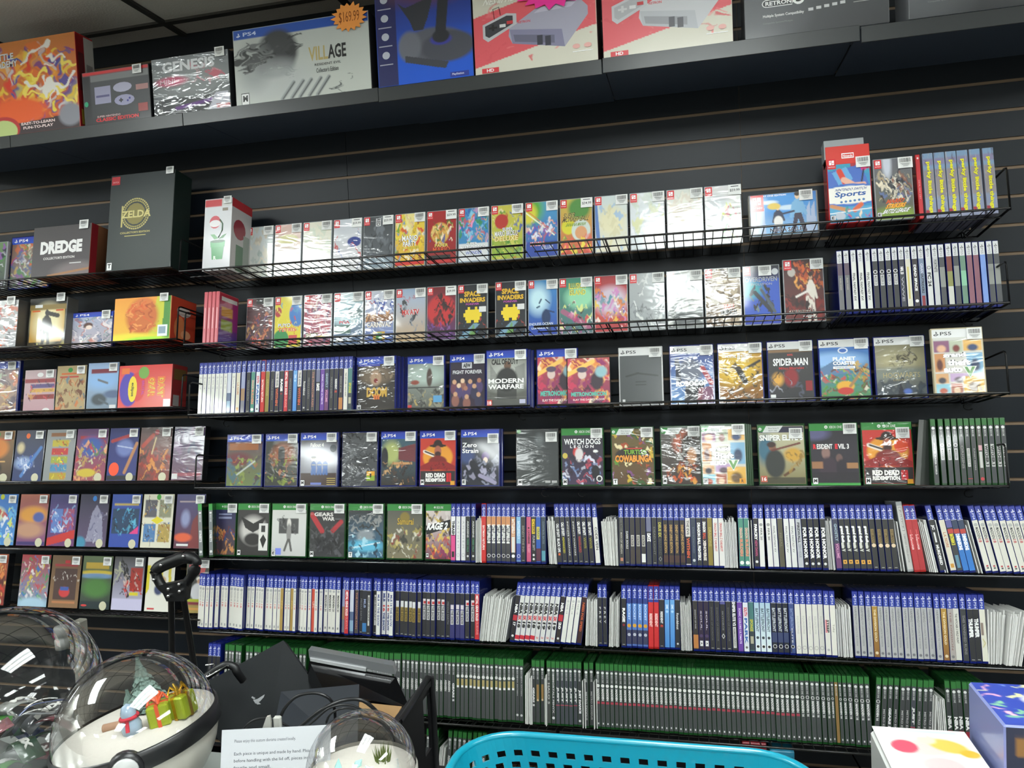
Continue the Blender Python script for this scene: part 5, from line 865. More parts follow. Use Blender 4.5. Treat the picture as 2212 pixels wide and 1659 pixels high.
sty('mlbr', '#dcdcdc', 'white spine with navy and red letters', t('MLB', .06, .25, '#28387a', .2, .8, .05), t('16', .33, .48, '#c83a3c', .2, .8, .05), t('THE SHOW', .5, .92, '#28387a', .2, .8, .05))
sty('nhl', '#303032', 'black spine with white and gold label', qd(.22, .36, '#d8d8d8', .15, .85), qd(.36, .68, '#a08a48', .15, .85), t('THE SHOW', .37, .67, '#4a3c18', .22, .78, .04), foot)
sty('nhlw', '#303032', 'black spine with white and red label', qd(.15, .28, '#d8d0d4', .15, .85), qd(.2, .26, '#c04040', .3, .85), qd(.3, .62, '#d0d0d0', .15, .85), t('THE SHOW', .31, .61, '#3a3a3c', .22, .78, .04), foot)
sty('nhlp', '#38386a', 'purple black spine with white label', qd(0, .25, '#2c2c34'), qd(.26, .36, '#d8d0d4', .15, .85), qd(.38, .7, '#d0d0d0', .15, .85), t('THE SHOW', .39, .69, '#3a3a3c', .22, .78, .04))
sty('nba17', '#2c2a2c', 'black spine with white slanted letters', t('NBA', .2, .4, '#f0f0f0', .2, .8, .05), qd(.44, .56, '#b8303a'), t('17', .6, .68, '#eee', .2, .8, .05), c(.9, .28, '#ddd'))
sty('nba', '#d2d2d0', 'pale spine with heavy black letters', t('NBA', .16, .42, '#242426', .15, .85, .06), t('2K', .44, .56, '#c8404a', .15, .85, .06), t('18', .58, .72, '#242426', .15, .85, .06), qd(.88, .97, '#c8303c'))
sty('nba9', '#d2d2d0', 'pale spine, heavy letters, speckled foot', t('NBA', .16, .42, '#242426', .15, .85, .06), t('2K', .44, .56, '#c8404a', .15, .85, .06), t('19', .58, .74, '#242426', .15, .85, .06), t('2K', .9, .95, '#c84850', .25, .75))
sty('nba20', '#332c2c', 'dark brown spine with white letters', t('NBA', .14, .34, '#f0f0f0', .2, .8, .05), qd(.4, .54, '#b8303a'), t('20', .56, .72, '#f0f0f0', .2, .8, .05), c(.92, .25, '#ddd'))
sty('w', '#dcdcd6', 'plain white spine with tiny grey letters', c(.1, .3, '#c0c0be'), t('NHL 18', .16, .38, '#8a8a8c', .35, .65, 0))
sty('need', '#3a2424', 'dark spine with orange letters', t('NEED FOR SPEED', .12, .75, '#d8683a', .25, .7))
sty('navy', '#2a2c44', 'narrow navy spine', t('NI', .3, .5, '#7a7ca0'))
sty('prey', '#2e2f31', 'black spine with spaced white letters', t('P R E Y', .2, .55, '#dcdcdc', .3, .72, .01), foot)
sty('rage', '#2c2c2e', 'black spine with chunky white letters', t('RAGE', .2, .5, '#f2f0ee', .2, .8, .06), c(.56, .25, '#8a2030'), foot)
sty('rat', '#5a8ad0', 'sky blue spine with a gold blob', qd(0, .1, '#2c3c80'), t('ROCKET', .12, .45, '#d8e8f8', .3, .7), c(.57, .4, '#d8a030'), qd(.66, .96, '#3a3c58'), c(.76, .34, '#b8bcc8'), grad='#4a6ab0')
sty('red', '#c82c2e', 'bright red spine with white letters', qd(0, .06, '#2a3c90'), t('RESIDENT', .3, .58, '#f0c8c4', .2, .8, .05))
sty('bwr', '#2c2c30', 'black spine with white and red letters', t('RESIDENT', .25, .5, '#e8e8e8', .25, .75, .04), t('E', .53, .58, '#c84030', .25, .75, .04), foot)
sty('lblu', '#6aa4dc', 'light blue spine', c(.25, .3, '#a8d0f0'), t('SIMS', .1, .2, '#dcecf8'), grad='#4a8ad0')
sty('rab', '#2c2e32', 'black spine with thin white letters', t('Roundabout', .28, .62, '#e8e8e8', .25, .75, .02), c(.92, .22, '#ccc'))
sty('rug', '#33302e', 'black spine with orange foot', t('SHADOW OF WAR', .18, .58, '#aaa', .35, .65), qd(.7, .98, '#b87a40', 0, 1))
sty('sow', '#2e2438', 'purple black spine with white square', t('SOUL', .2, .6, '#c8c0d0', .4, .7), c(.72, .35, '#4a3a60'), qd(.82, .93, '#e8e8e8', .2, .8), t('A', .85, .9, '#222', .35, .65, .04))
sty('blk', '#303032', 'black spine with faint grey letters', t('SHADOW OF MORDOR', .12, .82, '#6a6a6c', .35, .68, 0), foot)
sty('dia', '#2e2e30', 'black spine with outlined diamond', ('d', .72, '#d8d8d8'), t('SKYFORCE', .2, .6, '#8a8a8c', .35, .65), qd(0, .06, '#5a5a98'), foot)
sty('snp', '#303032', 'black spine with white side label', t('SNIPER ELITE V2', .0, .5, '#eee', .2, .8, .05), qd(.52, .95, '#d4d4d0', .2, .8), t('REMASTERED', .55, .92, '#444', .35, .65))
sty('pur', '#6a3f9c', 'violet spine with white letters', t('SONIC COLORS ULTIMATE', .12, .85, '#e8d8f4', .3, .7), )
sty('wbl', '#d8dce4', 'white spine with blue and red letters', t('SOUTH', .1, .28, '#c84a58', .15, .85, .05), t('PARK', .32, .85, '#3a6ab0', .2, .8, .04), c(.92, .25, '#666'))
sty('grn', '#4a7a78', 'teal over dark spine with yellow label', t('SPONGE', .35, .6, '#c8c030', .2, .8, .04), qd(.6, .98, '#3a4448'), qd(.7, .85, '#b8b49a', .2, .8))
sty('swl', '#a8c4d4', 'icy spine with black ring foot', t('BATTLEFRONT', .12, .6, '#4a5a68', .2, .8, .03), c(.72, .3, '#3a4048'), c(.9, .4, '#f0f0f0'), c(.9, .3, '#222'), grad='#d8e4e8')
sty('swd', '#242830', 'black spine with pale serif letters', t('BATTLEFRONT', .1, .58, '#c8ccd4', .2, .8, .03), qd(.6, .8, '#3a4468'), c(.88, .4, '#e8e8e8'), c(.88, .3, '#222'))
sty('swb', '#3a4c80', 'deep blue spine with pale letters', t('BATTLEFRONT', .1, .5, '#8a98c0'), t('ELITE', .5, .8, '#c8c8d0', .35, .65), qd(.55, .98, '#2a3040', 0, .3), c(.87, .36, '#ddd'), c(.87, .26, '#222'))
sty('ea', '#dad8d0', 'ivory spine with round emblem', t('SQUADRONS', .24, .6, '#a8a8a4', .3, .68, 0), c(.88, .38, '#777'), c(.88, .32, '#dad8d0'))
sty('step', '#dad8d0', 'ivory spine with black and pink word', qd(.3, .56, '#d88a90', .1, .5), t('STEEP', .3, .56, '#2c2c2c', .35, .85, .04), c(.9, .25, '#aaa'))
sty('ivo', '#dddbd2', 'ivory spine with a thin scribble', t('Toby', .38, .55, '#8a8a80', .3, .7))
sty('grey', '#b4b4b4', 'silver grey spine with long thin letters', t('FARMING: ', .04, .3, '#55565c', .3, .68, 0), t('TOM CLANCYS THE DIVISION', .3, .8, '#6a6a70', .35, .65, 0), c(.93, .28, '#77777c'), qd(0, .97, '#9a9aa0', 0, .06), qd(0, .97, '#9a9aa0', .94, 1))
sty('gld', '#b08a3c', 'bronze gold spine with white letters', t('THE DIVISION GOLD', .06, .7, '#f0e4c0', .3, .7), c(.92, .3, '#e0d0b0'), grad='#8a6030')
sty('brn', '#a8a09c', 'warm grey spine with brown letters', t('THE DIVISION', .06, .8, '#7a4a40', .35, .65, 0), c(.93, .28, '#777'))
sty('wit', '#dcdad0', 'ivory spine with plain black letters', t('THE WITCHER 3 WILD HUNT', .1, .68, '#33332f', .3, .68, .02))
sty('ruin', '#3a3c3e', 'charcoal spine with tall serif letters', t('THIS VANISHED RUINS', .12, .88, '#8a8a8a', .3, .75, .01))
sty('ght', '#2c2d2f', 'black spine with slashed white word', t('THUMPER', .18, .55, '#f0f0f0', .1, .85, .07), foot)
sty('can', '#d8d6c8', 'ivory spine with a sketched figure', qd(.26, .5, '#8a7a70', .1, .55), t('A', .55, .75, '#c8c090'))
sty('wwe', '#d84a88', 'pink and white spine with black word', qd(0, .42, '#e8e8e8'), t('THRASH', .1, .44, '#222', .2, .85, .06), qd(.8, .93, '#222', .2, .8))
sty('ant', '#d8d8d8', 'white spine with grey stacked letters', t('A N T H E M', .1, .72, '#9a9aa0', .3, .7, 0), c(.88, .4, '#b0b0b4'), c(.88, .3, '#d8d8d8'))
sty('asc', '#2a2c2c', 'black spine, white then green letters', t('ASSASSINS', .1, .48, '#d0d4d0', .3, .7), t('CREED VALH', .5, .8, '#4a8a6a', .3, .7), c(.9, .25, '#ccc'))
sty('bat', '#c42a28', 'red spine with white italic letters', t('BATMAN RETURN', .2, .75, '#f0d8d4', .25, .75, .03))
sty('bf', '#3c3c3e', 'grey spine, orange head, white letters', qd(0, .2, '#c88a5a'), t('BATTLEFIELD', .18, .55, '#e8e8e4', .15, .85, .05), t('1', .56, .6, '#e8e8e4', .15, .85, .05), c(.88, .4, '#f0f0f0'), c(.88, .3, '#222'))
sty('bf4', '#c08a60', 'orange and white lettered spine', t('BATTLEFIELD 1', .05, .42, '#e8e4e0', .2, .8, .04), qd(.45, .8, '#d8d8d4', .15, .85), qd(.8, 1, '#333'), c(.88, .38, '#eee'))
sty('bfb', '#8ab8dc', 'pale blue spine with ringed foot', t('BATTLEFIELD V', .1, .5, '#d8e4f0'), qd(.6, .98, '#4a5aa8'), c(.88, .38, '#eee'), c(.88, .28, '#3a4898'))
sty('blk2', '#33302e', 'black spine with scratched letters', t('BENDY THE INK', .2, .8, '#8a8480', .25, .7), foot)
sty('pnk', '#c85a7c', 'rose pink spine', c(.25, .2, '#2c2428'), t('CATHERINE', .3, .6, '#3a2830', .3, .75, .04), t('FULL BODY', .62, .8, '#e0a0b4'))
sty('yel', '#2c2c2c', 'black spine with yellow block', qd(.05, .38, '#d8b820', .1, .8), t('CYBER', .08, .36, '#5a4a10'), t('PUNK 2077', .42, .75, '#aaa'), c(.85, .25, '#ddd'), c(.94, .25, '#ddd'))
sty('byl', '#2c58a8', 'blue spine with yellow oval label', qd(.22, .5, '#c8b848', .1, .8), t('CRASH', .26, .46, '#3a6a3a'), qd(.7, .98, '#5a3040'))
sty('dbl', '#34404c', 'dark slate spine with teal foot', t('CONTROL BATES', .1, .6, '#6a7a88', .3, .7), qd(.75, .97, '#5a98a8', .1, .9))
sty('cod', '#303032', 'black spine, white letters, orange end', t('CALL OF DUTY', .15, .45, '#e8e8e8', .2, .8, .04), t('BLACK OPS', .48, .78, '#e8e8e8', .2, .8, .04), qd(.8, .85, '#d8683a', .3, .7))
sty('cody', '#303032', 'black spine, white and yellow letters', t('CALL OF DUTY', .12, .42, '#e8e8e8', .2, .8, .04), t('ADVANCED', .44, .8, '#c8c02c', .3, .7, .02), foot)
sty('codt', '#2e2e30', 'black spine with fine white letters', t('INFINITE WARFARE', .1, .85, '#d0d0d0', .35, .65, .01), foot)
sty('codr', '#2e2e30', 'black spine, white and crimson letters', t('CALL OF DUTY', .1, .38, '#f0f0f0', .2, .8, .05), t('VANGUARD', .42, .78, '#a82c34', .25, .75, .03), foot)
sty('codw', '#2e2e30', 'black spine, white and olive letters', t('CALL OF DUTY', .1, .4, '#f0f0f0', .2, .8, .05), t('WWII', .44, .68, '#8a8434', .25, .75, .04), foot)
sty('vein', '#dedcd6', 'white spine with black serif letters', t('CODE VEIN', .22, .72, '#2a2a2a', .3, .85, .02))
sty('mom', '#3a3a38', 'dark spine with faint serif letters', t('DARK PICTURES', .02, .3, '#6a6a66'), t('MAN OF MEDAN', .32, .78, '#a8a49a', .3, .7), qd(.87, .94, '#b87a60', .25, .8))
sty('ds', '#313233', 'black spine with white serif letters', t('DARK SOULS', .3, .68, '#dcdcdc', .3, .72, .02), foot)
sty('dth', '#33302e', 'black spine with boxed white word', qd(.38, .62, '#c8c4bc', .2, .85), qd(.4, .6, '#33302e', .28, .77), t('DETROIT', .41, .59, '#c8c4bc', .33, .72, .02), qd(.7, .97, '#3c342e'))
sty('dths', '#33302e', 'black spine, boxed word, white foot sticker', qd(.38, .62, '#c8c4bc', .2, .85), qd(.4, .6, '#33302e', .28, .77), t('DETROIT', .41, .59, '#c8c4bc', .33, .72, .02), qd(.78, .96, '#e0e0dc', .1, .9))
sty('dayz', '#3c3d42', 'grey black spine with white bold word', qd(0, .3, '#6a6c88'), t('DAYZ', .34, .52, '#f0f0f0', .15, .9, .07))
sty('dlt', '#303030', 'black spine with dim letters', t('DEAD LIGHT', .2, .8, '#6a6a6a', .3, .7), foot)
sty('deus', '#2a2a2a', 'black spine with yellow word', t('DEUS EX', .1, .42, '#b8b050', .2, .8, .04), t('MANKIND', .45, .8, '#4a4a4a'), ('d', .88, '#888'))
sty('div', '#2c2826', 'black spine with amber letters', qd(0, .05, '#2c3c90'), t('DISNEY LIVING', .15, .5, '#c8a060', .25, .75), t('EDITION', .52, .75, '#c8a060', .25, .75), qd(.8, .95, '#4a342c'))
sty('evl', '#d0ccc8', 'white over brick spine, ragged letters', t('THE EVIL', .05, .38, '#333', .25, .75), qd(.4, .98, '#2c2624'), t('WITHIN', .42, .85, '#c8583a', .2, .8, .05))
sty('dne', '#303a4c', 'dark navy spine with pale oval', t('DISHONORED', .2, .75, '#5a6478', .3, .7), c(.9, .3, '#c8ccd0'))
sty('dbf', '#2c2c2e', 'black spine with bold white words', t('DRAGON BALL FIGHTERZ', .1, .9, '#f0f0f0', .2, .8, .05))
sty('dbx', '#302a28', 'black spine with white and red words', t('DRAGON', .08, .3, '#e8e8e8', .2, .8, .05), t('BALL', .32, .45, '#c84a38', .2, .8, .05), t('XENOVERSE', .47, .9, '#e8e0d8', .2, .8, .05))
sty('khk', '#8a7a34', 'olive gold spine', t('DRAGONS', .2, .6, '#b8a860', .25, .75))
sty('kak', '#dcdad6', 'white spine with red stacked letters', t('DRAGON BALL Z', .1, .45, '#c04848', .25, .75, .03), t('KAKAROT', .47, .7, '#c04848', .25, .75, .03))
sty('dq', '#4a8a78', 'jade spine with rainbow letters', t('DRAGON', .2, .42, '#d8b0a0', .2, .8, .05), t('BUILDERS', .44, .8, '#d88a70', .2, .8, .05), c(.93, .4, '#e8e8e4'))
sty('far', '#2c2a2c', 'black spine, white word, pink word', t('FARCRY', .12, .45, '#f2f2f2', .2, .8, .06), t('NEW DAWN', .46, .78, '#b84878', .25, .75, .03), c(.9, .3, '#ddd'))
sty('fifa', '#dedcd8', 'white spine with pale round emblem', c(.13, .35, '#9a9a98'), t('FIFA 20', .2, .45, '#4a4a4a', .3, .7))
sty('ffo', '#5a5644', 'khaki spine with dim letters', t('FINAL', .3, .6, '#7a7660', .3, .7))
sty('ff', '#dcdcda', 'white spine with slender letters', t('FINAL FANTASY XV', .16, .7, '#55555a', .3, .65, .01))
sty('fire', '#b8bac0', 'silver spine with stencil letters', t('FIREWALL', .08, .5, '#3a3a40', .25, .75, .04), t('ZERO HOUR', .52, .8, '#8a8c94'))
sty('hon', '#262626', 'black spine with wide white letters', t('FOR HONOR', .18, .82, '#f4f4f4', .15, .85, .05), c(.92, .28, '#ddd'))
sty('gho', '#6a3a68', 'plum spine with pale letters', qd(0, .5, '#3a3c50'), t('GHOSTLY', .1, .45, '#a8c0d0'), t('VOLUME', .5, .8, '#d89ac0'))
sty('gta', '#262728', 'black spine, white blocks, amber badge', t('grand theft', .14, .48, '#f4f4f4', .1, .8, .07), t('auto V', .48, .66, '#d8d8d0', .1, .8, .07), qd(.83, .91, '#d8a040', .15, .85), c(.87, .15, '#4a3010'))
sty('god', '#262728', 'black spine with tan block and oval', qd(.2, .48, '#8a7448', .15, .75), t('HITMAN', .22, .46, '#5a4a28'), c(.53, .4, '#e0c8a8'), foot)
sty('slv', '#c4c4c0', 'tall silver slipcase with framed word', qd(.02, .4, '#8a8a88', .25, .75), qd(.03, .39, '#c8c8c4', .3, .7), t('JUSTICE', .06, .36, '#6a6a68', .35, .65), t('LIMITED STEELBOOK', .45, .9, '#8a8a88', .35, .65))
sty('hit', '#b02830', 'crimson spine with white streak', t('Infamous', .3, .6, '#f0c8c8', .25, .75, .03), qd(.2, .5, '#d85a5a', .45, .6))
sty('jc', '#28292a', 'black spine with white dashes', t('JC', .1, .2, '#eee', .2, .8, .05), qd(.25, .45, '#ddd', .35, .65), t('MURDERED', .5, .9, '#eee', .25, .75, .04))
sty('lan', '#d4cebc', 'cream spine with orange word', t('L.A. NOIRE', .25, .55, '#b86a40', .25, .75, .02), qd(.87, .95, '#c89038', .2, .8))
sty('lgo', '#34363c', 'dark spine, red tag, yellow word', qd(.18, .27, '#b84038'), t('BATMAN 3', .28, .5, '#d8d030', .15, .85, .06), qd(0, .15, '#5a5a9a'), qd(.7, .95, '#5a88a0', .2, .8))
sty('lgd', '#2a64a8', 'blue spine, red tag, white word', qd(0, .18, '#2c3c58'), qd(.18, .27, '#b84038'), t('DIMENSIONS', .28, .6, '#f0f4f8', .15, .85, .06), grad='#2a78c8')
# white-banded and green spines
sty('bal', '#6a6a6c', 'grey spine with dusk picture head', qd(0, .25, '#5a4a58'), t('ALAN WAKE', .3, .55, '#b0a8a0', .35, .65))
sty('ffx', '#d8d8d4', 'white spine, stacked black letters', t('FINAL FANTASY XVI', .22, .78, '#4a4a4a', .2, .7, .03))
sty('mdx', '#333436', 'black spine, white ring and label', c(.22, .42, '#eee'), c(.22, .3, '#333436'), qd(.28, .5, '#d0d0d0', .15, .85), t('MADDEN 24', .3, .48, '#444'))
sty('wwx', '#3a3c44', 'black spine with torn white word', t('NHL 23', .15, .3, '#eee', .2, .8, .05), t('WWE', .35, .85, '#9a9aa4', .25, .7))
sty('bdl', '#d4d0c0', 'cream spine with yellow picture', qd(.15, .8, '#c8b860', .3, .6))
sty('dsp', '#3a3436', 'black spine with white gapped words', t('DEAD SPACE', .12, .65, '#f0f0f0', .25, .75, .05), c(.85, .35, '#eee'))
sty('fc', '#d0d0d0', 'silver spine with large italic mark', c(.2, .38, '#333'), c(.2, .28, '#d0d0d0'), t('FC 24', .3, .58, '#2c2c2c', .15, .8, .04))
sty('fot', '#c4c4c6', 'pale spine with framed word', t('FORTNITE', .05, .3, '#444', .2, .8))
sty('out', '#7a88a0', 'blue grey spine with black word', t('GRAN', .1, .3, '#ccd'), t('OUTRIDERS', .3, .7, '#222', .25, .75, .03), qd(.75, .95, '#8a2c34', .2, .8))
sty('pla', '#6a4a4c', 'dark picture spine under glaring film', qd(0, .3, '#7a4038'), qd(.3, .6, '#8a8a50'), qd(.6, 1, '#c8c8c0'))
sty('plb', '#4a4c50', 'grey picture spine under glaring film', qd(.2, .6, '#8a8c88'))
sty('plg', '#6a8a78', 'green tinted spine under glaring film', qd(.3, .6, '#8ac0a0'))
sty('plr', '#8a5a68', 'rose tinted spine under glaring film')
sty('plu', '#7a98d8', 'blue spine under glaring film')
sty('xmg', '#3c3e40', 'grey spine with white capital letters', t('MONSTER HUNTER WORLD', .3, .85, '#d8d8d8', .35, .68, .03))
sty('xme', '#44464a', 'grey spine, ring emblem, boxed letters', c(.34, .42, '#e0e0e0'), c(.34, .3, '#444'), qd(.4, .6, '#c8c8c8', .15, .85), t('MADDEN', .42, .58, '#444', .3, .7))
sty('xor', '#3c3e40', 'grey spine with wide serif letters', t('ORIGINS', .35, .75, '#8a8a86', .25, .75, .02))
sty('xrd', '#3c3e40', 'grey spine, white label, red dash', qd(.4, .72, '#c8c8c4', .2, .8), t('RED DEAD II', .42, .7, '#444', .35, .65), qd(.92, .93, '#b03038'))
sty('xsn', '#404244', 'grey spine with slim letters', t('SUNSET RIDERS', .4, .78, '#9a9a98', .35, .65))
sty('xsw', '#4a4644', 'brown grey spine, pink tag, red foot', qd(.35, .44, '#d0a0a8', .15, .85), qd(.46, .74, '#c8c8c4', .2, .8), c(.93, .4, '#c84048'))
sty('xwt', '#44464a', 'grey spine with zigzag white label', qd(.33, .72, '#c4c4c2', .15, .85), t('WITCHER 3', .35, .7, '#3a3a3c', .2, .8, .06))
sty('xg', '#4a4c4d', 'grey spine with white dotted letters', t('XBOX ONE', .02, .16, '#c8c8c8', .3, .7), t('ASSASSIN', .34, .55, '#d0d0ce', .2, .8, .05))
sty('x18', '#4a4c4d', 'grey spine, white ball, gold letters', c(.25, .42, '#e0e0de'), qd(.3, .42, '#b0a068', .2, .8), qd(.42, .46, '#eee', .2, .8))
sty('xct', '#444648', 'grey spine with long thin white letters', t('FIFA SIXTEEN', .22, .55, '#c0c0be', .4, .65), c(.9, .32, '#ccc'))
sty('xwl', '#3e4042', 'grey spine with white word', t('GEARS 5', .38, .72, '#eee', .25, .75, .05))
sty('xgd', '#3e4042', 'grey spine with bronze label', qd(.32, .58, '#9a7a48', .2, .8), c(.6, .3, '#d0b890'))
sty('xha', '#4a4c4a', 'grey spine with spaced letters', t('HALO 5', .28, .66, '#c8c8c4', .25, .75))
sty('ximo', '#3e4042', 'grey spine, long white capitals', t('IMMORTALS FENYX', .12, .82, '#d8d8d6', .3, .7, .03), c(.9, .36, '#ddd'))
sty('xj', '#44464e', 'grey spine, white top word, pink dash', t('JUST', .34, .62, '#e0e0de', .2, .8, .06), qd(.66, .675, '#a84858'))
sty('xjd', '#3c3e40', 'grey spine, white boxed words', t('JUST DANCE', .38, .8, '#eee', .15, .85, .06), c(.93, .3, '#ddd'))
sty('xm', '#444648', 'grey spine, white ball, red dash', c(.28, .42, '#e4e4e2'), t('MADDEN', .33, .54, '#dcdcda', .22, .78, .06), qd(.56, .6, '#a84050', .1, .9), qd(.93, .96, '#ddd', .35, .65))
sty('xmw', '#444648', 'grey spine with hollow ball and letters', c(.28, .42, '#d8d8d6'), c(.28, .28, '#55575a'), t('MADDEN 16', .33, .6, '#dcdcda', .22, .78, .06), qd(.93, .96, '#ddd', .35, .65))
sty('xth', '#3e4042', 'grey spine with slim white words', t('METRO EXODUS', .4, .9, '#b8b8b6', .3, .7, .02))
sty('xn', '#3e4042', 'grey spine, slanted letters, red foot', t('NBA', .45, .66, '#e8e8e6', .15, .85, .06), qd(.68, .85, '#8a2030'))
sty('tan', '#8a6a40', 'thin tan spine')

ORD = 'first second third fourth fifth sixth seventh eighth ninth tenth eleventh twelfth thirteenth fourteenth fifteenth sixteenth seventeenth eighteenth nineteenth twentieth'.split()
TENS = {2: 'twenty', 3: 'thirty', 4: 'forty', 5: 'fifty', 6: 'sixty', 7: 'seventy'}
def ordw(n): return ORD[n - 1] if n <= 20 else (TENS[n // 10] + '-' + ORD[n % 10 - 1] if n % 10 else TENS[n // 10][:-1] + 'ieth')
SHN = {'r2': 'the second shelf', 'r3': 'the third shelf', 'r4': 'the fourth shelf', 'r5': 'the fifth shelf', 'r6': 'the sixth shelf', 'r7': 'the seventh shelf', 'r8': 'the lowest shelf'}
SPN = []           # (object, look, row, X)
SPM = {}
def spine_insert(plat, key, tk):
    kk = (plat, key, round(tk, 4))
    if kk in SPM: return SPM[kk]
    bg, look, items, grad = ST[key]
    F = Face(tk - .0016, .166, y=-.0003, z0=.0035); asp = F.h / F.w
    if plat == 'ps4':
        v0 = .215
        if key == 'slv': v0 = .0
        else:
            F.g(0, 0, 1, v0, '#2b3796', '#2f46a6'); ps_logo(F, .5, .07, .055, '#f0f2fa', asp); F.t('PS4', .3, .11, .72, .2, '#e8ecf8', .0, rot=1)
            if lum(bg) < .25: F.r(0, v0 - .006, 1, v0, '#dfe2ea')
    elif plat == 'ps5':
        v0 = .2; F.r(0, 0, 1, v0, '#d6d6d8'); ps_logo(F, .5, .065, .05, '#3a3a3e', asp); F.t('PS5', .28, .1, .68, .185, '#7a7a80', 0, rot=1)
    else:
        v0 = .1; F.r(0, 0, 1, v0, '#2b6c30')
    if grad: F.g(0, v0, 1, .985, bg, grad)
    else: F.r(0, v0, 1, .985, bg)
    V = lambda v: v0 + v * (.985 - v0)
    if plat == 'xb': F.e(.5, .145, .34, .34 / asp, '#dcdedc', 10); F.t('XBOX ONE', .3, .17, .72, .3, '#b8bab8', .03, rot=1); V = lambda v: .1 + v * .885
    if plat == 'xr': F.e(.5, .135, .36, .36 / asp, '#dcdedc', 10); F.t('XBOX ONE', .3, .165, .72, .27, '#b8bab8', .03, rot=1); V = lambda v: .1 + v * .885
    for it in items:
        k = it[0]
        if k == 't': F.t(it[1], it[5], V(it[2]), it[6], V(it[3]), it[4], it[7], rot=1)
        elif k == 'c': F.e(.5, V(it[1]), it[2], it[2] / asp, it[3], 10)
        elif k == 'q': F.r(it[4], V(it[1]), it[5], V(it[2]), it[3])
        elif k == 'd':
            v, r = V(it[1]), .35; F.poly([(.5 - r, v), (.5, v + r / asp * 1.6), (.5 + r, v), (.5, v - r / asp * 1.6)], it[2]); F.poly([(.5 - r * .6, v), (.5, v + r / asp), (.5 + r * .6, v), (.5, v - r / asp)], bg)
    SPM[kk] = F.mb.mesh('spine_insert', SLEEVE if plat != 'ps5' else WRAPT)
    return SPM[kk]
def lum(h): return sum(lin(h)) / 3
RS = random.Random(11)
def spines(row, plat, ox, s, d, runs, lean=0, jit=.004, dz=0, oy=0, tmax=.0146, group=None, sk=None):
    """runs: [(style, [crop pixel centres of the spine heads])]."""
    xs = []
    hgt = .172
    for key, cs in runs:
        for cx in cs: xs.append((key, X_at(ox + cx / s, ZF[row] + d * TT + hgt * .93, d - .168 * math.sin(TILT))))
    xs.sort(key=lambda a: a[1])
    for _ in range(3):      # even out runs that stand tight
        n_ = [x for _k, x in xs]
        for i in range(1, len(xs) - 1):
            a_, b_, c_ = xs[i - 1][1], xs[i][1], xs[i + 1][1]
            if c_ - a_ < .036: n_[i] = .5 * b_ + .25 * (a_ + c_)
        xs = [(k_, x) for (k_, _x), x in zip(xs, n_)]
    for i, (key, X) in enumerate(xs):
        gaps = [abs(xs[j][1] - X) for j in (i - 1, i + 1) if 0 <= j < len(xs)]
        tk = min([tmax] + [g - .0002 for g in gaps]) if gaps else tmax
        tk = max(round(tk * 2000) / 2000, .004)
        if gaps and min(gaps) < tk: tk = max(min(gaps) - .0001, .003)
        le = math.radians(lean); dd = d + RS.uniform(-jit, jit)
        shm = {'ps4': BLUEP, 'ps5': BLUEP, 'xb': GREENP, 'xr': GREENP}[plat] if key not in ('slv', 'red', 'bat', 'hit') else (CLEARP if key == 'slv' else REDP)
        mk = (shm.name, round(tk, 5)); h = hgt + (.008 if key == 'slv' else 0)
        if mk not in SPM: SPM[mk] = MB().bev((-tk / 2, 0, 0), (tk / 2, .135, h), .0011).mesh('game_case', shm)
        o = bpy.data.objects.new({'ps4': 'blue_game_case', 'ps5': 'white_topped_game_case', 'xb': 'green_game_case', 'xr': 'green_game_case'}[plat], SPM[mk]); COL.objects.link(o)
        xb = X - math.sin(le) * .168 * .95
        o.location = (xb, -dd, ZF[row] + dd * TT + abs(math.sin(le)) * tk / 2 + .0004 + dz); o.rotation_euler = (-TILT, le, 0)
        a = bpy.data.objects.new('spine_insert', spine_insert(plat, key, tk)); COL.objects.link(a); a.parent = o
        SPN.append((o, ST[key][1], row, xb, plat))
SHEET = None; PAP = {'n': 0}
def papers(row, px0, px1, ox, s, d, lean0=0, lean1=None, label='', h=.128, step=.0027):
    global SHEET
    if SHEET is None: SHEET = [MB().box((-.001, 0, 0), (.001, .126, h + .006 * (k - 1))).mesh('paper_sleeve', mat('white_paper_sleeve', '#e2e2df', rough=.6, nz=(60, '#cfcfcc'))) for k in range(3)]
    z = ZF[row] + d * TT
    a = X_at(ox + px0 / s, z + .12, d - .02); b = X_at(ox + px1 / s, z + .12, d - .02); n = max(2, int((b - a) / step)); l1 = lean0 if lean1 is None else lean1
    for i in range(n):
        f = i / max(n - 1, 1); le = math.radians(lean0 + (l1 - lean0) * f + RS.uniform(-.15, .15)); dd = d + RS.uniform(-.008, .004)
        o = bpy.data.objects.new('paper_sleeve', RS.choice(SHEET)); COL.objects.link(o)
        o.location = (a + (b - a) * f - math.sin(le) * .12, -dd, ZF[row] + dd * TT + .001); o.rotation_euler = (-TILT, le, RS.uniform(-.003, .003))
        tag(o, 'thin white paper sleeve in the bundle ' + label, 'paper sleeve', 'paper sleeves ' + label)

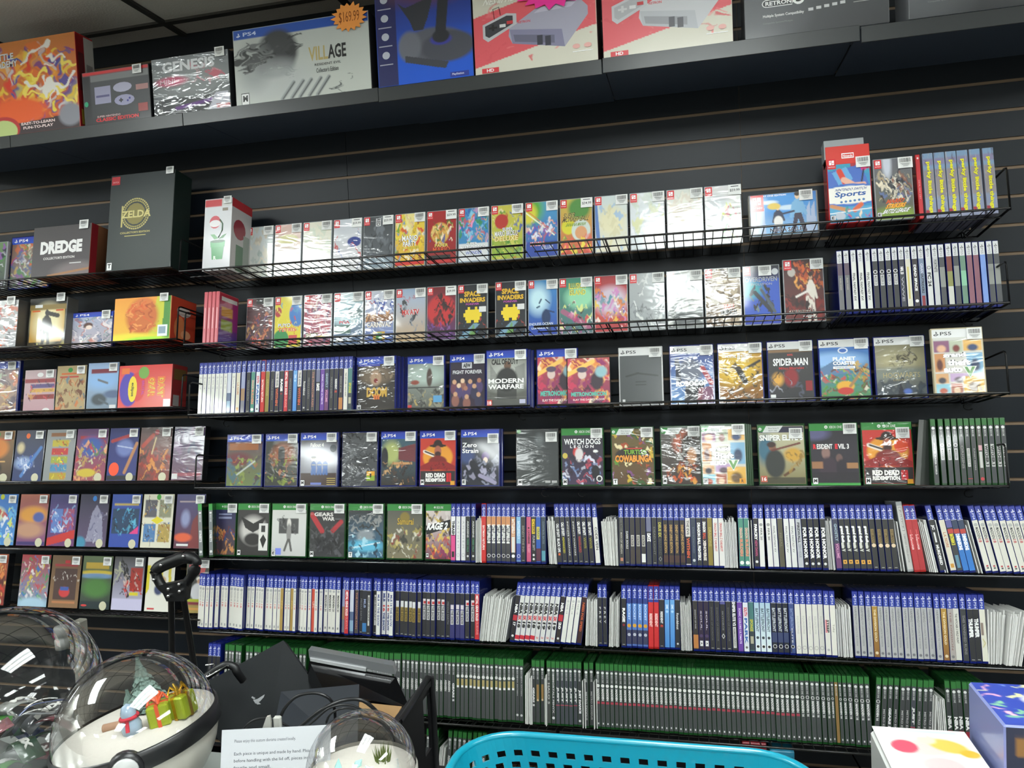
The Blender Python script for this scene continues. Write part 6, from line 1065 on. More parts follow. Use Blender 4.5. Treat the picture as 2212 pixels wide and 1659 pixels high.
# row 1: six boxed copies with yellow lettering, one red spine
d = .19
for k, px in enumerate((2008, 2033, 2058, 2083, 2110, 2139)):
    z = ZF['r1'] + d * TT; x = X_at(px, z + .08, d - .015); w = .0245; h = .171
    o = MB().bev((-w / 2, 0, 0), (w / 2, .12, h), .001).build('game_box', mat('lilac_grey_box', '#8a8a98', rough=.4)); o.location = (x, -d, z); o.rotation_euler = (-TILT, 0, 0)
    tag(o, f'{ORD[k]} of six boxed spines with yellow lettering, {["beside the red spine", "beside the first copy", "before the middle", "after the middle", "before the gap", "alone past the gap"][k]}', 'game box', 'six boxed spines with yellow lettering')
    F = Face(w - .0006, h - .001, y=-.0003); p = Paint('#7a98b8', '#8a8ea8', 16, 60); p.r(0, .07, 1, .2, '#8a6a88', .6); p.r(0, .24, 1, .7, '#8f8688'); p.b(301 + k, 10, ['#a8a8b4', '#5a4a5a', '#b0a8a0'], size=.12, kind=1); p.e(.1, .9, .25, .03, '#a02838', .2); p.put(F)
    F.t('perky little things', .28, .13, .74, .93, '#e6de20', .05, out=.03, oc='#3a3a20', rot=1); F.mb.build('spine_print', SLEEVE, o)
z = ZF['r1'] + d * TT; x = X_at(1993, z + .08, d)
o = MB().bev((-.0055, 0, 0), (.0055, .105, .17), .001).build('game_case', REDP); o.location = (x - .003, -d, z); o.rotation_euler = (-TILT, 0, 0); tag(o, 'single red spined case in front of the six yellow lettered spines', 'game case')
F = Face(.009, .166, y=-.0003, z0=.002); F.r(0, 0, 1, 1, '#c83038'); F.e(.5, .05, .25, .016, '#f0dcdc'); F.t('DEVIL MAY CRY', .3, .4, .65, .7, '#e8b0b0', 0, rot=1); F.mb.build('spine_insert', SLEEVE, o)

# row 2 end: white banded spines
spines('r2', 'ps5', 1760, 4.894, .175, [('bal', [255, 322]), ('ffx', [398, 476, 552]), ('mdx', [625, 697, 767, 835]), ('wwx', [903]), ('bdl', [972]), ('dsp', [1042]), ('out', [1115]), ('fc', [1185]), ('fot', [1260]), ('plb', [1330]), ('pla', [1400]), ('plb', [1475]), ('plg', [1548]), ('plr', [1618, 1690]), ('plu', [1765]), ('plb', [1838, 1908])], group='ps5', jit=.002, tmax=.0135)
# row 3 start: blue topped spines
spines('r3', 'ps4', 400, 4.608, .17, [('w', [165, 205, 247, 290, 335, 375, 410]), ('blu', [448]), ('w', [492]), ('lan', [540]), ('multi', [585]), ('dk', [640]), ('dq', [690]), ('wbl', [738]), ('bat', [787]), ('khk', [830]), ('dk', [878]), ('evl', [928]), ('rage', [970]), ('mgr', [1012]), ('dk', [1062]), ('lblu', [1100]), ('evl', [1150]), ('rab', [1200]), ('dk', [1243]), ('mgs', [1283]), ('dayz', [1328]), ('pur', [1376]), ('gho', [1420]), ('dk', [1466]), ('bwr', [1512]), ('rug', [1556]), ('wit', [1610]), ('grn', [1650])], jit=.0015)
# row 4 end: green spines
spines('r4', 'xr', 1720, 4.496, .17, [('xmg', [1322]), ('xme', [1412, 1470, 1527]), ('xor', [1590]), ('xrd', [1645]), ('xsn', [1703]), ('xsw', [1768]), ('xwt', [1825, 1880, 1943, 2000])], jit=.0015, tmax=.0125)
o = MB().bev((-.0065, 0, 0), (.0065, .135, .171), .0012).build('game_case', mat('grey_case', '#5a5c5a', rough=.3, coat=.4))
z = ZF['r4'] + .165 * TT; o.location = (X_at(1993, z + .08, .15), -.165, z + .0005); o.rotation_euler = (-TILT, 0, math.radians(-38)); tag(o, 'grey case turned outward between the red cowboy case and green spines', 'game case')
o.location.x -= .018
# row 5
spines('r5', 'ps4', 860, 4.424, .185, [('wwe', [530]), ('ant', [577, 625]), ('asc', [670, 718]), ('bat', [820]), ('bf', [868, 912, 960, 1008, 1053]), ('bf4', [1103]), ('bfb', [1150]), ('blk2', [1198]), ('pnk', [1247]), ('yel', [1293]), ('byl', [1343]), ('dbl', [1388])])
papers('r5', 748, 797, 860, 4.424, .185, 0, label='before the red italic spine on the fifth shelf')
papers('r5', 1420, 1490, 860, 4.424, .185, -3, label='before the leaning dark spines on the fifth shelf')
spines('r5', 'ps4', 860, 4.424, .185, [('cod', [1512]), ('cody', [1558]), ('codt', [1610, 1660]), ('codr', [1712]), ('codw', [1762, 1818]), ('vein', [1870])], lean=-3.5)
papers('r5', 1940, 2085, 860, 4.424, .19, -4, -1, label='after the white serif lettered spine')
spines('r5', 'ps4', 1300, 4.424, .185, [('mom', [182]), ('ds', [235]), ('dth', [287, 338]), ('dths', [390]), ('dayz', [442]), ('dlt', [495]), ('deus', [548]), ('div', [600, 655, 708, 762]), ('evl', [815]), ('dne', [868]), ('dbf', [920]), ('dbx', [970]), ('khk', [1022]), ('kak', [1080, 1130])])
papers('r5', 1160, 1280, 1300, 4.424, .185, 0, label='before the two jade spines')
spines('r5', 'ps4', 1300, 4.424, .185, [('dq', [1320, 1373])])
papers('r5', 1403, 1430, 1300, 4.424, .185, 0, label='after the two jade spines')
spines('r5', 'ps4', 1300, 4.424, .185, [('far', [1460]), ('fifa', [1512])])
spines('r5', 'ps4', 1300, 4.424, .185, [('fifa', [1578]), ('ff', [1632]), ('ffo', [1690]), ('ff', [1750, 1806]), ('fire', [1863]), ('hon', [1920, 1975, 2033, 2095])], lean=-1.2)
papers('r5', 2140, 2195, 1300, 4.424, .185, -2, label='after the four wide lettered black spines')
spines('r5', 'ps4', 1740, 4.686, .185, [('gho', [280]), ('gta', [345, 405, 465, 528, 588]), ('god', [650, 717, 780, 850])], lean=-2.5)
papers('r5', 905, 930, 1740, 4.686, .185, -5, label='before the tall silver slipcase')
spines('r5', 'ps4', 1740, 4.686, .19, [('slv', [955]), ('hit', [1012, 1080])], lean=-6)
papers('r5', 1155, 1225, 1740, 4.686, .187, -9, label='after the two crimson spines')
spines('r5', 'ps4', 1740, 4.686, .187, [('jc', [1240])], lean=-9)
papers('r5', 1300, 1322, 1740, 4.686, .187, -9, label='before the cream orange lettered spine')
spines('r5', 'ps4', 1740, 4.686, .187, [('lan', [1345]), ('lgo', [1412]), ('lgd', [1475, 1540])], lean=-9)
papers('r5', 1625, 1655, 1740, 4.686, .187, -10.5, label='before the white leaning spines')
spines('r5', 'ps4', 1740, 4.686, .187, [('madr', [1680, 1748, 1815, 1885, 1950, 2018, 2090, 2160, 2230])], lean=-10.5)
# row 6
spines('r6', 'ps4', 400, 4.424, .205, [('mad', [155, 195, 238, 283, 318, 355, 400, 438, 477, 517, 562, 605, 650, 687, 716, 745, 790, 825, 870, 915]), ('gold', [948]), ('mad', [975, 1010]), ('gold', [1035]), ('mad', [1062, 1098, 1131, 1167, 1205]), ('coral', [1235]), ('mad', [1265, 1307]), ('mad21', [1345, 1387, 1422, 1472]),
   ('multi', [1525]), ('mgr', [1562]), ('blu', [1608]), ('mgs', [1640]), ('dk', [1683]), ('dkb', [1722]), ('dkw', [1768, 1820]), ('mlb', [1860]), ('mlbr', [1903, 1938]), ('mlb', [1980]), ('nhl', [2027, 2070, 2117, 2160, 2200])], jit=.009)
spines('r6', 'ps4', 860, 4.424, .205, [('nhl', [170, 207]), ('nhlw', [250, 293, 340, 390, 433]), ('dk', [478]), ('nhlp', [525, 568, 620]), ('nhlw', [660, 718]), ('mgr', [762])], jit=.006)
papers('r6', 820, 1085, 860, 4.424, .205, 6, 10, label='before the heavy lettered pale spines')
spines('r6', 'ps4', 860, 4.424, .205, [('nba17', [1160]), ('nba', [1205, 1250, 1303, 1348]), ('nba9', [1396, 1442, 1493, 1545]), ('nba20', [1590]), ('w', [1643, 1692, 1745]), ('need', [1795])], lean=8.5)
papers('r6', 1805, 1900, 860, 4.424, .205, 3, 1, label='before the two spaced letter spines')
spines('r6', 'ps4', 860, 4.424, .205, [('prey', [1925, 1970])])
papers('r6', 2025, 2110, 860, 4.424, .205, 2, label='after the two spaced letter spines')
spines('r6', 'ps4', 1300, 4.424, .205, [('rage', [210]), ('rat', [262, 310, 365, 415]), ('red', [468, 520]), ('bwr', [568]), ('lblu', [625, 670]), ('rab', [720])], lean=1)
papers('r6', 752, 848, 1300, 4.424, .21, 0, label='after the two light blue spines')
spines('r6', 'ps4', 1300, 4.424, .205, [('rug', [885]), ('sow', [937, 990]), ('blk', [1040, 1093]), ('dia', [1147]), ('blk', [1200]), ('snp', [1253]), ('pur', [1308]), ('wbl', [1362]), ('grn', [1420]), ('swl', [1473, 1523, 1578]), ('swd', [1632, 1687, 1743]), ('swb', [1803]), ('ea', [1857, 1912, 1968, 2025, 2080]), ('step', [2137]), ('ivo', [2192])], jit=.006)
papers('r6', 300, 455, 1740, 4.686, .205, 0, label='before the silver grey spines')
spines('r6', 'ps4', 1740, 4.686, .205, [('grey', [497, 563, 625]), ('gld', [687]), ('grey', [747, 805, 867, 927, 993, 1058, 1120, 1188, 1248, 1312]), ('gld', [1378]), ('brn', [1448]), ('wit', [1512]), ('ruin', [1580]), ('ght', [1648, 1709]), ('can', [1776])], jit=.005)
papers('r6', 1850, 2030, 1740, 4.686, .205, 3, 8, label='at the far end of the sixth shelf')
papers('r6', 2080, 2260, 1740, 4.686, .215, 9, 13, label='leaning most at the sixth shelf end')
# row 7
spines('r7', 'ps4', 400, 7.373, .30, [('dk', [405, 470, 545])])
spines('r7', 'xb', 400, 7.373, .30, [('xg', [660, 715, 770, 830, 888]), ('xg', [1000, 1062, 1125, 1190, 1255, 1320, 1385, 1450, 1515, 1580, 1645, 1710, 1775, 1840, 1900])], tmax=.0125)
spines('r7', 'xb', 680, 4.3, .30, [('xg', [26 + 40.5 * i for i in range(19)])], tmax=.0125)
spines('r7', 'xb', 860, 4.424, .30, [('xg', [10, 50, 97, 138, 182, 222, 258, 299, 342, 379, 414, 456, 492]), ('xwl', [534]), ('x18', [577, 615, 654, 694, 732, 775, 817, 857, 897, 938, 979, 1016, 1058, 1097]), ('xct', [1138, 1179])], tmax=.0125)
papers('r7', 1212, 1272, 860, 4.424, .31, 0, label='in the first gap of the green topped run', h=.14)
spines('r7', 'xb', 860, 4.424, .30, [('xwl', [1295]), ('xgd', [1336, 1376])], tmax=.0125)
papers('r7', 1397, 1415, 860, 4.424, .31, 0, label='in the second gap of the green topped run')
spines('r7', 'xb', 860, 4.424, .30, [('xha', [1440]), ('ximo', [1484]), ('xj', [1528, 1567, 1606, 1648, 1690]), ('xjd', [1731])], tmax=.0125)
papers('r7', 1760, 1783, 860, 4.424, .31, 0, label='in the third gap of the green topped run')
spines('r7', 'xb', 860, 4.424, .30, [('xth', [1797, 1843])], tmax=.0125)
papers('r7', 1870, 1892, 860, 4.424, .31, 0, label='in the fourth gap of the green topped run')
spines('r7', 'xb', 1280, 4.424, .30, [('xm', [50, 97, 140, 182, 225, 265, 308, 350, 392, 435, 479, 520, 562, 608, 652, 694, 738, 782, 828, 875, 923, 964, 1010, 1055, 1100, 1147, 1193, 1240, 1288, 1334, 1379, 1426, 1472, 1520, 1567, 1613, 1659, 1709, 1753, 1803, 1849, 1898, 1947]), ('xmw', [1995, 2045, 2091, 2139])], tmax=.0125, jit=.003)
spines('r7', 'xb', 1700, 4.32, .30, [('xmw', [133, 182, 228, 275, 328, 380, 425]), ('tan', [452]), ('xmw', [478, 527, 580, 632, 687, 742])], tmax=.0125, jit=.003)
spines('r7', 'xb', 1700, 4.32, .30, [('xmw', [857]), ('xth', [915]), ('xwl', [972]), ('xth', [1030, 1082, 1135]), ('xj', [1182]), ('xth', [1240, 1290, 1345])], lean=5.5, tmax=.0125)
papers('r7', 1372, 1392, 1700, 4.32, .305, 5.5, label='leaning on the slanted green topped group')
papers('r7', 1402, 1468, 1700, 4.32, .31, 0, label='before the last green topped group', h=.12)
spines('r7', 'xb', 1700, 4.32, .30, [('xn', [1495, 1548, 1600, 1655, 1705, 1757, 1810])], tmax=.0125)
# row 8, mostly hidden
spines('r8', 'xb', 860, 4.424, .29, [('xth', [290, 330, 372]), ('xg', [500, 548, 595, 640, 690, 735, 780, 825])], lean=3, tmax=.0125)
papers('r8', 400, 450, 860, 4.424, .29, 6, label='on the lowest shelf beside the black crate')

cnt = {}
for o, look, row, x, plat in SPN: cnt.setdefault((look, row), []).append((x, o))
for (look, row), L in cnt.items():
    L.sort(key=lambda a: a[0]); n = len(L)
    for i, (x, o) in enumerate(L):
        pl = {'ps4': 'blue topped case', 'ps5': 'white topped case', 'xb': 'green topped case', 'xr': 'green topped case'}[[s_[4] for s_ in SPN if s_[0] is o][0]]
        lab = f'{look} on {SHN[row]}' if n == 1 else f'{look}, {ordw(i + 1)} from left of {n} alike on {SHN[row][4:]}'
        if len(lab.split()) < 9 or n == 1: lab = pl + ', ' + lab
        tag(o, lab, 'game case', f'{pl}s with {look} on {SHN[row]}' if n > 1 else f'{pl}s on {SHN[row]}')

# ================================================================ potted plant box, hand truck, post by the wall
def plantart(p, q):
    p.r(0, 0, 1, .11, '#c03038'); p.r(.62, 0, 1, .12, '#c8c8c4')
    q(E_(.4, .33, .2, .09, '#c84a58')); q(E_(.4, .35, .2, .05, '#e8e4e6')); q(lambda F: F.mb.tube([F.P(.58, .3), F.P(.68, .36), F.P(.68, .45), F.P(.55, .55)], .0022, 6, lin('#5a7a60')))
    q(G_([(.25, .5), (.4, .5), (.55, .56), (.4, .57)], '#5a9a5c')); q(G_([(.85, .5), (.7, .52), (.55, .57), (.72, .56)], '#4a8450'))
    q(G_([(.26, .6), (.8, .6), (.78, .68), (.28, .68)], '#5fa870')); q(G_([(.3, .68), (.76, .68), (.72, .85), (.34, .85)], '#58a068')); q(E_(.53, .6, .27, .02, '#4a6a50'))
    q(T_('R', .4, .8, .5, .85, '#e0f0e0', .05)); q(R_(.66, .14, .86, .18, '#8a8070'))
gbox('r1', 440, 499, .205, .232, .11, '#d4d4d8', '#ccccd0', plantart, 'tall white box picturing a green potted plant', '#b8b4b4', 3, stk=(.85, .02, .8), group=G1,
     sidefn=lambda F: (F.r(0, 0, 1, .12, '#b02830'), F.e(.4, .4, .3, .14, '#8a2a38'), F.r(.25, .62, .75, .98, '#4a6a50'), F.r(.6, .45, .9, .98, '#8a9088')))

RUB = mat('black_rubber_grip', '#0e0f11', rough=.45, bump=(300, .1)); BOLT = mat('bright_bolt', '#c8c8c8', rough=.25, metal=1)
ht = empty('hand_truck', (-1.12, -.6, 0)); tag(ht, 'black hand truck with a bolted loop handle, standing before the game boxes', 'hand truck')
q = MB(); L = []
for px, py in ((400, 1204), (425, 1212), (416, 1240), (400, 1262), (384, 1277), (372, 1280), (352, 1268), (340, 1248), (338, 1232), (350, 1222), (375, 1212), (400, 1204)):
    P = at(px, py, .6); L.append((P[0] + 1.12, P[1] + .6, P[2]))
LP = [Vector(a) for a in L[:-1]]
def smooth(P, n=4):
    out = []
    for i in range(len(P)):
        a, b, c_, d_ = P[i - 1], P[i], P[(i + 1) % len(P)], P[(i + 2) % len(P)]
        for k in range(n):
            u = k / n; out.append(.5 * ((2 * b) + (c_ - a) * u + (2 * a - 5 * b + 4 * c_ - d_) * u * u + (3 * b - a - 3 * c_ + d_) * u ** 3))
    return out
S_ = smooth(LP); S_.append(S_[0]); rr = [.0125 + .004 * (1 if p_.z > 1.0 and p_.x < .06 else 0) for p_ in S_]
MB().tube(S_, rr, 8, cap=False).build('loop_handle', RUB, ht)
P1, P2, P3, P4 = (at(*a, .6) for a in ((372, 1284), (402, 1272), (402, 1296), (374, 1296)))
m = MB(); m.prism([(P[0] + 1.12, P[2]) for P in (at(350, 1262, .6), at(410, 1250, .6), at(404, 1296, .6), at(366, 1296, .6))], -.012, .012); m.build('handle_plate', RUB, ht)
for px, py in ((357, 1217), (405, 1198), (342, 1248), (373, 1268), (396, 1258), (373, 1283), (397, 1273)):
    P = at(px, py, .6); MB().lathe([(0, -.004), (.0042, -.003), (.0045, 0), (.0045, .006)], 10, c=(P[0] + 1.12, P[1] + .6 - .017, P[2]), axis=1).build('bolt', BOLT, ht)
for a in (370, 396):
    P = at(a, 1290, .6); MB().tube([(P[0] + 1.12, 0, P[2]), (P[0] + 1.12 + (a - 383) * .002, .01, .62), (P[0] + 1.12 + (a - 383) * .006, .02, .1)], .008, 8).build('rail', BLACKP, ht)
MB().box((-.17, -.2, .015), (.13, .03, .022)).build('toe_plate', BLACKP, ht)
for x in (-.17, .13): MB().lathe([(0, -.02), (.09, -.018), (.1, 0), (.09, .018), (0, .02)], 20, c=(0, 0, 0)).build('wheel', RUB, ht, (x, .08, .1)).rotation_euler = (0, math.pi / 2, 0)

PW = mat('offwhite_plastic', '#a5a398', rough=.5)
po = empty('dispenser_post', (-1.83, -.2, 0)); tag(po, 'pale upright post with a white dispenser behind the domes', 'post')
MB().bev((-.015, 0, .015), (.018, .04, .70), .004).build('post_column', PW, po); MB().bev((-.12, -.1, 0), (.12, .12, .015), .004).build('post_foot', PW, po)
MB().lathe([(.0001, .62), (.02, .62), (.022, .65), (.018, .652), (.018, .662), (.022, .665), (.022, .69), (.02, .695), (0, .695)], 16, c=(-.025, -.03, 0)).build('dispenser', mat('white_enamel', '#c9c9c4', rough=.35), po)

# ================================================================ counter and back desk
CT = mat('counter_laminate', '#7d827f', rough=.3, coat=.3)
ctr = empty('sales_counter', (0, -1.8, 0)); tag(ctr, 'pale sales counter carrying the clear domes and basket', 'counter')
MB().bev((-3, -.5, .965), (1.8, .4, 1.0), .004).build('countertop', CT, ctr); MB().box((-2.95, -.4, 0), (1.75, .34, .965)).build('cabinet', mat('counter_body', '#4a4744', rough=.6), ctr)
dk = empty('back_desk', (-.7, -1.2, 0)); tag(dk, 'low dark desk behind the sales counter under the black crate', 'desk')
MB().bev((-.55, -.19, .77), (.53, .16, .8), .003).build('desktop', BLACKP, dk); MB().box((-.5, -.15, 0), (.5, .12, .77)).build('cabinet', BLACKP, dk)

def glass(name, tint=.93, rough=.02, ior=1.45):
    if name in MATS: return MATS[name]
    m = bpy.data.materials.new(name); m.use_nodes = True; nt = m.node_tree; nt.nodes.clear()
    o = nt.nodes.new('ShaderNodeOutputMaterial'); mx = nt.nodes.new('ShaderNodeMixShader'); t_ = nt.nodes.new('ShaderNodeBsdfTransparent'); g = nt.nodes.new('ShaderNodeBsdfGlossy'); f = nt.nodes.new('ShaderNodeFresnel')
    lw = nt.nodes.new('ShaderNodeLayerWeight'); lw.inputs[0].default_value = .25; cm = nt.nodes.new('ShaderNodeMix'); cm.data_type = 'RGBA'
    cm.inputs[6].default_value = (tint, tint, tint, 1); cm.inputs[7].default_value = (tint * .5, tint * .5, tint * .51, 1); nt.links.new(lw.outputs['Facing'], cm.inputs[0]); nt.links.new(cm.outputs[2], t_.inputs[0])
    g.inputs['Roughness'].default_value = rough; g.inputs[0].default_value = (1, 1, 1, 1); f.inputs[0].default_value = ior
    cl_ = nt.nodes.new('ShaderNodeMath'); cl_.operation = 'MINIMUM'; cl_.inputs[1].default_value = .38; nt.links.new(f.outputs[0], cl_.inputs[0]); nt.links.new(cl_.outputs[0], mx.inputs[0]); nt.links.new(t_.outputs[0], mx.inputs[1]); nt.links.new(g.outputs[0], mx.inputs[2]); nt.links.new(mx.outputs[0], o.inputs[0]); MATS[name] = m
    return m
GL1 = glass('clear_dome_plastic', .95, .05, 1.5)
SNOW = mat('snow_flock', '#c0bbb2', rough=.9, bump=(120, .6)); WH = mat('ivory_plastic', '#b8b4aa', rough=.3, coat=.3); FIR = mat('frosted_fir', '#3c5648', rough=.9, nz=(400, '#8aa09a'))
def dome_prof(r, a0, a1, n=14): return [(max(r * math.sin(math.radians(a0 + (a1 - a0) * i / n)), .0001), r * math.cos(math.radians(a0 + (a1 - a0) * i / n))) for i in range(n + 1)]
def fir(name, h, r, parent, loc, seed):
    R = random.Random(seed); m = MB(); m.tube([(0, 0, 0), (0, 0, h * .9)], h * .02, 6)
    for k in range(14):
        z = h * (.1 + .85 * k / 14); rr_ = r * (1 - k / 14.5)
        for j in range(16):
            a = 2 * math.pi * (j + R.random() * .8) / 16; w = .25 * rr_ + .001; x, y = math.cos(a), math.sin(a); l = rr_ * R.uniform(.75, 1.1)
            m.add([(x * .002, y * .002, z + .12 * h), (x * l - y * w, y * l + x * w, z - .02 * h), (x * l * 1.05, y * l * 1.05, z - .05 * h), (x * l + y * w, y * l - x * w, z - .02 * h)], [(0, 1, 2, 3)])
    o = m.build(name, FIR, parent, loc); return o

# the large scenic dome with a black belt
R2 = .0915; g2 = empty('display_dome', (-.458, -1.544, 1.102), (math.radians(3), math.radians(-9.5), 0)); tag(g2, 'clear domed ball with black belt holding a snowy fir scene', 'display dome')
MB().lathe(dome_prof(R2, 0, 86, 18), 48).build('clear_top', GL1, g2)
MB().lathe([(R2 * 1.0, .007), (R2 * 1.03, .006), (R2 * 1.035, 0), (R2 * 1.03, -.014), (R2 * 1.0, -.016)], 48).build('black_belt', BLACKP, g2)
MB().lathe(dome_prof(R2, 99, 180, 12), 40).build('white_base', WH, g2)
MB().lathe([(R2 * .985, .004), (R2 * .8, .008), (R2 * .4, .013), (.0001, .016)], 40).build('snow_bed', SNOW, g2)
az = math.atan2(-.776, .666) - .16
bt = MB().lathe([(.0001, -.007), (.0125, -.006), (.0145, -.002), (.0145, .006)], 20, axis=1).build('belt_button', mat('grey_button', '#a9aaa9', rough=.35), g2, (R2 * 1.045 * math.cos(az), R2 * 1.045 * math.sin(az), -.006)); bt.rotation_euler = (0, 0, az + math.pi / 2)
bz = MB().lathe([(.0145, -.003), (.0185, -.001), (.019, .008), (.0145, .008)], 20, axis=1).build('button_bezel', BLACKP, g2, bt.location); bz.rotation_euler = bt.rotation_euler
def inside(o, label, cat, grp=None): tag(o, label, cat, grp); return o
M2 = g2.rotation_euler.to_matrix().to_4x4(); M2.translation = g2.location
def put_in(o, M, loc, rz=0):
    o.matrix_world = M @ Matrix.Translation(loc) @ Matrix.Rotation(rz, 4, 'Z')
inside(fir('toy_fir_tree', .072, .026, None, (0, 0, 0), 1), 'tall frosted toy fir inside the belted dome', 'toy tree'); put_in(bpy.data.objects['toy_fir_tree'], M2, (.004, .022, .008))
o = fir('toy_fir_tree', .03, .013, None, (0, 0, 0), 2); inside(o, 'small pale toy fir at the back of the belted dome', 'toy tree'); put_in(o, M2, (-.03, .03, .008))
LIME = mat('lime_foil', '#9aa82a', rough=.3, metal=.3, bump=(200, .2)); GOLD = mat('gold_foil', '#c89a1c', rough=.25, metal=.8); ORF = mat('orange_foil', '#c8502a', rough=.3)
for k, (x, y, s) in enumerate(((.048, -.012, 1), (.066, .004, 1.05))):
    o = MB().bev((-.012 * s, -.012 * s, 0), (.012 * s, .012 * s, .026 * s), .002).build('toy_parcel', LIME); put_in(o, M2, (x, y, .009), .5 + k)
    inside(o, ['lime foil toy parcel with gold ribbon in the belted dome', 'second lime toy parcel pressed against the dome edge'][k], 'toy parcel', 'toy parcels in the belted dome')
    m = MB(); m.box((-.002, -.0126 * s, 0), (.002, .0126 * s, .0268 * s)); m.box((-.0126 * s, -.002, 0), (.0126 * s, .002, .0267 * s))
    for a in (0, 1.2, 2.4, 3.8, 5): m.tube([(0, 0, .026 * s), (.008 * math.cos(a), .008 * math.sin(a), .036 * s), (.012 * math.cos(a), .012 * math.sin(a), .028 * s)], .0016, 5)
    m.build('gold_ribbon', GOLD if k else ORF, o)
o = MB().lathe([(.0001, 0), (.011, .002), (.0115, .012), (.008, .02), (.0085, .026), (.006, .034), (.0001, .037)], 16).build('toy_snowman', mat('pale_blue_glaze', '#8fa2b4', rough=.2, coat=.5)); put_in(o, M2, (.022, -.03, .009)); inside(o, 'pale blue toy snowman with red scarf in the belted dome', 'toy ornament')  # plain snowman-like ornament, turned as a single profile
m = MB(); m.tube([(.0092 * math.cos(a), .0092 * math.sin(a), .021) for a in [i * .42 for i in range(16)]], .0022, 6); m.tube([(.004, -.009, .021), (.005, -.0125, .008)], .0022, 6); m.build('red_scarf', mat('red_felt', '#b8283a', rough=.8), o)
o = MB().tube([(-.016, 0, .006), (.016, .002, .006)], .005, 10).build('toy_log', mat('toy_bark', '#9a7860', rough=.8)); put_in(o, M2, (-.008, -.02, .01), .2); inside(o, 'small brown toy log lying on the snow of the belted dome', 'toy log')

# the large clear dome cut by the picture edge, full of shiny packets
g1 = empty('display_dome', (-.69, -1.50, 1.112)); tag(g1, 'largest clear dome, full of shiny packets, cut by the picture edge', 'display dome')
RB = .112; MB().lathe(dome_prof(RB, 0, 160, 26), 48).build('clear_top', GL1, g1); MB().lathe([(.0001, -.1117), (.05, -.1117), (.052, -.098), (.04, -.1025), (.0001, -.1025)], 32).build('dark_base', BLACKP, g1)
cols = [('#6a2434', 'maroon'), ('#2c4a34', 'dark green'), ('#34406a', 'navy'), ('#8a8c88', 'silver'), ('#3a3c3a', 'black'), ('#4a8a3c', 'bright green'), ('#7a4a50', 'dusty red'), ('#56585c', 'steel grey'), ('#2a5a44', 'bottle green'), ('#a09c90', 'cream')]
for k in range(18):
    col_, cn = cols[k % 10]; R = random.Random(70 + k); lay = k // 6
    a0 = 2 * math.pi * (k % 6) / 6 + lay * .5; rad = (.055, .06, .035)[lay]
    F = Face(.055, .026); n = 8; V = []; m = MB()
    for i in range(n + 1):
        u = i / n; x = (u - .5) * .07; z = .014 * math.sin(u * math.pi)
        for w in (-.013, .013): V.append((x, w, z + .002 * math.sin(9 * u + k))); 
    m.add(V, [(2 * i, 2 * i + 2, 2 * i + 3, 2 * i + 1) for i in range(n)], lin(col_), smooth=True)
    Vt, Ft = txt(['COLA', 'MINT', 'GUM', 'MIX'][k % 4], .05); m.add([((a - .5) * .04, (b - .5) * .009, .0155 + .0 * a - .9 * ((a - .5) * .04) ** 2 / .07 * 1.0 + .0016) for a, b in Vt], Ft, lin('#d0d0cc'))
    o = m.build('snack_packet', mat('foil_packet', rough=.22, attr=True, coat=.6)); md = o.modifiers.new('thick', 'SOLIDIFY'); md.thickness = .0012
    o.location = (-.69 + rad * math.cos(a0), -1.50 + rad * math.sin(a0), 1.05 + lay * .022 - .02); o.rotation_euler = (R.uniform(-.5, .5), R.uniform(-.5, .5), a0 + R.uniform(-.6, .6))
    tag(o, f'{cn} shiny packet {["at the bottom", "in the middle", "near the top"][lay]} of the largest clear dome' + (', smaller lettering' if k >= 10 and lay == 1 else ''), 'snack packet', 'shiny packets in the largest dome')

# the small dome
g3 = empty('display_dome', (-.164, -1.551, 1.083)); tag(g3, 'smallest clear dome with snow, grass tuft and ice crystals', 'display dome')
R3 = .0605; MB().lathe(dome_prof(R3, 0, 92, 16), 44).build('clear_top', GL1, g3); MB().lathe([(R3 * .98, -.004), (R3 * .8, -.002), (.0001, .002)], 36).build('snow_bed', SNOW, g3)
MB().lathe([(R3, .0), (R3 * 1.03, -.003), (R3 * 1.03, -.012), (R3, -.016), (R3 * .8, -.045), (R3 * .45, -.068), (R3 * .4, -.082), (.0001, -.083)], 40).build('white_base', WH, g3)
m = MB(); R = random.Random(3)
for i in range(60):
    a, r_ = R.uniform(0, 6.28), R.uniform(0, .009); x, y = r_ * math.cos(a), r_ * math.sin(a); m.add([(x - .0008, y, 0), (x + .0008, y, 0), (x * 1.5, y * 1.5, R.uniform(.012, .02))], [(0, 1, 2)])
o = m.build('grass_tuft', mat('moss_tuft', '#5a6a2c', rough=.9)); o.location = (-.145, -1.535, 1.084); tag(o, 'green grass tuft inside the smallest dome', 'grass tuft')
ICE = mat('ice_crystal', '#a8d8d4', rough=.15, coat=.6)
for k, (x, y, h_, ax) in enumerate(((-.02, -.018, .02, .1), (-.008, .0, .014, .7), (.016, -.01, .012, -.6))):
    o = MB().lathe([(.0001, 0), (.0038, .003), (.0044, h_ * .5), (.0001, h_)], 6, smooth=False).build('ice_crystal', ICE); o.location = (-.164 + x, -1.551 + y, 1.082); o.rotation_euler = (0, ax, 0)
    tag(o, ['upright pale ice crystal in the smallest dome', 'tilted ice crystal beside the grass tuft', 'small ice crystal leaning the other way in the smallest dome'][k], 'ice crystal', 'ice crystals in the smallest dome')

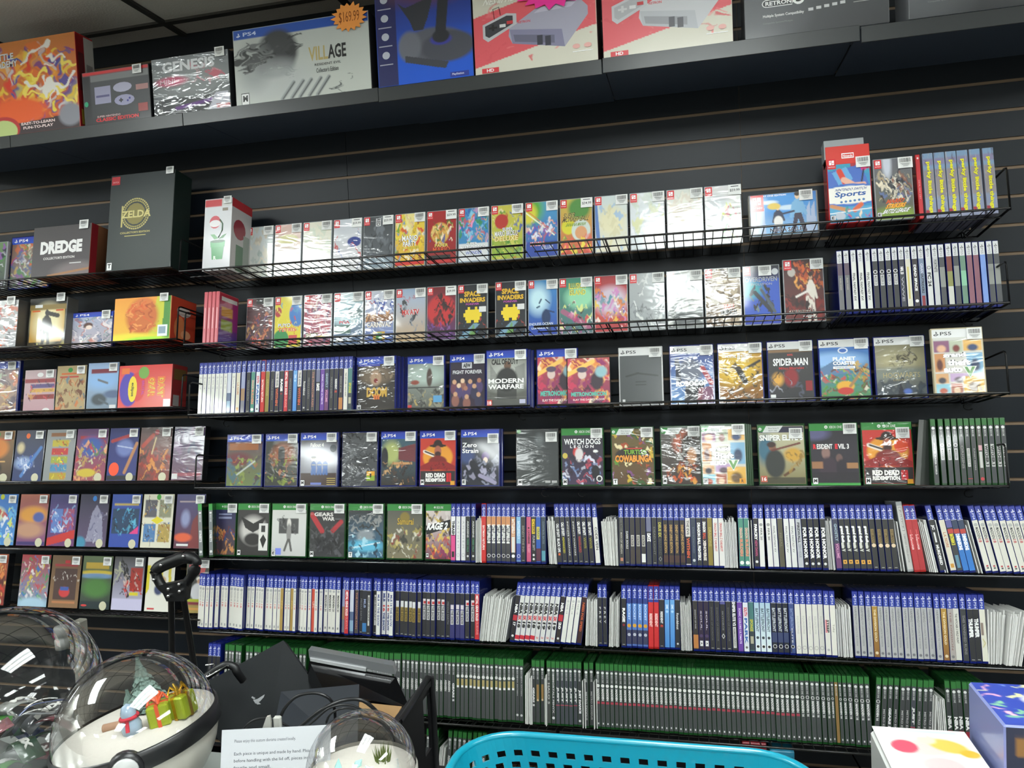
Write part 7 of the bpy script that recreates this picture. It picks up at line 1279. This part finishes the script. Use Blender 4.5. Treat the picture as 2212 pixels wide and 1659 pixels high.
# ================================================================ crate, consoles, cables, notice
def pt(px, py, dep): r = ray(px, py); return np.array(CAM) + r * dep / FPX
def hexa(m, q, d0, d1, off=(0, 0), col=(.5, .5, .5), mi=0):
    """Slab whose face outline is seen at the pixels q, at camera depths d0; d1 = thickness away from the camera."""
    fr = [pt(px, py, d) for (px, py), d in zip(q, d0)]; n = len(q)
    nrm = np.cross(fr[1] - fr[0], fr[2] - fr[1]); nrm /= np.linalg.norm(nrm)
    if np.dot(nrm, fr[0] - np.array(CAM)) < 0: nrm = -nrm
    bk = [f + nrm * d1 for f in fr]
    m.add(fr + bk, [tuple(range(n)), tuple(range(2 * n - 1, n - 1, -1))] + [(i, i + n, (i + 1) % n + n, (i + 1) % n) for i in range(n)], col, mi); return fr, nrm
cr = empty('crate', (-.19, -1.32, .8)); tag(cr, 'open black crate with side handle holding consoles and cables', 'crate')
m = MB()
m.box((-.004, -.08, 0), (.0, .035, .25)); m.box((-.004, .035, 0), (.0, .062, .15)); m.box((-.004, .035, .235), (.0, .062, .25)); m.box((-.004, .062, 0), (.0, .07, .25)); m.box((-.006, -.08, .245), (.004, .07, .254))
m.box((-.42, -.08, 0), (-.416, .07, .25)); m.box((-.42, -.084, 0), (.0, -.08, .19)); m.box((-.42, .07, 0), (.0, .074, .12)); m.box((-.42, -.08, 0), (0, .07, .004)); m.build('crate_body', BLACKP, cr)
q = MB(); q.tube([(.002, -.06, .25), (.003, .0, .256), (.003, .05, .262), (.003, .066, .256), (.003, .07, .2), (.003, .07, .01)], .0045, 8); q.build('crate_handle', RUB, cr)
CD = mat('console_charcoal', '#15181a', rough=.6, spec=.2, bump=(900, .05)); GLOSS = mat('console_gloss', '#0a0a0b', rough=.15, coat=.5)
c1 = MB(); fr, nr = hexa(c1, [(612, 1383), (402, 1498), (560, 1722), (790, 1632)], [1.29, 1.245, 1.18, 1.225], .035)
o = c1.build('game_console', CD); tag(o, 'flat charcoal game console leaning cornerwise in the crate', 'game console')
lg = MB()
def onf(px, py, lift=.0006):
    r = ray(px, py); C_ = np.array(CAM); t_ = np.dot(fr[0] - C_, nr) / np.dot(r, nr); return C_ + r * t_ - nr * lift
for pl in ([(547, 1512), (556, 1510), (572, 1500), (570, 1506), (562, 1515), (552, 1520)], [(548, 1514), (558, 1516), (564, 1521), (556, 1522)], [(545, 1504), (552, 1508), (549, 1511), (543, 1507)]):
    lg.add([onf(*a) for a in pl], [tuple(range(len(pl)))])
lg.build('console_emblem', mat('silver_emblem', '#8a8c8e', rough=.3), o)
c2 = MB(); hexa(c2, [(668, 1428), (700, 1492), (886, 1530), (855, 1462)], [1.27, 1.2, 1.2, 1.27], .03)
o = c2.build('game_console', GLOSS); tag(o, 'glossy black game console with light front strip, tilted over the crate', 'game console')
s = MB(); hexa(s, [(666, 1404), (668, 1421), (854, 1457), (849, 1438)], [1.27] * 4, .02); s.build('front_panel', mat('console_grey', '#5c5e60', rough=.35, coat=.3), o)
s = MB(); hexa(s, [(669, 1422), (670, 1428), (790, 1451), (790, 1444)], [1.266] * 4, .004); s.build('light_strip', mat('bright_trim', '#d8dadc', rough=.2, metal=.6), o)
s = MB()
for i in range(18): x = 793 + i * 3; y = 1447 + i * .56; hexa(s, [(x, y), (x, y + 3), (x + 1.3, y + 3.2), (x + 1.3, y + .2)], [1.264] * 4, .002)
s.build('vent_teeth', mat('bright_trim'), o)
c3 = MB(); hexa(c3, [(607, 1494), (586, 1600), (770, 1640), (776, 1478)], [1.16, 1.08, 1.06, 1.16], .02); o = c3.build('game_box', mat('dark_slate_box', '#1c2026', rough=.4)); tag(o, 'dark slate box in the crate under the cables', 'game box')
cb = MB(); hexa(cb, [(772, 1516), (758, 1540), (850, 1558), (868, 1526)], [1.2, 1.17, 1.15, 1.19], .003); o = cb.build('cardboard_piece', mat('cardboard', '#94744e', rough=.8, nz=(20, '#83653f'))); tag(o, 'tan cardboard piece under the glossy console', 'cardboard')
def cable(pts, r, label, name='power_cable', m=None):
    P = [Vector(pt(*a)) for a in pts]; out = []
    for i in range(len(P) - 1):
        a, b, c_, d_ = P[max(i - 1, 0)], P[i], P[i + 1], P[min(i + 2, len(P) - 1)]
        for k in range(7):
            u = k / 7; out.append(.5 * ((2 * b) + (c_ - a) * u + (2 * a - 5 * b + 4 * c_ - d_) * u * u + (3 * b - a - 3 * c_ + d_) * u ** 3))
    out.append(P[-1]); o = MB().tube(out, r, 8).build(name, m or BLACKP); tag(o, label, 'cable', 'cables in the crate'); return o
cable([(600, 1575, 1.05), (612, 1535, 1.05), (640, 1505, 1.05), (680, 1497, 1.05), (710, 1508, 1.05), (722, 1530, 1.06), (724, 1560, 1.07)], .0022, 'black cable arching high over the slate box')
cable([(522, 1610, 1.04), (524, 1580, 1.04), (545, 1558, 1.04), (575, 1551, 1.04), (605, 1560, 1.04), (640, 1580, 1.05)], .0018, 'thin black cable looping behind the paper notice')
cable([(615, 1600, 1.03), (660, 1560, 1.03), (700, 1530, 1.03), (745, 1512, 1.04), (785, 1514, 1.04), (820, 1545, 1.05), (835, 1580, 1.05)], .0026, 'thick black cable rising toward the cardboard piece')
cable([(625, 1600, 1.02), (675, 1560, 1.02), (715, 1528, 1.02), (760, 1524, 1.03), (800, 1545, 1.04)], .0016, 'thin cable beside the thick black cable')
cable([(700, 1580, 1.01), (712, 1545, 1.01), (740, 1530, 1.01), (770, 1535, 1.02), (790, 1560, 1.02)], .0016, 'short cable loop just behind the smallest dome')
st_ = cable([(430, 1475, 1.2), (455, 1455, 1.2), (485, 1437, 1.2), (505, 1440, 1.2), (512, 1452, 1.2), (525, 1470, 1.21)], .0062, 'black strap with metal clips beside the charcoal console', 'buckled_strap', RUB)
for a in (((448, 1462, 1.19), (492, 1438, 1.19)), ((444, 1437, 1.19), (462, 1435, 1.19)), ((446, 1462, 1.19), (452, 1456, 1.19))):
    MB().tube([pt(*b) for b in a], .0016, 6).build('metal_clip', BOLT, st_)

nt_ = empty('paper_notice', (-.263, -1.576, 1.0), (math.radians(-16), 0, math.radians(14))); tag(nt_, 'printed white notice standing before the charcoal console', 'notice')
F = Face(.125, .122, y=-.0004); F.mb.box((-.0625, -.0004, 0), (.0625, 0, .122), lin('#b2b4b8'))
for v, w_, s_ in ((.09, .7, 'Please enjoy this custom diorama created locally.'), (.2, .98, 'Each piece is unique and made by hand. Please ask'), (.26, .99, 'before handling with the lid off, pieces inside are'), (.32, .42, 'fragile and small.'), (.44, .94, 'Domes do not include a stand. More designs coming'), (.5, .9, 'soon, please ask at the counter for other options')):
    F.t(s_, .12, v, .12 + w_ * .8, v + .035, '#4c4e54', 0)
F.mb.build('notice_sheet', MATT, nt_)
CL = glass('clear_clip_plastic', .75, .08, 1.5)
ck = empty('clear_clip', tuple(pt(590, 1596, .9))); tag(ck, 'clear plastic clip standing upright behind the paper notice', 'clip'); ck.rotation_euler = (0, 0, .2)
WC = mat('cloudy_plastic', '#a8a8a2', rough=.2, coat=.6)
m = MB(); m.prism([(-.011, -.01), (-.0112, .014), (-.006, .027), (-.002, .028), (-.001, .02), (-.0015, -.01)], -.002, .002); m.build('clip_jaw', WC, ck)
m = MB(); m.bev((.002, -.003, -.01), (.011, .003, .027), .0015); m.build('clip_arm', WC, ck); m = MB().tube([(-.004, 0, .004), (.006, 0, .004)], .0025, 8); m.build('clip_pin', BOLT, ck)
MB().box((-.012, -.003, -.06), (.012, .003, -.009)).build('clip_stem', WC, ck)

# ================================================================ basket
TEAL = mat('turquoise_plastic', '#0a7e94', rough=.28, coat=.3)
bk = empty('basket', (.134, -1.66, 1.0)); tag(bk, 'turquoise plastic basket with small slots on the sales counter', 'basket')
def outline(hx, hy, r, n=8):
    P = []
    for cx, cy, a in ((hx - r, hy - r, 0), (-hx + r, hy - r, 90), (-hx + r, -hy + r, 180), (hx - r, -hy + r, 270)):
        for i in range(n + 1): th = math.radians(a + 90 * i / n); P.append((cx + r * math.cos(th), cy + r * math.sin(th)))
    return P
H = .124; NP = 232
def ring_pts(f):
    P = outline(.155 + .022 * f, .115 + .018 * f, .06); P.append(P[0]); P = np.array(P); L = np.concatenate([[0], np.cumsum(np.hypot(*np.diff(P, axis=0).T))]); s_ = np.linspace(0, L[-1], NP + 1)[:-1]
    return np.c_[np.interp(s_, L, P[:, 0]), np.interp(s_, L, P[:, 1])]
zl = [0] + [z_ for k_ in range(8) for z_ in (.018 + .0118 * k_, .018 + .0118 * k_ + .0065)] + [.120]
V = []; Fc = []
for z in zl: V += [(x, y, z) for x, y in ring_pts(z / H)]
for j in range(len(zl) - 1):
    hole = j % 2 == 1 and j < 16
    for i in range(NP):
        if hole and (i + (3 if j % 4 == 1 else 0)) % 4 in (0, 1): continue
        Fc.append((j * NP + i, j * NP + (i + 1) % NP, (j + 1) * NP + (i + 1) % NP, (j + 1) * NP + i))
Fc.append(tuple(reversed(range(NP))))
o = MB().add(V, Fc, smooth=False).build('basket_wall', TEAL, bk); md = o.modifiers.new('thick', 'SOLIDIFY'); md.thickness = .003
P = ring_pts(1); MB().tube([(x, y, H - .003) for x, y in P] + [(P[0][0], P[0][1], H - .003)], .0042, 8, cap=False).build('rolled_rim', TEAL, bk)

# ================================================================ boxes at the counter's end
def topbox(name, x0, x1, y0, y1, h, label, side, topfn, frontfn=None, leftcol=None, r=.002):
    o = MB().bev((0, 0, 0), (x1 - x0, y1 - y0, h), r).build(name, mat('card_' + side.strip('#'), side, rough=.35, coat=.4)); o.location = (x0, y0, 1.0); tag(o, label, 'game box')
    w, d_ = x1 - x0, y1 - y0
    F = Face(w - .004, d_ - .004, y=0); topfn(F); a = F.mb.build('lid_art', PRINT, o); a.rotation_euler = (-math.pi / 2, 0, 0); a.location = (w / 2, .002, h + .0002)
    if frontfn: F = Face(w - .003, h - .003, y=-.0003); frontfn(F); a = F.mb.build('front_art', PRINT, o); a.location = (w / 2, 0, .0015)
    return o
def lid1(F):
    p = Paint('#cfcfcb', '#d2d1cc', 50, 50); p.asp = 1; p.e(.45, .35, .3, .14, '#e8b8b4', .3); p.e(.25, .35, .14, .12, '#d8485c', .2); p.e(.55, .65, .22, .14, '#e8b0b0', .3); p.e(.42, .85, .12, .06, '#d85070', .3); p.e(.68, .85, .14, .07, '#d85070', .3)
    p.e(.72, .3, .2, .12, '#e0b050', .3, .3); p.e(.9, .42, .1, .07, '#e0a030', .3); p.e(.52, .2, .1, .08, '#e8d8b0', .4); p.r(.05, .03, .9, .08, '#b8ccd8'); p.r(.02, .1, .55, .16, '#c0d0d8', .7); p.put(F)
topbox('toy_box', .389, .487, -1.53, -1.409, .1, 'white box with soft pink and orange blots on its lid', '#c4c5c2', lid1, r=.006)
def lid2(F):
    p = Paint('#2c3e94', '#34459a', 60, 60); p.asp = 1; p.e(.6, .4, .38, .26, '#c8c8dc', .1); p.e(.6, .4, .33, .22, '#3a58b8', .1); p.e(.6, .35, .2, .12, '#d89ab0', .3); p.e(.5, .5, .14, .1, '#6aa870', .3); p.e(.75, .5, .14, .1, '#d8b850', .3); p.b(401, 20, ['#d8d890', '#7ab08a', '#e0a8b8', '#8aa8e0'], size=.1); p.r(.15, .82, .9, .9, '#d8a8d8'); p.put(F)
def frt2(F):
    p = Paint('#22243c', '#1c1e34', 50, 50); p.r(.05, .06, 1, .2, '#8a6030'); p.e(.3, .55, .16, .16, '#6a6a70', .1); p.e(.3, .55, .12, .12, '#22243c', .1); p.b(402, 12, ['#6a6a80', '#8a8a58', '#3a3c60'], .4, .4, 1, 1, .08); p.put(F); F.t('e', .24, .46, .36, .66, '#8a8a8a', .06)
o = topbox('toy_box', .493, .66, -1.50, -1.4, .152, 'blue box with colourful lid, cut by the picture edge', '#7a82b4', lid2, frt2)
# bits of stock on the lowest shelf
for k, (px, py, c_, l_) in enumerate(((1630, 1630, '#7a2028', 'red case edge on the lowest shelf'), (1690, 1648, '#2a7a98', 'blue case edge on the lowest shelf'))):
    P = at(px, py, .3); o = MB().bev((-.03, 0, -.03), (.03, .1, .03), .002).build('game_case', mat('low_case_' + str(k), c_, rough=.4)); o.location = tuple(P); tag(o, l_, 'game case')
